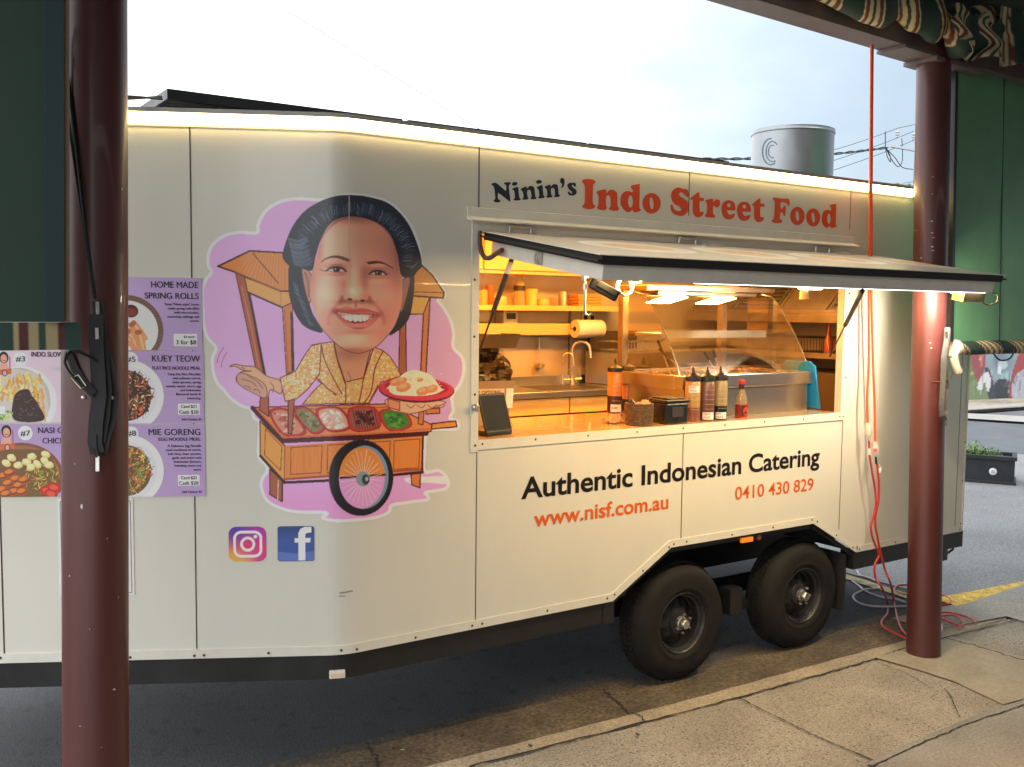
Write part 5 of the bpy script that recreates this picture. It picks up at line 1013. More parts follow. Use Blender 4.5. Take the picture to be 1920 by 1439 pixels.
b = MB(); b.box2(wl(WX0+.005, WY1-.045, WZ1), wl(WX0+.045, WY1-.004, 2.0)); b.box2(wl(WX1-.25, WY1-.045, WZ1), wl(WX1-.21, WY1-.004, 1.965)); b.build('warmer_post', M_bronze, fw)
b = MB(); b.box2(wl(WX0, WY1-.24, 1.992), wl(WX1-.02, WY1, 2.022), bev=.004); b.box2(wl(WX0+.12, WY1-.20, 1.966), wl(WX1-.13, WY1-.05, 1.9915), bev=.004); gan = b.build('lamp_gantry', M_bronze, fw)
M_heat = emis('heat_lamp', (1.0, .50, .10), 85.0)
for x0 in (WX0+.16, WX0+.54):
    b = MB(); b.hexa([wl(x0, WY1-.215, 1.957), wl(x0+.17, WY1-.215, 1.957), wl(x0+.17, WY1-.06, 1.925), wl(x0, WY1-.06, 1.925), wl(x0, WY1-.21, 1.962), wl(x0+.17, WY1-.21, 1.962), wl(x0+.17, WY1-.06, 1.93), wl(x0, WY1-.06, 1.93)]); b.build('heat_lamp', M_heat, gan)
b = MB(); b.box2(wl(WX0+.09, WY1-.26, 1.742), wl(WX1-.11, WY1-.05, 1.762), bev=.003); b.box2(wl(WX0+.09, WY1-.262, 1.735), wl(WX1-.11, WY1-.2605, 1.775)); b.build('glass_shelf', M_alu, fw)
b = MB()
for (x0, y0, dx, dy, dz) in ((WX0+.10, .36, .10, .22, .17), (WX0+.42, .34, .16, .26, .10), (WX0+.30, .46, -.20, .0, .13), (WX0+.56, .46, .05, .1, .12)):
    t_ = thing('serving_tongs', ['thin steel tongs leaning at the left end inside the food warmer', 'long dark ladle handle lying across the middle of the food warmer', 'steel spoon handle with black grip leaning left inside the food warmer', 'short steel spoon standing in the right pan of the food warmer'][[(.10), (.42), (.30), (.56)].index(round(x0-WX0, 2))], 'utensil', (x0, y0, 1.545))
    bb = MB(); bb.tube([(0, 0, -.008), (dx*.6, dy*.6, dz*.6)], .004, 6); bb.build('utensil_shaft', M_zinc, t_, 60); bb = MB(); bb.tube([(dx*.6, dy*.6, dz*.6), (dx, dy, dz)], .007, 6); bb.build('utensil_grip', M_rub, t_, 60)
# ---- back bench and shelf objects
def lathe_thing(name, lab, cat, loc, prof, m, part_, n=24, extra=None):
    t = thing(name, lab, cat, loc); b = MB(); b.lathe(prof, n); b.build(part_, m, t, 45)
    if extra: b = MB(); b.lathe(extra[1], n); b.build(extra[0], extra[2], t, 45)
    return t
def shelf_pt(px, Y=1.94): return (atY(px, 570, Y)[0], Y, 1.9062)
M_clear = mat('clear_plastic', (.62, .50, .34), .15, alpha=.55)
lathe_thing('water_bottle', 'clear plastic drink bottle with dark printed label on the wall shelf', 'bottle', shelf_pt(974), [(0, 0), (.036, 0), (.038, .01), (.036, .05), (.038, .06), (.036, .09), (.038, .10), (.036, .14), (.014, .19), (.014, .21)], M_clear, 'bottle_wall', 20, ('bottle_label', [(.0385, .10), (.0385, .135)], mat('blue_dark_label', (.03, .03, .05), .4)))
lathe_thing('plastic_cup', 'pale plastic measuring cup on the wall shelf beside the drink bottle', 'cup', shelf_pt(996), [(0, 0), (.038, 0), (.045, .115), (.044, .115), (.037, .004), (0, .004)], M_lam, 'cup_wall')
lathe_thing('steel_cup', 'shiny ribbed steel cup on the wall shelf left of the orange tub', 'cup', shelf_pt(1056), [(0, 0), (.034, 0), (.035, .03), (.037, .05), (.036, .10), (.034, .10), (.033, .004), (0, .004)], M_zinc, 'cup_wall')
t = thing('plastic_tub', 'orange stack of plastic tubs on the wall shelf', 'tub', shelf_pt(1096)); M_or = mat('orange_plastic', (.72, .34, .10), .35)
for k in range(4): b = MB(); b.box((0, 0, .012+k*.021), (.20+.004*k, .13, .019), bev=.004); b.build('tub', M_or, t)
rl = thing('paper_towel_roll', 'white paper towel roll on a wire holder under the wall shelf', 'paper towel', (atY(1102, 617, 1.86)[0], 1.86, atY(1102, 617, 1.86)[2])); MXr = Matrix.Rotation(math.radians(90), 4, 'Y')
b = MB(); b.lathe([(.018, -.115), (.061, -.115), (.0625, -.112), (.0625, .112), (.061, .115), (.018, .115), (.018, -.115)], 30, MXr); b.build('paper_roll', M_white, rl, 40); b = MB(); b.lathe([(.0175, -.114), (.0175, .114)], 16, MXr); b.build('cardboard_core', mat('cardboard', (.25, .15, .07), .8), rl)
b = MB(); b.tube([(-.15, 0, .145), (-.15, 0, 0), (.15, 0, 0)], .003, 6); b.tube([(-.15, 0, .145), (-.15, .15, .145)], .003, 6); b.build('wire_holder', M_black, rl)
tr = thing('steel_tray', 'deep stainless food tray resting on the black bag at the window edge', 'tray', (atY(912, 640, 1.58)[0], 1.58, atY(912, 652, 1.58)[2]))
b = MB(); 
def pan_shell(b, w0, d0, w1, d1, h):
    v = [(-w0, -d0, 0), (w0, -d0, 0), (w0, d0, 0), (-w0, d0, 0), (-w1, -d1, h), (w1, -d1, h), (w1, d1, h), (-w1, d1, h), (-w1-.02, -d1-.02, h+.001), (w1+.02, -d1-.02, h+.001), (w1+.02, d1+.02, h+.001), (-w1-.02, d1+.02, h+.001)]
    b.add(v, [(0, 1, 2, 3), (0, 1, 5, 4), (1, 2, 6, 5), (2, 3, 7, 6), (3, 0, 4, 7), (4, 5, 9, 8), (5, 6, 10, 9), (6, 7, 11, 10), (7, 4, 8, 11)])
pan_shell(b, .15, .10, .175, .12, .085); b.build('tray_pan', M_steel, tr)
def bag(loc, sx, sy, sz, lab, seed):
    r = np.random.default_rng(seed); t = thing('rubbish_bag', lab, 'plastic bag', loc, group='black plastic bags on the back bench'); b = MB(); n, m_ = 34, 18; rows = []
    for i in range(m_):
        v = i/(m_-1); ph = math.pi*v; row = []
        for j in range(n+1):
            a = 2*math.pi*(j % n)/n; rr = math.sin(ph)**.7*(1+.10*math.sin(5*a+3*v*4)+.07*math.sin(9*a-6*v)+.09*abs(math.sin(13*a+9*v+seed))+(r.normal(0, .05) if 0 < j < n else 0)); row.append((sx*rr*math.cos(a), sy*rr*math.sin(a), max(0, sz*(.5-.5*math.cos(ph)))))
        rows.append(row)
    b.sheet(rows); o = b.build('bag_skin', mat('shiny_black_film', (.02, .014, .012), .14, bump=1.0, bscale=30, coat=.5), t, 12); return t
bag((atY(905, 690, 1.62)[0]+.02, 1.70, 1.366), .20, .16, .26, 'large shiny black plastic bag on the back bench at the window edge', 2); bag((atY(903, 660, 1.62)[0], 1.66, 1.56), .12, .11, .17, 'small shiny black plastic bag on top of the larger bag', 5)
kn = thing('red_handled_peeler', 'red and blue handled utensil lying on the back bench', 'utensil', (atZ(1000, 716, 1.37)[0], atZ(1000, 716, 1.37)[1], 1.366)); b = MB(); b.tube([(.0, 0, .012), (.10, .0, .012)], [.010, .013], 8); b.build('utensil_grip', mat('cap_red', (.62, .02, .02), .3), kn, 50); b = MB(); b.tube([(-.13, .0, .012), (-.002, 0, .012)], [.009, .011], 8); b.build('utensil_sleeve', mat('dull_blue', (.10, .11, .20), .4), kn, 50)
fy = thing('deep_fryer', 'stainless counter fryer with wire baskets on the back bench', 'fryer', (atY(1100, 705, 1.98)[0], 1.60, 1.366))
b = MB(); b.box((.24, .20, .115), (.48, .40, .23), bev=.005); b.build('fryer_body', M_steel, fy); b = MB(); b.box((.24, .39, .30), (.44, .03, .14)); b.build('fryer_head', M_cool, fy)
for k in range(2):
    b = MB(); x0 = .03+k*.22
    for z in (.24, .30): b.tube([(x0, .03, z), (x0+.19, .03, z), (x0+.19, .30, z), (x0, .30, z)], .0035, 5, closed=True)
    for j in range(8): x = x0+.19*j/7; b.tube([(x, .03, .24), (x, .03, .30)], .002, 4)
    b.tube([(x0+.1, .03, .30), (x0+.1, -.10, .35)], .005, 6); b.build('fryer_basket', M_zinc, fy, 60)
pot = lathe_thing('steel_pot', 'small shiny steel pot on the bench behind the food warmer', 'pot', (atY(1300, 690, 1.72)[0], 1.72, 1.366), [(0, 0), (.09, 0), (.092, .02), (.092, .13), (.098, .133), (.09, .135), (.085, .01), (0, .008)], M_zinc, 'pot_wall')
rb = thing('red_capped_bottle', 'bottle with red cap standing on the end shelf by the window post', 'bottle', (3.80, atX(1553, 660, 3.80)[1], 1.6155)); b = MB(); b.lathe([(0, 0), (.03, 0), (.031, .08), (.014, .13), (.013, .165)], 18); b.build('bottle_wall', mat('red_brown_sauce', (.30, .06, .02), .15, coat=.5), rb, 45); b = MB(); b.lathe([(.014, .165), (.0155, .166), (.0155, .187), (0, .188)], 14); b.build('bottle_cap', mat('cap_red', (.62, .02, .02), .3), rb, 45)
cb = thing('mesh_caddy', 'dark mesh caddy beside the red capped bottle on the end shelf', 'caddy', (3.82, atX(1538, 660, 3.80)[1]+.06, 1.6155)); b = MB(); b.box2((-.08, -.10, 0), (.08, .10, .004)); 
for k in range(9):
    for (x0, y0, x1, y1) in ((-.08, -.10, -.08, .10), (-.08, -.10, .08, -.10)): f_ = k/8; b.tube([(x0+(x1-x0)*f_, y0+(y1-y0)*f_, 0), (x0+(x1-x0)*f_, y0+(y1-y0)*f_, .10)], .002, 4)
b.tube([(-.08, -.10, .10), (.08, -.10, .10), (.08, .10, .10), (-.08, .10, .10)], .004, 5, closed=True); b.build('caddy_mesh', M_black, cb)
# chopping boards leaning at the right end of the counter
bl = thing('chopping_board', 'bright blue chopping board leaning against the food warmer end', 'chopping board', (2.955, .15, ZT)); b = MB()
pb = [atY(1519, 690, .10), atY(1526, 688, .12), atY(1536, 712, .14), atY(1551, 775, .16), atY(1541, 776, .14), atY(1527, 762, .12), atY(1518, 735, .10)]
b = MB(); M = Matrix.Rotation(math.radians(-12), 4, 'Y'); b.prism([(-.004, .0), (.21, 0), (.23, .03), (.23, .25), (.20, .275), (.03, .275), (-.004, .25)], 0, -.006, .006); b.v = [tuple(M@Vector((x+.03, y, z+.002))) for x, y, z in b.v]; b.build('board', mat('blue_plastic', (.02, .30, .72), .4), bl)
bg_ = thing('chopping_board', 'dark grey rounded board standing behind the blue chopping board', 'chopping board', (3.03, .22, ZT)); b = MB(); b.prism([(-.0, .0), (.30, 0), (.32, .03), (.32, .22), (.27, .275), (.06, .28), (.0, .24)], 0, -.006, .006); M = Matrix.Rotation(math.radians(-5), 4, 'Y'); b.v = [tuple(M@Vector((x, y, z))) for x, y, z in b.v]; b.build('board', mat('slate_plastic', (.05, .065, .075), .5), bg_)

# more of what stands along the back wall
t = thing('paper_towel_roll', 'part used paper roll on the low ledge at the left window edge', 'paper towel', (atY(898, 592, 1.90)[0], 1.98, 1.7885)); b = MB(); b.lathe([(.018, 0), (.05, 0), (.05, .20), (.018, .20)], 24, MXr, (-.1, 0, .05)); b.build('paper_roll', M_white, t, 40)
t = thing('soap_dispenser', 'square wall dispenser above the low ledge left of the paper towel', 'dispenser', (atY(952, 600, 1.99)[0], 2.0, 1.7225)); b = MB(); b.box((0, 0, .10), (.12, .10, .10), bev=.012); b.box((0, -.02, .035), (.10, .09, .03), bev=.006); b.build('dispenser_body', M_white, t); b = MB(); b.box((0, -.052, .115), (.07, .006, .04)); b.build('dispenser_window', mat('smoke_panel', (.05, .045, .045), .2), t)
t = thing('power_socket', 'dark double power socket on the wall above the paper towel roll', 'socket', (atY(1103, 592, 2.05)[0], 2.05, atY(1103, 596, 2.05)[2])); b = MB(); b.box((0, 0, 0), (.12, .016, .055), bev=.003); b.build('socket_plate', M_alu, t); b = MB(); b.box((-.03, -.009, 0), (.03, .004, .03)); b.box((.03, -.009, 0), (.03, .004, .03)); b.build('socket_face', M_black, t)
t = thing('plastic_tub', 'flat orange tub standing on the gantry of the food warmer', 'tub', (atY(1357, 540, .62)[0], .62, 2.0225)); b = MB(); b.box((0, 0, .02), (.14, .12, .04), bev=.005); b.build('tub', M_or, t)
for (px, h, r, c, lab) in ((905, .10, .032, (.55, .42, .25), 'short pale jar on the wall shelf at the window edge'), (918, .13, .028, (.30, .12, .05), 'dark brown jar on the wall shelf near the window edge'), (936, .06, .05, (.7, .6, .4), 'low cream bowl on the wall shelf left of the drink bottle'), (1018, .05, .045, (.66, .5, .28), 'low tan bowl on the wall shelf between the cups')):
    lathe_thing('storage_jar', lab, 'jar', shelf_pt(px), [(0, 0), (r*.85, 0), (r, .01), (r, h*.8), (r*.9, h), (r*.6, h), (0, h)], mat('jar_%d' % px, c, .35), 'jar_body', 20)
for (px, py, y, h, r, c, lab) in ((1176, 700, 1.66, .20, .035, (.62, .5, .3), 'pale squeeze bottle behind the left glass of the food warmer'), (1390, 690, 1.75, .16, .05, (.4, .36, .3), 'grey metal canister seen through the middle of the food warmer'), (1440, 690, 1.70, .10, .08, (.3, .26, .2), 'low dark pan seen through the right half of the food warmer')):
    lathe_thing('canister', lab, 'canister', (atY(px, py, y)[0], y, 1.3655), [(0, 0), (r*.95, 0), (r, .01), (r, h*.85), (r*.7, h*.93), (r*.7, h), (0, h)], mat('can_%d' % px, c, .35, .3), 'canister_body', 20)
b = MB(); b.box2((2.62, 2.045, 1.42), (2.626, 2.059, 1.88)); b.build('wall_joint', mat('joint_strip', (.30, .26, .2), .4, .6), P)
for x in (2.05, 2.35):
    b = MB(); b.tube([(x, 2.05, 1.70), (x, 2.03, 1.69), (x, 2.03, 1.52), (x+.0, 2.03, 1.50)], .004, 6); b.lathe([(0, 0), (.03, .01), (.035, .03), (.03, .03), (0, .008)], 12, None, (x, 2.02, 1.475))
    t = thing('ladle', 'steel ladle hanging on the back wall %s' % ('left of the taps' if x < 2.2 else 'above the taps'), 'ladle', (x, 2.03, 1.475)); b.v = [(a-x, c-2.03, d-1.475) for a, c, d in b.v]; b.build('ladle_body', M_zinc, t, 40)

# ------------------------------------------------------------------ menu posters stuck to the nose panel
PUR = (162, 138, 180); PINKP = (206, 182, 196); TXT = (34, 26, 48)
def poster(px0, py0, px1, py1, lab, bgc, paint, texts, skewr=0.0):
    """axis-aligned sheet on the nose; photo-pixel box -> panel coordinates"""
    ua, _ = unpix(px0, (py0+py1)/2); ub, _ = unpix(px1, (py0+py1)/2); cxm = (px0+px1)/2; z0 = unpix(cxm, py1)[1]; z1 = unpix(cxm, py0)[1]
    c3 = surf((ua+ub)/2, z0, .0); t = thing('menu_poster', lab, 'poster', c3, 0.0, 'menu posters on the trailer nose')
    q = Paint(px0, py0, px1, py1, 3, bgc); paint(q); n = int((px1-px0)*1.5); h = int((py1-py0)*1.5)
    Ug = np.linspace(ua, ub, n); Vg = np.linspace(z0, z1, h); G, K = np.meshgrid(np.linspace(px0, px1-.01, n), np.linspace(py1-.01, py0, h))
    grid_obj('printed_face', Ug, Vg, lambda a, c: surf(a, c, .0034)-c3, art_lin(q.sample(G, K)), None, M_paper, t)
    b = MB(); b.hexa([surf(u, z, .0012)-c3 for u, z in ((ua, z0), (ub, z0), (ub, z1), (ua, z1))]+[surf(u, z, .0032)-c3 for u, z in ((ua, z0), (ub, z0), (ub, z1), (ua, z1))]); b.build('backing_sheet', M_white, t)
    fx = lambda x: ua+(ub-ua)*(x-px0)/(px1-px0); fz = lambda y: z1+(z0-z1)*(y-py0)/(py1-py0)
    groups = {}
    for (body, x, y, cap, al, kind, w_) in texts:     # x anchor, y baseline, cap height px, align, material key, width px or None
        V, Fc = text_raw(body, 0.0); kz = cap/cap_height()/(py1-py0)*(z1-z0); k = kz*1.0
        wn = V[:, 0].max()-V[:, 0].min(); k = (abs(fx(1)-fx(0))*w_/wn) if w_ else kz; xs = (V[:, 0]-V[:, 0].min())*k; x0 = fx(x)-(wn*k if al == 'r' else wn*k/2 if al == 'c' else 0)
        for dx_, of_ in (((-.0006, .0042), (.0006, .0046)) if kind == 'title' else ((-.00035, .0042), (.00035, .0045))): groups.setdefault(kind, MB()).add(surf(x0+xs+dx_, fz(y)+V[:, 1]*kz, of_)-c3, Fc)
    for kind, b in groups.items():
        b.build({'title': 'title_print', 'fine': 'small_print', 'price': 'price_print', 'num': 'number_print', 'white': 'pale_print'}[kind], mat('pale_ink', (.80, .76, .80), .5) if kind == 'white' else mat('poster_ink', (.020, .014, .035), .5), t)
    return t
def plate(q, c, r, food, rimc=(214, 214, 224), bowl=False, seed=1, n=330, dark=(60, 34, 24)):
    g = np.random.default_rng(seed); q.ell(c, r, r, (150, 130, 150)); q.ell(c, r*.985, r*.985, rimc); q.ell(c, r*.80, r*.80, (196, 196, 206)); q.ell((c[0]-r*.06, c[1]), r*.70, r*.70, dark)
    for k in range(n):
        a = g.uniform(0, 6.28); rr = r*.68*math.sqrt(g.uniform(0, 1)); x, y = c[0]+rr*math.cos(a), c[1]+rr*math.sin(a)*.95; col = food[g.integers(len(food))]; th = g.uniform(0, 6.28); l = g.uniform(2, 9)
        if g.uniform() < .6:
            bend = g.normal(0, 3); q.stroke([(x-l*math.cos(th), y-l*math.sin(th)), (x+bend, y-bend), (x+l*math.cos(th), y+l*math.sin(th))], col, g.uniform(.9, 2.2), .95)
            q.stroke([(x-l*math.cos(th)*.7, y-l*math.sin(th)*.7-.5), (x+bend, y-bend-.5)], tuple(min(255, v+46) for v in col), .6, .6, smooth=False)
        else: q.ell((x, y), g.uniform(1.2, 4.2), g.uniform(1, 2.6), col, math.degrees(th)); q.ell((x-.6, y-.7), .8, .5, tuple(min(255, v+70) for v in col), 0, .6)
def pricebox(q, x0, y0, x1, y1): q.poly([(x0, y0), (x1, y0), (x1, y1), (x0, y1)], (232, 230, 236), smooth=False)
def badge_no(q, x, y): q.ell((x, y), 13.5, 13.5, (232, 228, 236))
def mini_woman(q, x, y, s=1.0):
    q.ell((x, y-9*s), 9*s, 11*s, (34, 30, 40)); q.ell((x, y-7*s), 6*s, 8*s, (204, 150, 126)); q.poly([(x-10*s, y+14*s), (x-6*s, y+2*s), (x+6*s, y+2*s), (x+10*s, y+14*s)], (216, 150, 130), smooth=False)
    q.stroke([(x-3*s, y-4*s), (x, y-3*s), (x+3*s, y-4*s)], (150, 60, 60), 1.2*s); q.poly([(x-14*s, y+14*s), (x+14*s, y+12*s), (x+13*s, y+22*s), (x-13*s, y+24*s)], (190, 96, 60), smooth=False); q.ell((x+1*s, y+20*s), 5*s, 6*s, (40, 34, 40)); q.ell((x+1*s, y+20*s), 3.6*s, 4.6*s, (200, 150, 150))
    for d in (-12, 11): q.stroke([(x+d*s, y-10*s), (x+d*s, y+14*s)], (150, 76, 50), 2*s, smooth=False)
def p_spring(q):
    q.blob((230, 560), 60, 50, (186, 160, 204), .7); q.ell((238, 620), 68, 66, (104, 80, 72))
    for k in range(70): a = 2*math.pi*k/70; q.stroke([(238+58*math.cos(a), 620+57*math.sin(a)), (238+67*math.cos(a+.05), 620+65*math.sin(a+.05))], (150, 118, 100), 1, .6, smooth=False)
    q.ell((238, 620), 58, 56, (206, 206, 220)); q.ell((238, 618), 46, 44, (216, 214, 226)); q.ell((245, 583), 19, 17, (222, 216, 222)); q.ell((246, 584), 13.5, 12, (84, 36, 34)); q.ell((246, 586), 11, 8, (120, 58, 48))
    for (x, y, r) in ((258, 622, 55), (246, 638, 62), (262, 640, 80), (228, 630, 40)):
        a = math.radians(r); p = np.array([math.cos(a), math.sin(a)]); n = np.array([-p[1], p[0]]); c = np.array([x, y]); q.poly([c-p*19-n*8, c+p*19-n*8, c+p*21, c+p*19+n*8, c-p*19+n*8, c-p*21], (206, 138, 92)); q.poly([c-p*16-n*4, c+p*15-n*5, c+p*15-n*1, c-p*16], (228, 172, 126)); q.ell(c-p*17, 5, 7, (170, 92, 60), r)
    pricebox(q, 325, 626, 369, 649)
NOOD = [(40, 52, 28), (70, 44, 30), (206, 110, 50), (120, 66, 44), (214, 176, 110), (58, 80, 36), (150, 80, 50), (226, 200, 150), (34, 30, 26), (184, 60, 34)]
def p_kuey(q): plate(q, (240, 742), 68, [(36, 46, 26), (60, 40, 30), (120, 66, 44), (96, 54, 40), (196, 104, 52), (40, 34, 28), (140, 82, 56), (216, 190, 140), (190, 64, 34)], seed=4, dark=(48, 34, 26)); badge_no(q, 246, 674); pricebox(q, 333, 757, 374, 778)
def p_mie(q): plate(q, (240, 882), 68, [(206, 150, 80), (176, 120, 60), (92, 130, 50), (120, 150, 70), (226, 180, 100), (150, 80, 40), (60, 84, 36), (196, 96, 44), (110, 60, 34)], seed=9, dark=(96, 70, 40)); badge_no(q, 247, 813); pricebox(q, 333, 891, 374, 911)
def p_beef(q):
    q.poly([(20, 700), (84, 700), (84, 790), (-14, 790), (-14, 700)], (200, 190, 186), smooth=False); q.ell((40, 752), 66, 66, (222, 206, 216)); q.ell((36, 750), 58, 60, (176, 168, 166)); q.poly([(-14, 696), (50, 696), (80, 716), (83, 788), (-14, 788)], (190, 182, 176))
    g = np.random.default_rng(3)
    for k in range(90): x, y = g.uniform(-10, 76), g.uniform(702, 758); a = g.uniform(.2, 2.4); q.stroke([(x-7*math.cos(a), y-8*math.sin(a)), (x+7*math.cos(a), y+8*math.sin(a))], [(226, 184, 106), (214, 164, 84), (236, 204, 140), (196, 140, 70)][k % 4], g.uniform(2.6, 4), 1, smooth=False)
    for k in range(14): x, y = g.uniform(62, 80), g.uniform(730, 784); q.stroke([(x, y-8), (x+4, y+8)], (206, 152, 74), 3.4, smooth=False)
    q.poly([(24, 752), (34, 734), (52, 730), (60, 742), (72, 760), (80, 788), (26, 788)], (58, 40, 40))
    for k in range(50): x, y = g.uniform(28, 70), g.uniform(736, 786); q.stroke([(x, y), (x+g.uniform(2, 7), y+g.uniform(-3, 3))], [(92, 68, 64), (40, 28, 30), (120, 96, 90)][k % 3], 1.2, .8, smooth=False)
    for k in range(30): q.ell((g.uniform(-8, 24), g.uniform(766, 786)), 3, 2, [(130, 170, 60), (170, 196, 90), (90, 130, 44)][k % 3], g.uniform(0, 90))
    mini_woman(q, 9, 680, 1.0); badge_no(q, 40, 674); pricebox(q, -10, 762, 9, 777)
def p_nasi(q):
    q.ell((40, 892), 78, 62, (120, 74, 50)); q.ell((40, 892), 72, 57, (146, 96, 66)); g = np.random.default_rng(8)
    q.poly([(-14, 856), (40, 842), (90, 850), (108, 890), (104, 928), (-14, 930)], (110, 78, 48))
    for k in range(160): x, y = g.uniform(44, 108), g.uniform(868, 926); a = g.uniform(0, 6.28); q.stroke([(x, y), (x+6*math.cos(a), y+6*math.sin(a))], [(90, 120, 50), (150, 160, 60), (214, 190, 90), (60, 86, 36), (196, 120, 60)][k % 5], 1.4, .9, smooth=False)
    for (x, y) in ((12, 868), (22, 858), (34, 872), (50, 866), (60, 856), (70, 870), (84, 864), (92, 872), (58, 876), (86, 852)): q.ell((x, y), 9, 6.4, (214, 180, 120), g.uniform(-50, 50)); q.ell((x-1, y-1.5), 7, 4.4, (232, 206, 150), g.uniform(-50, 50))
    for (x, y) in ((6, 892), (18, 886), (28, 898), (14, 906), (34, 910), (2, 918), (24, 922), (44, 900), (40, 922), (10, 926)):
        q.ell((x, y), 12, 7.5, (150, 76, 38), g.uniform(-40, 10)); q.ell((x-2, y-2), 8, 4, (196, 112, 56), -20); q.stroke([(x-10, y+2), (x, y+4), (x+10, y)], (84, 40, 24), 1.8, .8)
    for (x, y) in ((86, 920), (94, 926), (100, 914)): q.ell((x, y), 13, 9, (176, 40, 30), 10); q.ell((x, y), 8, 5, (206, 82, 60), 10)
    mini_woman(q, 14, 818, 1.05); badge_no(q, 49, 812)
def fine(lines, xr, y0, dy, cap, k='fine', al='r'): return [(s_, xr, y0+dy*i, cap, al, k, None) for i, s_ in enumerate(lines)]
poster(196, 520.5, 379, 657, 'purple menu poster headed home made spring rolls, topmost in its column', PUR, p_spring,
       [('HOME MADE', 372.5, 539.5, 11.5, 'r', 'title', 88), ('SPRING ROLLS', 373, 560, 11, 'r', 'title', 101)]+fine(['Tasty "Ninin style" home', 'made spring rolls filled', 'with rice noodles,', 'seasoning, cabbage and', 'carrot.'], 373.5, 572.3, 7.7, 4.3)+[('$3 each', 354, 633.2, 4.2, 'c', 'fine', 20), ('3 for $8', 348.5, 645.5, 8, 'c', 'price', 38)])
poster(196, 658.5, 382.5, 794, 'purple menu poster numbered five for flat rice noodles', PUR, p_kuey,
       [('KUEY TEOW', 376, 678, 11.5, 'r', 'title', 90), ('FLAT RICE NOODLE MEAL', 376.5, 693, 6, 'r', 'title', 90), ('#5', 246, 678.5, 9.5, 'c', 'num', 18)]+fine(['Tasty Flat Rice Noodles', 'with julienne carrot,', 'bean sprouts, spring', 'onions, oyster sauce, egg', 'and Indonesian', 'flavoured herbs &', 'seasoning.'], 377, 703.5, 7.5, 4.3)+[('Card $21', 353.5, 764.8, 5.6, 'c', 'price', 29), ('Cash $20', 353.5, 775.8, 6.4, 'c', 'price', 36), ('Add Chicken $2', 377.5, 788.5, 4.4, 'r', 'fine', 38)])
poster(196, 796, 385, 931.5, 'purple menu poster numbered eight for egg noodles, lowest in its column', PUR, p_mie,
       [('MIE GORENG', 376.5, 816, 11.5, 'r', 'title', 97), ('EGG NOODLE MEAL', 377, 826.5, 6, 'r', 'title', 79), ('#8', 247, 817, 9.5, 'c', 'num', 18)]+fine(['A Delicious Egg Noodle', 'meal combined of carrot,', 'bok choy, bean sprouts,', 'garlic and onion with', 'Indonesian flavours,', 'including sweet soy', 'sauce.'], 378, 838.2, 7.4, 4.3)+[('Card $21', 353.5, 898.8, 5.6, 'c', 'price', 29), ('Cash $20', 353.5, 909.3, 6.4, 'c', 'price', 36), ('Add Chicken $2', 378, 924.8, 4.4, 'r', 'fine', 38)])
poster(-14, 657, 171, 792.5, 'pinkish menu poster numbered three with chips and beef, partly behind the near post', PINKP, p_beef,
       [('INDO SLOW', 61, 669, 9, 'l', 'title', 59), ('#3', 40, 678, 9.5, 'c', 'num', 17), ('WITH', 99, 694, 5, 'l', 'white', 19)])
poster(-14, 795.5, 172, 931.5, 'purple menu poster numbered seven with fried rice, partly behind the near post', PUR, p_nasi,
       [('NASI GORENG', 73, 812, 10.5, 'l', 'title', 98), ('CHICKEN', 81, 831.5, 10.5, 'l', 'title', 58), ('#7', 49, 817, 9.5, 'c', 'num', 18)])
def notice():
    px0, py0, px1, py1 = 110, 935, 251, 1117; ua, _ = unpix(px0, 1020); ub, _ = unpix(px1, 1020); z0 = unpix(180, py1)[1]; z1 = unpix(180, py0)[1]; c3 = surf((ua+ub)/2, z0)
    t = thing('paper_notice', 'white paper notice with thin grey border below the menu posters', 'notice', c3); b = MB(); b.hexa([surf(u, z, .0012)-c3 for u, z in ((ua, z0), (ub, z0), (ub, z1), (ua, z1))]+[surf(u, z, .0026)-c3 for u, z in ((ua, z0), (ub, z0), (ub, z1), (ua, z1))]); b.build('paper_sheet', M_white, t)
    b = MB(); m_ = .010; 
    for (a0, c0, a1, c1) in ((ua+m_, z0+m_, ub-m_, z0+m_), (ua+m_, z1-m_, ub-m_, z1-m_), (ua+m_, z0+m_, ua+m_, z1-m_), (ub-m_, z0+m_, ub-m_, z1-m_)):
        hz_ = abs(a1-a0) > .01; w_ = .0016; qd = [(a0, c0-w_), (a1, c1-w_), (a1, c1+w_), (a0, c0+w_)] if hz_ else [(a0-w_, c0), (a0+w_, c0), (a1+w_, c1), (a1-w_, c1)]; b.add([surf(u, z, .0030)-c3 for u, z in qd], [(0, 1, 2, 3)])
    b.build('border_line', mat('grey_ink', (.25, .25, .28), .5), t)
notice()

# ------------------------------------------------------------------ verandah posts
ZF0 = .015                                                # footpath level
LEAN = np.array([.026, .044, 1.0])
M_post = mat('maroon_post_paint', (.082, .021, .019), .42, var=.10, vscale=7, coat=.10, aniso=(1, 1, .25))
M_chip = mat('chipped_primer', (.55, .50, .48), .6)
pb_ = atZ(1731, 1229, ZF0); pr_dep = depth(pb_); PR = .5*60.5*pr_dep/FPX
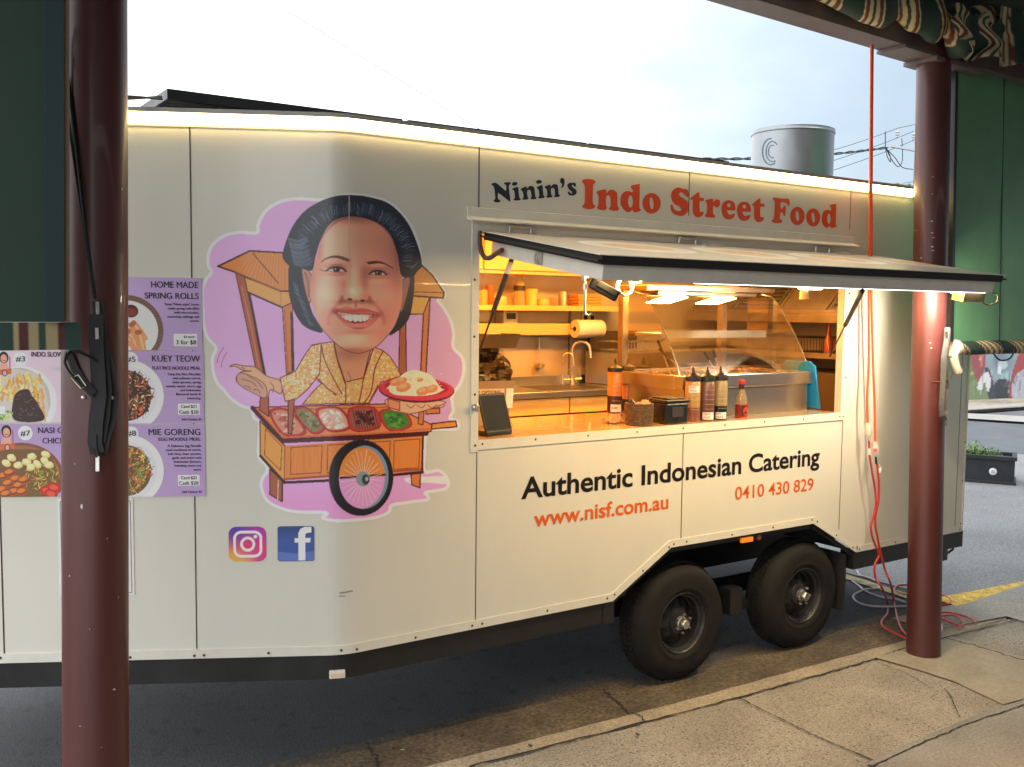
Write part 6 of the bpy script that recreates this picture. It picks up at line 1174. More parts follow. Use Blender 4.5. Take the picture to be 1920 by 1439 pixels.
# near post from its apparent width
dl = PR*2*FPX/117.0; pl_ = CAM+ray(178.3, 720)*dl; s_ = (pl_[2]-ZF0)/LEAN[2]; pl0 = pl_-LEAN*s_
def post(base, lab, ztop):
    t = thing('verandah_post', lab, 'post', base, 0, 'maroon verandah posts'); b = MB(); n = 40; rows = []
    for z in (0, .02, .6, 1.2, 1.8, 2.4, ztop):
        o = LEAN*z; rows.append([(o[0]+PR*math.cos(2*math.pi*k/n), o[1]+PR*math.sin(2*math.pi*k/n), z) for k in range(n+1)])
    b.sheet(rows); b.build('post_shaft', M_post, t, 60); b = MB(); b.lathe([(PR+.001, .014), (PR+.006, .008), (PR+.016, .002), (PR+.02, -.004)], 40); b.build('base_sealant', mat('mortar_smear', (.30, .27, .21), .9, var=.2, vscale=30), t, 40); return t
def post_pt(base, px, py, out=1.0):
    """point on the post's near surface seen at a pixel"""
    d = ray(px, py); o = CAM-base; L2 = LEAN/np.linalg.norm(LEAN); dd = d-L2*(d@L2); oo = o-L2*(o@L2); a = dd@dd; bq = 2*oo@dd; c = oo@oo-(PR*out)**2; D = bq*bq-4*a*c
    t = (-bq-math.sqrt(max(D, 0)))/(2*a); return CAM+d*t
ZTOP = 3.28
lp = post(pl0, 'thick maroon verandah post close to the camera at the left', ZTOP); rp = post(pb_, 'maroon verandah post beyond the open hatch at the right', ZTOP)
def chips(base, t, pts):
    b = MB()
    for (x, y, sx, sy) in pts:
        c = post_pt(base, x, y, 1.004); k = depth(c)/FPX; e = [post_pt(base, x+a*sx, y+d_*sy, 1.004)-np.array(t.location) for a, d_ in ((-1, .2), (-.3, -1), (.9, -.5), (.6, 1), (-.4, .8))]; b.add(e, [(0, 1, 2, 3, 4)])
    b.build('paint_chip', M_chip, t)
chips(pl0, lp, [(153, 950, 2.5, 5), (214, 1293, 3, 2), (229, 355, 1, 3), (130, 1080, 1, 2), (168, 1180, .8, 1.2), (201, 1010, .8, 2), (150, 1362, 1.4, 1), (222, 1120, .7, 1.5), (190, 1402, 1, 1), (140, 870, .7, 1.6)]); chips(pb_, rp, [(1747, 415, 3, 1), (1748, 437, 2.4, 1), (1750, 446, 3, 1), (1748, 463, 2.6, 1.4), (1749, 470, 3, 1), (1716, 432, 4, .7), (1744, 643, 2, .7), (1746, 653, 2.4, .7), (1727, 484, 1, 2), (1749, 332, 1, 1), (1748, 364, 1, 1)])
# straps and buckles on the posts
M_strap = mat('black_webbing', (.012, .012, .014), .75, var=.3, vscale=60); M_brass = mat('dull_brass', (.40, .36, .26), .35, 1.0, var=.2, vscale=30)
def lpt(px, py, o=1.06): return post_pt(pl0, px, py, o)
st = thing('tie_strap', 'black webbing strap with metal buckles tied on the near maroon post', 'strap', lpt(182, 700)); so = np.array(st.location)
def rel(pts): return [np.array(q)-so for q in pts]
b = MB(); b.ribbon(rel([lpt(*q, 1.05) for q in ((183, 565), (186, 590), (192, 640), (196, 690), (200, 730), (196, 780), (188, 830))]), .030, .004, side=R_); b.ribbon(rel([lpt(*q, 1.07) for q in ((180, 590), (181, 650), (184, 700), (186, 745), (180, 790), (178, 830), (183, 850))]), .040, .004, side=R_)
b.ribbon(rel([lpt(*q, 1.10) for q in ((187, 600), (199, 650), (209, 690), (217, 745), (212, 790), (202, 820), (196, 850), (183, 856), (176, 840), (176, 815))]), .016, .004, side=R_); b.ribbon(rel([lpt(*q, 1.09) for q in ((128, 660), (140, 690), (158, 720), (176, 740))]), .022, .004, side=U_); b.build('webbing', M_strap, st)
b = MB(); b.ribbon(rel([lpt(183, 566, 1.09), lpt(184, 590, 1.09)]), .010, .005, side=R_); b.ribbon(rel([lpt(182, 615, 1.09), lpt(183, 636, 1.09)]), .009, .006, side=R_); b.ribbon(rel([lpt(183, 856, 1.06), lpt(183, 884, 1.06)]), .010, .003, side=R_); b.build('strap_clip', M_zinc, st)
b = MB(); b.tube(rel([lpt(135, 708, 1.12), lpt(148, 703, 1.12), lpt(162, 724, 1.12), lpt(152, 729, 1.12)]), .0035, 6, closed=True); b.build('strap_buckle', M_brass, st, 40)
b = MB(); b.tube(rel(cat_rom([lpt(127, 664, 1.12), lpt(133, 657, 1.15), lpt(150, 662, 1.13), lpt(172, 672, 1.10), lpt(198, 690, 1.07), lpt(213, 708, 1.05)], 5, False)), .0032, 6); b.tube(rel(cat_rom([lpt(126, 660, 1.12), lpt(122, 680, 1.15), lpt(132, 700, 1.14), lpt(150, 718, 1.1), lpt(176, 744, 1.06)], 5, False)), .0035, 6); b.build('strap_cord', M_strap, st, 60)
b = MB()
for (x, y) in ((157, 746), (210, 746), (127, 640)): b.lathe([(0, .006), (.005, .005), (.007, 0)], 8, Matrix.Rotation(math.radians(90), 4, 'X'), tuple(lpt(x, y, 1.03)-so))
b.build('strap_bolt', M_zinc, st)
cd = thing('blind_pull', 'pair of thin black cords running down beside the near maroon post', 'cord', lpt(150, 300)); so = np.array(cd.location); b = MB()
b.tube(rel([lpt(119, 40, 1.3), lpt(119, 75, 1.2), lpt(130, 170, 1.06), lpt(141, 260, 1.04), lpt(150, 340, 1.04), lpt(160, 430, 1.05), lpt(178, 560, 1.06)]), .0045, 6); b.tube(rel([lpt(119, 100, 1.25), lpt(122, 160, 1.10), lpt(134, 270, 1.05), lpt(145, 350, 1.04), lpt(160, 450, 1.05), lpt(176, 560, 1.06)]), .0035, 6); b.build('cord_strand', M_strap, cd, 60)
# right post strap and reel
st2 = thing('tie_strap', 'grey doubled webbing strap with brass buckle hanging by the far maroon post', 'strap', post_pt(pb_, 1770, 700, 1.1)); so = np.array(st2.location)
yS = so[1]-.03
def sp(px, py, dy=0.0): return atY(px, py, yS+dy)-so
M_gw = mat('grey_webbing', (.10, .10, .10), .7, var=.2, vscale=50)
b = MB(); b.ribbon([sp(1776, 614), sp(1774, 640), sp(1769, 670), sp(1768, 720), sp(1765, 760), sp(1766, 780), sp(1772, 788)], .026, .006, side=R_); b.ribbon([sp(1778, 616, .01), sp(1776, 650, .01), sp(1772, 690, .01), sp(1776, 730, .01), sp(1774, 770, .01), sp(1770, 786, .01)], .022, .005, side=R_); b.build('webbing', M_gw, st2)
b = MB(); b.tube([sp(1777, 700), sp(1786, 699), sp(1783, 711), sp(1776, 711)], .004, 6, closed=True); b.build('strap_buckle', mat('yellow_brass', (.62, .50, .14), .3, 1.0), st2, 40)
b = MB(); b.ribbon([sp(1774, 622), sp(1776, 652)], .014, .008, side=R_); b.ribbon([sp(1773, 786), sp(1773, 799)], .007, .004, side=R_); b.build('strap_clip', M_zinc, st2)
b = MB(); b.tube([atY(1763, 717, yS)-so-[.045, -.02, 0], atY(1763, 717, yS)-so], .006, 6); b.build('post_bolt', M_post, st2)

# ------------------------------------------------------------------ verandah beam, rolled awning, blinds
ym = -.30
def beamz(x, y): return 3.27
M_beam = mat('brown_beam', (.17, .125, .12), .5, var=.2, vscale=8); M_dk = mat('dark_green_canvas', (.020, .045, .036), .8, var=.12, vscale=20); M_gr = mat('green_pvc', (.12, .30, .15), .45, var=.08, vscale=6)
bz = atY(1700, 92, ym)[2]; bm0 = thing('verandah_beam', 'dark brown verandah beam above the posts at the top right', 'beam', (3.2, ym, bz)); bm0.rotation_euler = (0, .026, 0)
b = MB(); b.box2((-5.6, -.03, 0), (4.0, .12, .20)); b.build('beam_plank', M_beam, bm0); b = MB(); b.box2((-.25, -.045, -.018), (.4, .13, -.001)); b.box2((.0, -.06, -.040), (.42, .14, -.019)); b.build('beam_packer', M_beam, bm0)
# striped canvas: paint function along the length
def stripe(s):
    s = (s/.30) % 1.0; G_ = (32, 50, 43); C_ = (166, 154, 120); Mr = (82, 44, 42)
    for (e, c) in ((.46, G_), (.50, C_), (.58, Mr), (.68, C_), (.75, G_), (.85, C_), (.94, Mr), (.98, C_)):
        if s < e: return c
    return G_
def stripe_cols(ss): return np.clip(lin(np.array([stripe(s) for s in ss]))*1.7, 0, .8)
M_canvas = mat_paint('striped_canvas', .75)
aw = thing('rolled_awning', 'rolled green awning with cream and maroon stripes bunched along the beam', 'awning', (2.0, ym-.10, bz+.045)); aw.rotation_euler = (0, .026, 0); ao = np.array(aw.location)
xs = np.linspace(-1.4, 1.58, 420); rows = []; cols = []; nn = 40
for x in xs:
    t = max(0, (x-.35)/1.2); wob = .022*math.sin(9*x)+.03*t*math.sin(17*x+1); rr = .070+.010*math.sin(5*x)+.02*math.sin(31*x)*t+.04*t*abs(math.sin(8*x)); r_row = []
    for k in range(nn):
        a = 2*math.pi*k/(nn-1); sk_ = .16*math.sin(a)+.04*math.sin(2*a+6*x)*t
        r_row.append((x+.02*math.sin(2*a+6*x)*t+.05*math.cos(a), -.02+rr*math.cos(a)+wob*.4, .11+wob+(rr*1.25)*math.sin(a)*(1+.15*math.sin(3*a+7*x)*t)))
    rows.append(r_row); cols += [stripe_cols([x+.03*math.sin(2*math.pi*k/(nn-1))])[0] for k in range(nn)]
b = MB(); b.sheet(rows); b.build('awning_roll', M_canvas, aw, 70, cols=np.array(cols))
# draped tail of canvas at the post
rows = []; cols = []
for i in range(70):
    v = i/69; row = []
    for j in range(110):
        u = j/109; row.append((1.05+.48*u+.03*math.sin(9*v+4*u), -.13-.05*math.sin(11*u)*v-.03*v, .16-.26*v*(0.55+.45*math.sin(3.1*u+.3))+.02*math.sin(14*u)))
        cols.append(stripe_cols([1.05+.55*u+.03*math.sin(7*v)])[0])
    rows.append(row)
b = MB(); b.sheet(rows); b.build('canvas_fold', M_canvas, aw, 70, cols=np.array(cols))
# roll-down blinds: near left and far right, each with a striped hem roll
def blind(name, lab, x0, x1, y, z0, z1, roll_r, hemcfg, m=None, lean=.044, seams=()):
    t = thing(name, lab, 'blind', (x0, y, z0), 0, 'green roll-down blinds'); b = MB(); n = 16; rows = []
    for i in range(n): z = (z1-z0)*i/(n-1); rows.append([((x1-x0)*j/5+.026*z, lean*z+.006*math.sin(3*z+j), z) for j in range(6)])
    b.sheet(rows); b.build('blind_sheet', m or M_gr, t, 60)
    for s_ in seams: b = MB(); b.ribbon([(s_+.026*(z1-z0)*k, lean*(z1-z0)*k-.004, (z1-z0)*k) for k in (0, .5, 1)], .008, .003, side=(1, 0, 0)); b.build('blind_seam', M_dk, t)
    return t
yr = -.34; zr0 = atY(1850, 640, yr)[2]; xr0 = atY(1796, 500, yr)[0]-.03
br = blind('roll_down_blind', 'green roll-down blind lit by the hatch light at the far right', xr0, 5.3, yr, zr0, 3.35, .05, None, seams=(.47,))
zz = atY(1850, 652, yr)[2]; xk = atY(1788, 652, yr)[0]; b = MB(); cols = []; rows = []; o = np.array(br.location)
for x in np.linspace(xk+.03, 5.3, 260):
    row = []
    for k in range(17): a = 2*math.pi*k/16; row.append((x-o[0], .040*math.cos(a), zz-o[2]+.040*math.sin(a))); cols.append(stripe_cols([x*.92+.05*math.sin(a)])[0])
    rows.append(row)
b.sheet(rows); b.build('hem_roll', M_canvas, br, 70, cols=np.array(cols)); b = MB(); b.lathe([(0, 0), (.046, 0), (.048, .01), (.048, .03), (.040, .035), (0, .036)], 24, Matrix.Rotation(math.radians(90), 4, 'Y'), (xk-o[0]-.01, 0, zz-o[2])); b.box((xk-o[0]+.0, -.015, zz-o[2]-.03), (.03, .03, .08), bev=.006); b.tube([(xk-o[0]-.01, -.01, zz-o[2]-.05), (xk-o[0]+.0, -.02, zz-o[2]-.10), (xk-o[0]+.03, -.02, zz-o[2]-.13)], .022, 8); b.build('roller_end_cap', mat('cream_nylon', (.70, .66, .52), .4), br, 40)
b = MB(); b.tube(cat_rom([(xk-o[0]+.42+.02*k, -.05*math.cos(k*1.1), zz-o[2]+.06*math.sin(k*1.1)-.02) for k in range(7)], 4, False), .005, 6); b.build('blind_cord', M_strap, br, 60)
b = MB(); b.box2((-.030, -.015, .0), (-.004, .015, 1.66)); b.v = [(x+.026*z, y+.044*z, z) for x, y, z in b.v]; b.build('edge_guide', mat('guide_black', (.012, .014, .016), .4), br)
# striped valance above the far blind, and the dark blind box behind it
va = thing('striped_valance', 'short striped canvas valance above the far green blind', 'valance', (xr0+.12, yr-.16, atY(1850, 66, yr-.16)[2])); rows = []; cols = []
for i in range(12):
    v = i/11; row = []
    for j in range(120): x = 1.9*j/119-.1; row.append((x, -.03-.035*math.sin(22*x)*v-.03*v*v, .20-.34*v+.02*math.sin(11*x)*v)); cols.append(stripe_cols([x*1.25+.02*math.sin(6*v)])[0])
    rows.append(row)
b = MB(); b.sheet(rows); b.build('valance_cloth', M_canvas, va, 70, cols=np.array(cols))
vr = thing('verandah_canopy', 'dark underside of the verandah canopy seen in the top right corner, extended out of view for shade', 'canopy', (3.4, -.55, bz+.20)); b = MB(); b.box2((-5.6, -4.4, .05), (9.0, .40, .09)); b.build('awning_sheet', M_dk, vr); b = MB(); b.tube([(-.6, .12, -.0), (2.6, -.02, -.02)], .028, 12); b.build('awning_pipe', M_dk, vr, 40)  # canopy sheet carried on out of view to shade the trailer
# near left blind
yl = -.80; xle = atY(84, 300, yl)[0]; zl0 = atY(60, 604, yl)[2]
bl_ = blind('roll_down_blind', 'very dark green roll-down blind hanging at the far left close to the camera', xle-2.2, xle+.0, yl, zl0, 3.1, .05, None, m=mat('shaded_green_pvc', (.017, .042, .028), .7, var=.08, vscale=6), lean=.0)  # green darkened to carry the shade on the near blind
o = np.array(bl_.location); b = MB(); b.box2((2.19, -.016, .0), (2.234, .016, 1.6)); b.v = [(x+.02*z, y, z) for x, y, z in b.v]; b.build('edge_band', mat('dark_teal_band', (.012, .030, .034), .6), bl_)
b = MB(); b.box2((2.2341, -.004, .0), (2.249, .004, 1.6)); b.v = [(x+.02*z, y, z) for x, y, z in b.v]; b.build('edge_binding', mat('tan_binding', (.20, .13, .09), .7), bl_)
b = MB(); cols = []; rows = []
zb0, zb1 = atY(60, 657, yl)[2]-o[2], -.001
for x in np.linspace(0, 2.275, 400):
    row = []
    for k in range(5):
        row.append((x, .004*math.sin(20*x), zb0+(zb1-zb0)*k/4)); s = (x-2.275)*1.0
        px_ = proj(o+np.array([x, 0, zb0]))[0]
        c = (30, 56, 50)
        for (e0, e1, cc) in ((108, 125, (74, 36, 42)), (87, 108, (150, 136, 100)), (72, 87, (34, 62, 54)), (52, 72, (150, 136, 100)), (33, 52, (74, 34, 40)), (26, 33, (150, 136, 100)), (-60, -40, (150, 136, 100)), (-80, -60, (74, 34, 40)), (-100, -80, (150, 136, 100))):
            if e0 <= px_ < e1: c = cc
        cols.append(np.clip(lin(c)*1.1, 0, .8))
    rows.append(row)
b.sheet(rows); b.build('striped_hem', M_canvas, bl_, 70, cols=np.array(cols))

# ------------------------------------------------------------------ extension cords
M_cord = mat('orange_cord', (.85, .115, .02), .4); M_cordr = mat('red_cord', (.52, .035, .03), .4)
yc = -.07
def cp(px, py, y=yc): return atY(px, py, y)
ec = thing('extension_lead', 'orange extension cord hanging from the beam with clear plug, left of the pair', 'cord', cp(1628, 800)); so = np.array(ec.location)
b = MB(); b.tube(rel(cat_rom([cp(1634, 84, -.28), cp(1633, 200, -.22), cp(1632, 300, -.17), cp(1631, 380, -.12), cp(1630, 460, -.09), cp(1629, 560), cp(1629, 680), cp(1626, 745), cp(1627, 793)], 5, False)), .0068, 8); b.build('cord_line', M_cord, ec, 60)
M_plug = mat('clear_plug', (.72, .66, .56), .15, alpha=.6); b = MB(); b.tube(rel([cp(1627.5, 792), cp(1627.5, 797), cp(1628, 808), cp(1628, 812), cp(1628.5, 820)]), [.008, .018, .020, .022, .012], 12); b.tube(rel([cp(1629, 820), cp(1629, 826)]), .009, 8); b.build('clear_plug', M_plug, ec, 40)
b = MB(); ld = [cp(1629, 826), cp(1630, 838), cp(1630.5, 856), cp(1636, 890), cp(1641, 920), cp(1642, 945), cp(1639, 965), cp(1633, 985), cp(1635, 1005), cp(1642, 1025), cp(1648, 1042), cp(1640, 1060), cp(1642, 1085), cp(1655, 1105)]
gcd = [atZ(1664, 1130, .01), atZ(1664, 1150, .012), atZ(1653, 1165, .04), atZ(1660, 1178, .04), atZ(1700, 1198, .04)]
b.tube(rel(cat_rom(ld+gcd, 5, False)), .0062, 8); b.build('cord_line', M_cordr, ec, 60); b = MB(); b.tube(rel([cp(1630, 841), cp(1630.4, 853)]), .0075, 8); b.build('cord_sleeve', M_white, ec, 60)
ec2 = thing('extension_lead', 'orange extension cord with pink clear plug hanging lower, right of the pair', 'cord', cp(1640, 830)); so = np.array(ec2.location)
b = MB(); b.tube(rel(cat_rom([cp(1636, 84, -.27), cp(1635, 200, -.21), cp(1634.5, 300, -.16), cp(1634, 380, -.115), cp(1634, 460, -.085), cp(1634, 560), cp(1637, 680), cp(1640, 760), cp(1641, 828)], 5, False)), .0066, 8); b.build('cord_line', M_cord, ec2, 60)
b = MB(); b.tube(rel([cp(1641, 828), cp(1641, 833), cp(1641, 845), cp(1641, 849), cp(1641.5, 856)]), [.008, .018, .020, .022, .011], 12); b.build('clear_plug', M_plug, ec2, 40); b = MB(); b.tube(rel([cp(1641, 842, yc-.024), cp(1641.2, 847, yc-.024)]), .010, 10); b.build('plug_insert', mat('pink_plug', (.85, .12, .16), .3), ec2, 40)
b = MB(); b.tube(rel([cp(1642, 856), cp(1643, 870)]), .006, 8); b.build('plug_neck', M_black, ec2, 40); b = MB(); b.ribbon(rel([cp(1645, 868), cp(1650, 878), cp(1648, 886)]), .018, .001, side=R_); b.build('test_tag', M_white, ec2)
b = MB(); ld = [cp(1644, 870), cp(1646, 885), cp(1648, 910), cp(1647, 940), cp(1642, 965), cp(1641, 985), cp(1645, 1005), cp(1648, 1022), cp(1652, 1042), cp(1660, 1070), cp(1670, 1095)]
b.tube(rel(cat_rom(ld+[atZ(1676, 1125, .012), atZ(1683, 1160, .03), atZ(1692, 1182, .04), atZ(1706, 1196, .04)], 5, False)), .0062, 8); b.build('cord_line', M_cordr, ec2, 60)
M_wc = mat('white_pink_cord', (.66, .55, .56), .45)
def gcord(name, lab, pts, r, m):
    P3 = [atZ(x, y, r+.002 if len(q) == 2 else q[2]) for q in pts for x, y in [q[:2]]]
    t = thing(name, lab, 'cord', P3[0]); so_ = np.array(t.location); b = MB(); b.tube([np.array(q)-so_ for q in cat_rom(P3, 6, False)], r, 7); b.build('cord_line', m, t, 60); return t
gcord('power_lead', 'white and pink power cord looping on the asphalt behind the mud flap', [(1607, 1070), (1613, 1079), (1630, 1084), (1646, 1092), (1647, 1103), (1625, 1105), (1605, 1113), (1600, 1120), (1610, 1130), (1640, 1137), (1700, 1137)], .0062, M_wc)
gcord('power_lead', 'white power cord lying nearly straight on the asphalt towards the far post', [(1598, 1090), (1610, 1098), (1622, 1108), (1650, 1119), (1680, 1124), (1702, 1131)], .0062, M_wc)
gcord('power_lead', 'red power cord curled tightly on the ground just right of the far post', [(1760, 1116), (1772, 1118), (1783, 1126), (1778, 1133), (1760, 1134)], .006, M_cordr)
gcord('power_lead', 'red power cord making a loop on the ground just left of the far post', [(1702, 1097), (1684, 1098), (1677, 1106), (1688, 1112), (1704, 1116)], .006, M_cordr)
for k, (lab, pts) in enumerate((('longest of the red cords fanning out on the kerb right of the far post', [(1760, 1149), (1780, 1149), (1800, 1153), (1820, 1160), (1830, 1168)]), ('red cord with the shortest loose end right of the far post', [(1760, 1158), (1775, 1165), (1790, 1171), (1798, 1174)]), ('red cord bending round in the middle of the fan right of the far post', [(1760, 1156), (1785, 1154), (1800, 1160), (1806, 1170), (1798, 1176)]), ('faint pink cord end standing closest to the foot of the far post', [(1762, 1170), (1766, 1174), (1765, 1182), (1760, 1190)]))):
    gcord('power_lead', lab, [(x, y, .038) for x, y in pts], .0058, M_cordr if k < 3 else M_wc)

# ------------------------------------------------------------------ ground
M_asph = mat('asphalt', (.070, .071, .074), .85, var=.25, vscale=1.1, bump=.7, bscale=170, var2=.6, v2scale=95, pits=.35, pscale=11)  # road tone kept dark to deepen the shade under the trailer
M_conc = mat('footpath_concrete', (.285, .266, .232), .85, var=.20, vscale=2.2, bump=.6, bscale=160, var2=.42, v2scale=150, pits=.62, pscale=70)
M_kerb = mat('kerb_concrete', (.33, .29, .22), .85, var=.14, vscale=3.5, bump=.5, bscale=110, var2=.28, v2scale=80, pits=.35, pscale=60)
M_gut = mat('stained_gutter_concrete', (.105, .082, .055), .85, var=.42, vscale=3.4, bump=.6, bscale=90, var2=.5, v2scale=55, pits=.4, pscale=30)
M_crack = mat('crack_dirt', (.028, .022, .016), .95)
b = MB(); b.box2((-60, -.30, -.30), (60, 60, -.001)); o = b.build('road', M_asph); struct(o)
# gutter strip, kerb and footpath, edges traced where they stand and run on in both directions
def xl(pts, z): return [atZ(x, y, z)[:2] for x, y in pts]
ge = [(-9, .30)]+[tuple(q) for q in xl([(651, 1398), (1082, 1293), (1328, 1245), (1560, 1187), (1699, 1157)], 0)]+[(4.25, .07), (4.28, -.02)]
ke = [(-9, -.18)]+[tuple(q) for q in xl([(788, 1439), (1280, 1314), (1560, 1237), (1660, 1210)], ZF0)]+[(3.3, -.21), (3.9, -.20), (4.3, -.19)]
ge_f = sorted(ge); 
def interp(E_, x): return float(np.interp(x, [q[0] for q in E_], [q[1] for q in E_]))
xs_ = np.concatenate([np.linspace(-9, -.5, 12), np.linspace(-.4, 4.25, 60)])
jit = lambda x, a: a*math.sin(23*x)+a*.6*math.sin(57*x+1)
rows = [[(x, interp(ke, x)-.02, .0+.004), ] for x in xs_]
b = MB(); b.sheet([[(x, interp(ke, x)-.03, .004) for x in xs_], [(x, (interp(ke, x)+interp(ge, x))/2, .0045) for x in xs_], [(x, interp(ge, x)+jit(x, .006), .003) for x in xs_]]); struct(b.build('gutter', M_gut))
kj = [(x, interp(ke, x)-.105) for x in xs_]
b = MB(); b.sheet([[(x, interp(ke, x)+.012+jit(x, .002), .0) for x in xs_], [(x, interp(ke, x)+.006+jit(x, .003), ZF0-.008) for x in xs_], [(x, interp(ke, x)-.008+jit(x, .003), ZF0+.001) for x in xs_], [(x, y+jit(x+1, .003), ZF0+.003) for x, y in kj], [(x, y-.006+jit(x+1, .003), ZF0-.012) for x, y in kj]]); struct(b.build('kerb', M_kerb))
b = MB(); n2 = len(xs_); b.sheet([[(x, y-.010+jit(x+2, .004), ZF0-.012) for x, y in kj], [(x, y-.014+jit(x+2, .004), ZF0) for x, y in kj], [(x, -1.2, ZF0+.004) for x, y in kj], [(x, -3.0, ZF0+.01) for x, y in kj], [(x, -7.0, ZF0+.02) for x, y in kj]]); struct(b.build('footpath', M_conc))
b = MB(); b.sheet([[(4.25, .05, .006), (4.6, .075, .006), (5.3, .12, .006), (9, .45, .006), (16, 1.0, .006)], [(4.25, -.3, .0285), (4.6, -.28, .0285), (5.3, -.22, .0285), (9, .1, .0285), (16, .6, .0285)], [(4.25, -7, .045), (4.6, -7, .045), (5.3, -7, .045), (9, -7, .045), (16, -7, .045)]]); struct(b.build('pavement', mat('grey_pavement', (.27, .26, .23), .85, var=.18, vscale=2.5, bump=.5, bscale=110, var2=.3, v2scale=70)))
b = MB(); b.sheet([[(x, -7.0, ZF0+.019) for x in (-60, -9, 60)], [(x, -60, ZF0+.1) for x in (-60, -9, 60)]]); b.sheet([[(-60, -.3, .02), (-9, -.3, .02)], [(-60, -7.001, .02), (-9, -7.001, .02)]]); struct(b.build('ground', M_conc))
def crack(pts, z, w_, nm='footpath_joint'):
    P3 = [atZ(x, y, z) for x, y in pts]; Q = []
    for i in range(len(P3)-1):
        for t in np.linspace(0, 1, 12, endpoint=False): Q.append(P3[i]+(P3[i+1]-P3[i])*t)
    Q.append(P3[-1]); Q = np.array(Q); Q[1:-1, 0] += RNG.normal(0, w_*.5, len(Q)-2); Q[1:-1, 1] += RNG.normal(0, w_*.35, len(Q)-2)
    b = MB(); d = (P3[-1]-P3[0]); d /= np.linalg.norm(d); s_ = np.array([-d[1], d[0], 0]); ww = w_*(.5+RNG.random(len(Q)))
    b.sheet([[q-s_*k/2 for q, k in zip(Q, ww)], [q+s_*k/2 for q, k in zip(Q, ww)]]); struct(b.build(nm, M_crack))
zc = ZF0+.009
crack([(880, 1438), (1088, 1384), (1280, 1336), (1425, 1297), (1560, 1259), (1640, 1236), (1668, 1226)], ZF0+.0055, .011, 'kerb_joint')
crack([(1770, 1196), (1830, 1211), (1925, 1240)], zc, .010); crack([(1385, 1309), (1470, 1350), (1540, 1385), (1644, 1428)], zc, .007); crack([(1640, 1240), (1700, 1262), (1745, 1290)], zc, .004)
crack([(1660, 1227), (1700, 1215), (1770, 1196), (1925, 1158)], zc, .009); crack([(1622, 1443), (1730, 1392), (1820, 1355), (1925, 1320)], zc+.004, .007)
_q = [atZ(x, y, 0)[:2] for x, y in ((1622, 1443), (1730, 1392), (1820, 1355), (1925, 1320))]; b = MB(); b.sheet([[(*q, ZF0+.0105) for q in _q]+[(_q[-1][0]+4, _q[-1][1]+.6, ZF0+.0105)], [(q[0]+.9, q[1]-2.5, ZF0+.0135) for q in _q]+[(_q[-1][0]+5, _q[-1][1]-2, ZF0+.0135)]]); struct(b.build('footpath_shade_sheet', mat('shaded_footpath', (.225, .228, .23), .85, var=.18, vscale=2.5, bump=.4, bscale=110, var2=.25, v2scale=80))); crack([(1770, 1290), (1782, 1305), (1800, 1345)], zc, .004)  # greyer sheet: shade beyond the joint put into the footpath colour
crack([(1130, 1292), (1150, 1310), (1172, 1330), (1176, 1338)], .0085, .010, 'gutter_joint'); crack([(690, 1400), (706, 1420), (716, 1445)], .0085, .010, 'gutter_joint'); crack([(1172, 1338), (1186, 1336), (1205, 1344), (1207, 1352)], ZF0+.006, .007, 'kerb_joint')
_q = [atZ(x, y, 0)[:2] for x, y in ((1640, 1241), (1668, 1228), (1705, 1216), (1770, 1198), (1925, 1241), (1925, 1318), (1880, 1330), (1792, 1288), (1740, 1270), (1700, 1258))]; b = MB(); b.add([(*q, ZF0+.0085) for q in _q], [tuple(range(len(_q)))]); struct(b.build('smooth_footpath', mat('smooth_concrete', (.30, .275, .225), .8, var=.12, vscale=5, var2=.12, v2scale=60)))
b = MB(); b.sheet([[(4.33, -.1, .004), (5.3, -.06, .004), (9, .2, .004), (30, 1.5, .004)], [(4.33, 40, .004), (5.3, 40, .004), (9, 40, .004), (30, 40, .004)]]); struct(b.build('daylit_road_sheet', mat('daylit_asphalt', (.225, .226, .228), .85, var=.14, vscale=1.2, bump=.6, bscale=120, var2=.4, v2scale=80)))  # same asphalt as the road, paler to put open daylight in its colour
b = MB(); b.sheet([[(3.66, .105, .0064), (4.28, .06, .0064)], [(3.66, -.20, .0172), (4.28, -.30, .0288)]]); struct(b.build('pavement', mat('grey_pavement', (.27, .26, .23))))
# small litter: dark leaves / gum spots and a pale scrap
M_leaf = mat('dark_leaf', (.035, .025, .018), .8)
def leaf(x, y, z, s, lab, m=M_leaf):
    q = atZ(x, y, z); t = thing('leaf', lab, 'leaf', q, random.uniform(0, 3), 'fallen leaves by the kerb'); b = MB(); b.add([(0, 0, .002), (s*.5, s*.25, .004), (s, .0, .003), (s*.45, -s*.3, .002)], [(0, 1, 2, 3)]); b.build('leaf_blade', m, t)
for (x, y, z, s, lab) in ((862, 1383, .005, .035, 'dark leaf in the gutter furthest left but one'), (734, 1406, .005, .03, 'dark leaf in the gutter furthest left of all'), (998, 1402, ZF0+.006, .035, 'larger dark leaf on the near stretch of kerb top'), (976, 1408, ZF0+.006, .022, 'smaller dark leaf beside the larger one on the kerb top'), (1199, 1362, zc, .03, 'dark leaf on the footpath just inside the kerb, right one'), (1198, 1381, zc, .035, 'dark leaf on the footpath just inside the kerb, nearer one'), (1134, 1391, zc, .02, 'tiny dark leaf on the footpath left of two bigger leaves'), (1140, 1333, .005, .022, 'dark leaf in the gutter by the diagonal crack')): leaf(x, y, z, s, lab)
leaf(761, 1406, .006, .03, 'pale yellow leaf in the gutter', mat('pale_leaf', (.55, .45, .20), .7))
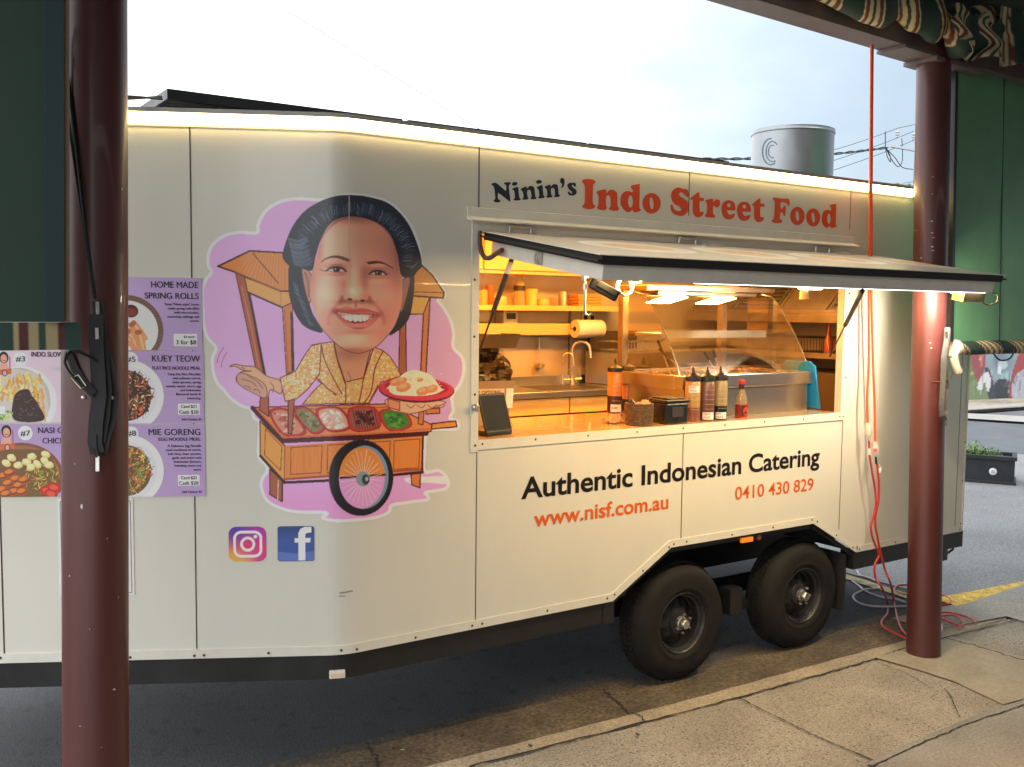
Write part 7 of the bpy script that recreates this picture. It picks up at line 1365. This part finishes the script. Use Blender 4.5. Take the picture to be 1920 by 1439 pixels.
# yellow lines on the road
M_yel = mat('worn_yellow_paint', (.60, .40, .06), .8, var=.30, vscale=12, var2=.4, v2scale=90)
def strip(name, a, c, w_, z, m):
    a = np.array(a, float); c = np.array(c, float); d = (c-a)/np.linalg.norm(c-a); s_ = np.array([-d[1], d[0]])*w_/2; n = 24; b = MB()
    b.sheet([[(*(a+(c-a)*t-s_*(1+.04*math.sin(40*t))), z) for t in np.linspace(0, 1, n)], [(*(a+(c-a)*t+s_*(1+.04*math.cos(33*t))), z) for t in np.linspace(0, 1, n)]]); struct(b.build(name, m))
a_ = atZ(1770, 1131, 0)[:2]; c_ = atZ(1925, 1102, 0)[:2]; strip('yellow_line', a_, c_+(c_-a_)*4, .18, .0080, M_yel)
a_ = atZ(1708, 1122, 0)[:2]; c_ = atZ(1598, 1087, 0)[:2]; strip('yellow_line', a_, c_+(c_-a_)*3, .10, .0075, mat('faded_yellow_paint', (.36, .30, .14), .85, var=.4, vscale=14, var2=.4, v2scale=90))

# ------------------------------------------------------------------ across the street
yw = 8.9
def gp(x, y): return atZ(x, y, 0)
A0 = gp(1700, 753); A1 = gp(2050, 745)
dw = (A1-A0)/np.linalg.norm(A1-A0); nw = np.array([dw[1], -dw[0], 0])
if nw@(CAM-A0) < 0: nw = -nw
wl_ = thing('mural_wall', 'low roadside wall painted with a street art face across the road', 'wall', A0); ang = math.atan2(dw[1], dw[0]); wl_.rotation_euler = (0, 0, ang)
LW_ = 16.0; HWl = 2.6
b = MB(); b.box2((-3, .004, 0), (LW_, .25, HWl)); b.build('wall_body', mat('grey_render', (.34, .35, .36), .8, var=.15, vscale=1), wl_)
q = Paint(1790, 600, 1990, 760, 3, (150, 172, 186))
for (x0, x1, c) in ((1790, 1822, (110, 120, 130)), (1816, 1842, (120, 150, 90)), (1850, 1880, (170, 150, 170))): q.poly([(x0, 600), (x1, 600), (x1, 760), (x0, 760)], c, smooth=False)
q.poly([(1818, 720), (1850, 712), (1860, 760), (1815, 760)], (136, 160, 100)); q.poly([(1820, 600), (1846, 640), (1845, 700), (1838, 724), (1826, 700), (1820, 670)], (176, 70, 76)); q.poly([(1826, 600), (1834, 660), (1840, 690), (1846, 650), (1845, 600)], (206, 110, 110))
q.poly([(1843, 600), (1918, 600), (1900, 660), (1885, 712), (1866, 712), (1852, 680)], (150, 178, 190)); q.blob((1880, 680), 14, 12, (110, 130, 146), .9); q.ell((1876, 678), 12, 15, (120, 140, 156)); q.ell((1880, 684), 9, 9, (180, 206, 212)); q.poly([(1872, 690), (1874, 690), (1880, 700), (1878, 712)], (90, 110, 120)); q.ell((1874, 694), 4, 10, (224, 230, 232)); q.ell((1886, 706), 10, 8, (160, 200, 208)); q.ell((1870, 708), 8, 7, (140, 176, 186))
q.poly([(1866, 716), (1894, 716), (1898, 760), (1866, 760)], (60, 66, 78)); q.poly([(1843, 700), (1852, 690), (1862, 716), (1868, 760), (1858, 760)], (70, 76, 90))
q.poly([(1832, 726), (1840, 706), (1852, 698), (1858, 716), (1852, 736), (1846, 716), (1842, 730), (1836, 732)], (228, 228, 232)); q.poly([(1894, 716), (1910, 664), (1925, 650), (1925, 700), (1908, 760), (1892, 760)], (184, 60, 58)); q.poly([(1908, 700), (1990, 680), (1990, 760), (1906, 760)], (186, 190, 204))
for k in range(60): x = random.uniform(1818, 1925); y0 = random.uniform(690, 735); q.stroke([(x, y0), (x+random.uniform(-1, 1), y0+random.uniform(6, 26))], random.choice([(226, 230, 234), (120, 140, 156), (176, 150, 160), (90, 96, 110)]), random.uniform(.5, 1.5), .6, smooth=False)
for k in range(8): q.poly([(1933+k*9, 600), (1938+k*9, 600), (1944+k*8, 760), (1936+k*8, 760)], random.choice([(120, 150, 190), (206, 120, 110), (160, 190, 150)]), smooth=False)
for (x, y) in ((1836, 670), (1820, 698)): q.poly([(x, y), (x+4, y), (x+4, y+5), (x, y+5)], (232, 180, 60), smooth=False)
U_g = np.linspace(-1.5, 9.0, 300); V_g = np.linspace(.0, HWl, 130); UU, VV = np.meshgrid(U_g, V_g); W3 = A0+UU[..., None]*dw+VV[..., None]*np.array([0, 0, 1.]); d_ = W3-CAM; z_ = d_@F_; gx = 960+FPX*(d_@R_)/z_; gy = 719.5-FPX*(d_@U_)/z_
grid_obj('street_art', U_g, V_g, lambda a, c: np.stack([a, 0*a-.002, c], -1), np.clip((lambda c: c*.72+c.mean(-1, keepdims=True)*.28)(lin(q.sample(gx, gy)))*.62, 0, .8), None, mat_paint('mural_paint', .7), wl_)
def gstrip(name, pa, pb, pc, pd, z, m):
    qs = [atZ(*k, 0) for k in (pa, pb, pc, pd)]; 
    l, r = qs[0], qs[1]; l2, r2 = qs[3], qs[2]; b = MB(); b.sheet([[(*(l+(l-r)*.3)[:2], z), (*(r+(r-l)*2.0)[:2], z)], [(*(l2+(l2-r2)*.3)[:2], z), (*(r2+(r2-l2)*2.0)[:2], z)]]); struct(b.build(name, m))
M_dirt = mat('bare_verge', (.34, .29, .22), .9, var=.25, vscale=1.2, var2=.3, v2scale=9); M_fk = mat('far_kerb_concrete', (.34, .325, .30), .8, var=.12, vscale=2)
gstrip('verge', (1812, 752), (1920, 748), (1920, 766), (1812, 772), .02, M_dirt); gstrip('far_kerb', (1812, 772), (1920, 765), (1920, 770), (1812, 778), .10, M_fk)
gstrip('far_road', (1812, 778.5), (1920, 770.5), (1920, 783), (1812, 779), .006, mat('pale_asphalt', (.13, .13, .135), .85, var=.15, vscale=2)); gstrip('traffic_island', (1812, 780), (1920, 786), (1920, 797), (1812, 790), .05, M_fk)
gstrip('side_road', (1812, 790.5), (1920, 797.5), (1920, 853), (1812, 840), .006, mat('bluish_asphalt', (.105, .112, .125), .8, var=.12, vscale=2, var2=.25, v2scale=60))
gstrip('grey_footway', (1812, 905), (1925, 914), (1925, 1010), (1812, 1010), .0065, mat('grey_seal', (.17, .17, .172), .85, var=.12, vscale=2, bump=.5, bscale=90, var2=.35, v2scale=80)) if False else None
# planter box with herbs
pq = gp(1905, 912); pq2 = gp(1806, 904); dp = (pq2-pq); Lp = np.linalg.norm(dp); dp /= Lp; Lp = max(Lp, 1.6)+.6; angp = math.atan2(-dp[1], -dp[0])
kz = depth(pq)/FPX; Hp = 54*kz; pn = thing('planter_box', 'black rectangular planter with white oval badge and low green herbs by the road', 'planter', pq); pn.rotation_euler = (0, 0, angp)
Dp = .45; M_pl = mat('planter_black', (.022, .024, .028), .5, var=.25, vscale=6); b = MB()
b.box2((-Lp, .02, .02), (-.02, Dp-.02, Hp*.86)); b.box2((-Lp-.02, 0, 0), (.0, Dp, .035), bev=.006); 
for (a, c) in (((-Lp-.02, .0, Hp*.86), (.0, .05, Hp)), ((-Lp-.02, Dp-.05, Hp*.86), (.0, Dp, Hp)), ((-.05, .051, Hp*.86), (.0, Dp-.051, Hp)), ((-Lp-.02, .051, Hp*.86), (-Lp+.03, Dp-.051, Hp))): b.box2(a, c, bev=.004)
b.build('planter_body', M_pl, pn); b = MB(); b.box2((-Lp+.03, .051, Hp*.84), (-.051, Dp-.051, Hp*.88)); b.build('soil', mat('soil', (.03, .022, .015), .95, bump=1, bscale=40), pn)
bo = atZ(1866, 885, 0); b = MB(); fx_ = -38*kz/1.0*1.05; b.lathe([(0, .004), (.036, .003), (.04, 0)], 24, Matrix.Rotation(math.radians(90), 4, 'X'), (fx_, .018, Hp*.44)); bd = b.build('badge', M_white, pn, 40); b = MB()
for k in range(3): b.box((fx_, .0125, Hp*.44+.012-.012*k), (.04-.006*abs(k-1), .001, .004))
b.build('badge_print', mat('grey_ink', (.25, .25, .28), .5), bd)
def herb(x, y, h, sp, lab, n, seed, cset):
    r = np.random.default_rng(seed); t = thing('herb_plant', lab, 'plant', (0, 0, 0)); c_, s_ = math.cos(angp), math.sin(angp); t.location = (pq[0]+x*c_-y*s_, pq[1]+x*s_+y*c_, Hp*.88); t.rotation_euler = (0, 0, angp); b = MB(); bs = MB()
    for k in range(n):
        a = r.uniform(0, 6.28); rr = sp*math.sqrt(r.uniform(0, 1)); z = h*r.uniform(.1, 1)*(1-.5*rr/sp); c = Vector((rr*math.cos(a), rr*math.sin(a), z)); s2 = r.uniform(.008, .017); M = Matrix.Rotation(r.uniform(0, 6.28), 3, 'Z') @ Matrix.Rotation(r.uniform(-1, 1), 3, 'X')
        b.add([c+M@Vector(q) for q in ((-s2*.5, 0, 0), (0, -s2, 0), (s2*.5, 0, .2*s2), (0, s2, 0))], [(0, 1, 2, 3)])
        if k % 14 == 0: bs.tube([(0, 0, 0), (c.x*.5, c.y*.5, c.z*.6), tuple(c)], .0025, 4)
    b.build('foliage', mat(cset[0], cset[1], .6, var=.35, vscale=25), t); bs.build('stem', mat('green_stem', (.10, .16, .05), .7), t)
herb(-.44, .2, .20, .13, 'bushy bright green herb at the left of the planter', 420, 1, ('bright_leaf', (.15, .30, .045))); herb(-.27, .22, .13, .12, 'loose mid green herb in the middle of the planter', 260, 2, ('mid_leaf', (.11, .22, .06))); herb(-.66, .2, .22, .16, 'green herb at the planter end behind the trailer edge', 260, 3, ('bright_leaf', (.15, .30, .045)))
# power pole with crossarm, wires and a twisted service cable
YP = 22.0
def fp(px, py, Y=YP): return atY(px, py, Y)
pole_b = fp(1700, 720); pp_ = thing('power_pole', 'street power pole with crossarm and insulators beyond the trailer roof', 'power pole', (fp(1716, 400)[0], YP, 0)); o = np.array(pp_.location)
M_pole = mat('weathered_timber', (.22, .18, .15), .8, var=.25, vscale=3); M_far = mat('galvanised_far', (.40, .42, .44), .5); b = MB(); b.tube([(0, 0, 0), (0, 0, fp(1716, 235)[2])], [.17, .12], 14); b.build('pole_shaft', M_pole, pp_, 50)
b = MB(); a0 = fp(1670, 274)-o; a1 = fp(1760, 290)-o; b.hexa([a0+[0, -.06, -.05], a1+[0, -.06, -.05], a1+[0, .06, -.05], a0+[0, .06, -.05], a0+[0, -.06, .05], a1+[0, -.06, .05], a1+[0, .06, .05], a0+[0, .06, .05]]); a0 = fp(1676, 344)-o; a1 = fp(1760, 352)-o; b.tube([a0, a1], .03, 6); b.build('crossarm', M_far, pp_)
ins0 = None
for (x, y0, y1) in ((1682, 241, 274), (1712.5, 246, 278), (1682, 342, 352), (1704, 344, 353)):
    a = fp(x, y1)-o; h = (fp(x, y0)-o)[2]-a[2]; b = MB(); b.lathe([(0, 0), (.025, 0), (.025, h*.45), (.075, h*.5), (.04, h*.58), (.095, h*.63), (.045, h*.72), (.10, h*.78), (.05, h*.88), (.06, h), (0, h)], 12, None, a); b.build('insulator', M_far, pp_, 40)
b = MB(); b.tube(cat_rom([fp(1660, 277)-o, fp(1664, 295)-o, fp(1670, 304)-o, fp(1668, 290)-o, fp(1662, 280)-o, fp(1672, 300)-o, fp(1684, 313)-o, fp(1692, 300)-o, fp(1691, 260)-o], 5, False), .018, 5); b.tube(cat_rom([fp(1660, 277)-o, fp(1678, 296)-o, fp(1692, 314)-o, fp(1712, 318)-o], 5, False), .018, 5); b.tube([fp(1660, 247)-o, fp(1660, 277)-o], .02, 5); b.build('drop_cable', M_black, pp_, 60)
def wire(lab, a, c, drop, r, twist=False, name='overhead_wire'):
    a = np.array(a); c = np.array(c); t = thing(name, lab, 'wire', a); pts = sag(np.zeros(3), c-a, drop, 26); b = MB()
    if twist:
        for ph in (0, math.pi):
            m_ = 140; Q = sag(np.zeros(3), c-a, drop, m_); b.tube([q+np.array([0, math.cos(k*.55+ph), math.sin(k*.55+ph)])*r*.9 for k, q in enumerate(Q)], r*.8, 5)
    else: b.tube(pts, r, 5)
    b.build('wire_strand', mat('wire_dark', (.03, .03, .035), .6), t, 60); return t
wire('thin upper power line meeting the tall insulator', fp(1682, 241), fp(1540, 288), .05, .012); wire('thin upper power line running right from the tall insulator', fp(1682, 241), fp(1830, 210), .0, .012)
wire('thin middle power line meeting the insulator next to the post', fp(1712, 247), fp(1545, 307), .05, .012); wire('thin middle power line running right behind the post', fp(1712, 247), fp(1830, 220), 0, .012); wire('thin lowest power line dipping behind the exhaust cowl', fp(1712, 264), fp(1545, 325), .05, .012)
wire('short power line over the far right of the trailer roof', fp(1640, 353), fp(1830, 333), -.1, .010)
wire('twisted black service cable running behind the exhaust cowl', fp(1664, 277), fp(1000, 282, 20), .35, .035, True)
wire('single thin wire crossing the white sky diagonally', atY(540, 22, 12), atY(940, 268, 12), .0, .0065)
wire('black cable running from the near post to the solar panel', atY(150, 168, .3)+(atY(150, 168, .3)-atY(304, 184, .3))*16, atY(304, 184, .3), .12, .006, True, 'solar_cable')
# brick building top with a white ladder frame seen between post and blind
bb_ = fp(1815, 375, 26); cy = thing('brick_chimney', 'brown brick tower with white ladder frame seen between post and blind', 'tower', (bb_[0], 26, 0)); o = np.array(cy.location); x0 = fp(1785, 340, 26)[0]-o[0]; x1 = fp(1850, 340, 26)[0]-o[0]; zt = fp(1790, 290, 26)[2]
b = MB(); b.box2((x0, 0, 0), (x1, .8, zt)); b.build('brick_shaft', mat('brown_brick', (.10, .07, .06), .8, var=.3, vscale=3), cy); b = MB()
for k in range(9): z = fp(1790, 312+k*7, 26)[2]; b.box((x0+.35, -.06, z), (.9, .05, .045))
for dx in (.0, .45, .8): b.box((x0-.06+dx, -.06, fp(1790, 340, 26)[2]), (.05, .05, 1.5))
b.build('ladder_frame', M_white, cy)

# ------------------------------------------------------------------ unseen shop front, added behind the camera to darken the trailer side
sf = thing('unseen_shop_front', 'unseen dark shop front added to block light, with two display windows and a door', 'shop front', (1.5, -5.3, .04)); M_rend = mat('dark_render', (.16, .14, .12), .8, var=.12, vscale=2)
b = MB()
for (x0, x1, z0, z1) in ((-3.6, -3.0, 0, 3.4), (-3.0, 9.0, 2.3, 3.4), (-3.0, -.4, 0, .6), (-.4, .1, 0, 2.3), (1.1, 1.6, 0, 2.3), (1.6, 4.6, 0, .6), (4.6, 9.0, 0, 2.3)): b.box2((x0+.001, -.3, z0), (x1-.001, 0, z1))
b.build('shop_wall', M_rend, sf); M_dg = mat('dark_window_glass', (.02, .022, .025), .06)
for (x0, x1, z0) in ((-2.98, -.42, .62), (1.62, 4.58, .62)):
    b = MB(); b.box2((x0, -.2, z0), (x1, -.18, 2.28)); wn = b.build('window', M_dg, sf); b = MB(); b.box2((x0, -.17, z0), (x1, -.10, z0+.06)); b.box2((x0, -.17, 2.22), (x1, -.10, 2.28)); b.box2((x0, -.17, z0+.061), (x0+.06, -.10, 2.219)); b.box2((x1-.06, -.17, z0+.061), (x1, -.10, 2.219)); b.build('window_frame', M_beam, wn)
b = MB(); b.box2((.11, -.2, .01), (1.09, -.14, 2.28)); dr = b.build('door', M_beam, sf); b = MB(); b.tube([(.2, -.13, .95), (.2, -.08, .95), (.2, -.08, 1.25), (.2, -.13, 1.25)], .012, 8); b.build('door_handle', M_zinc, dr, 40)
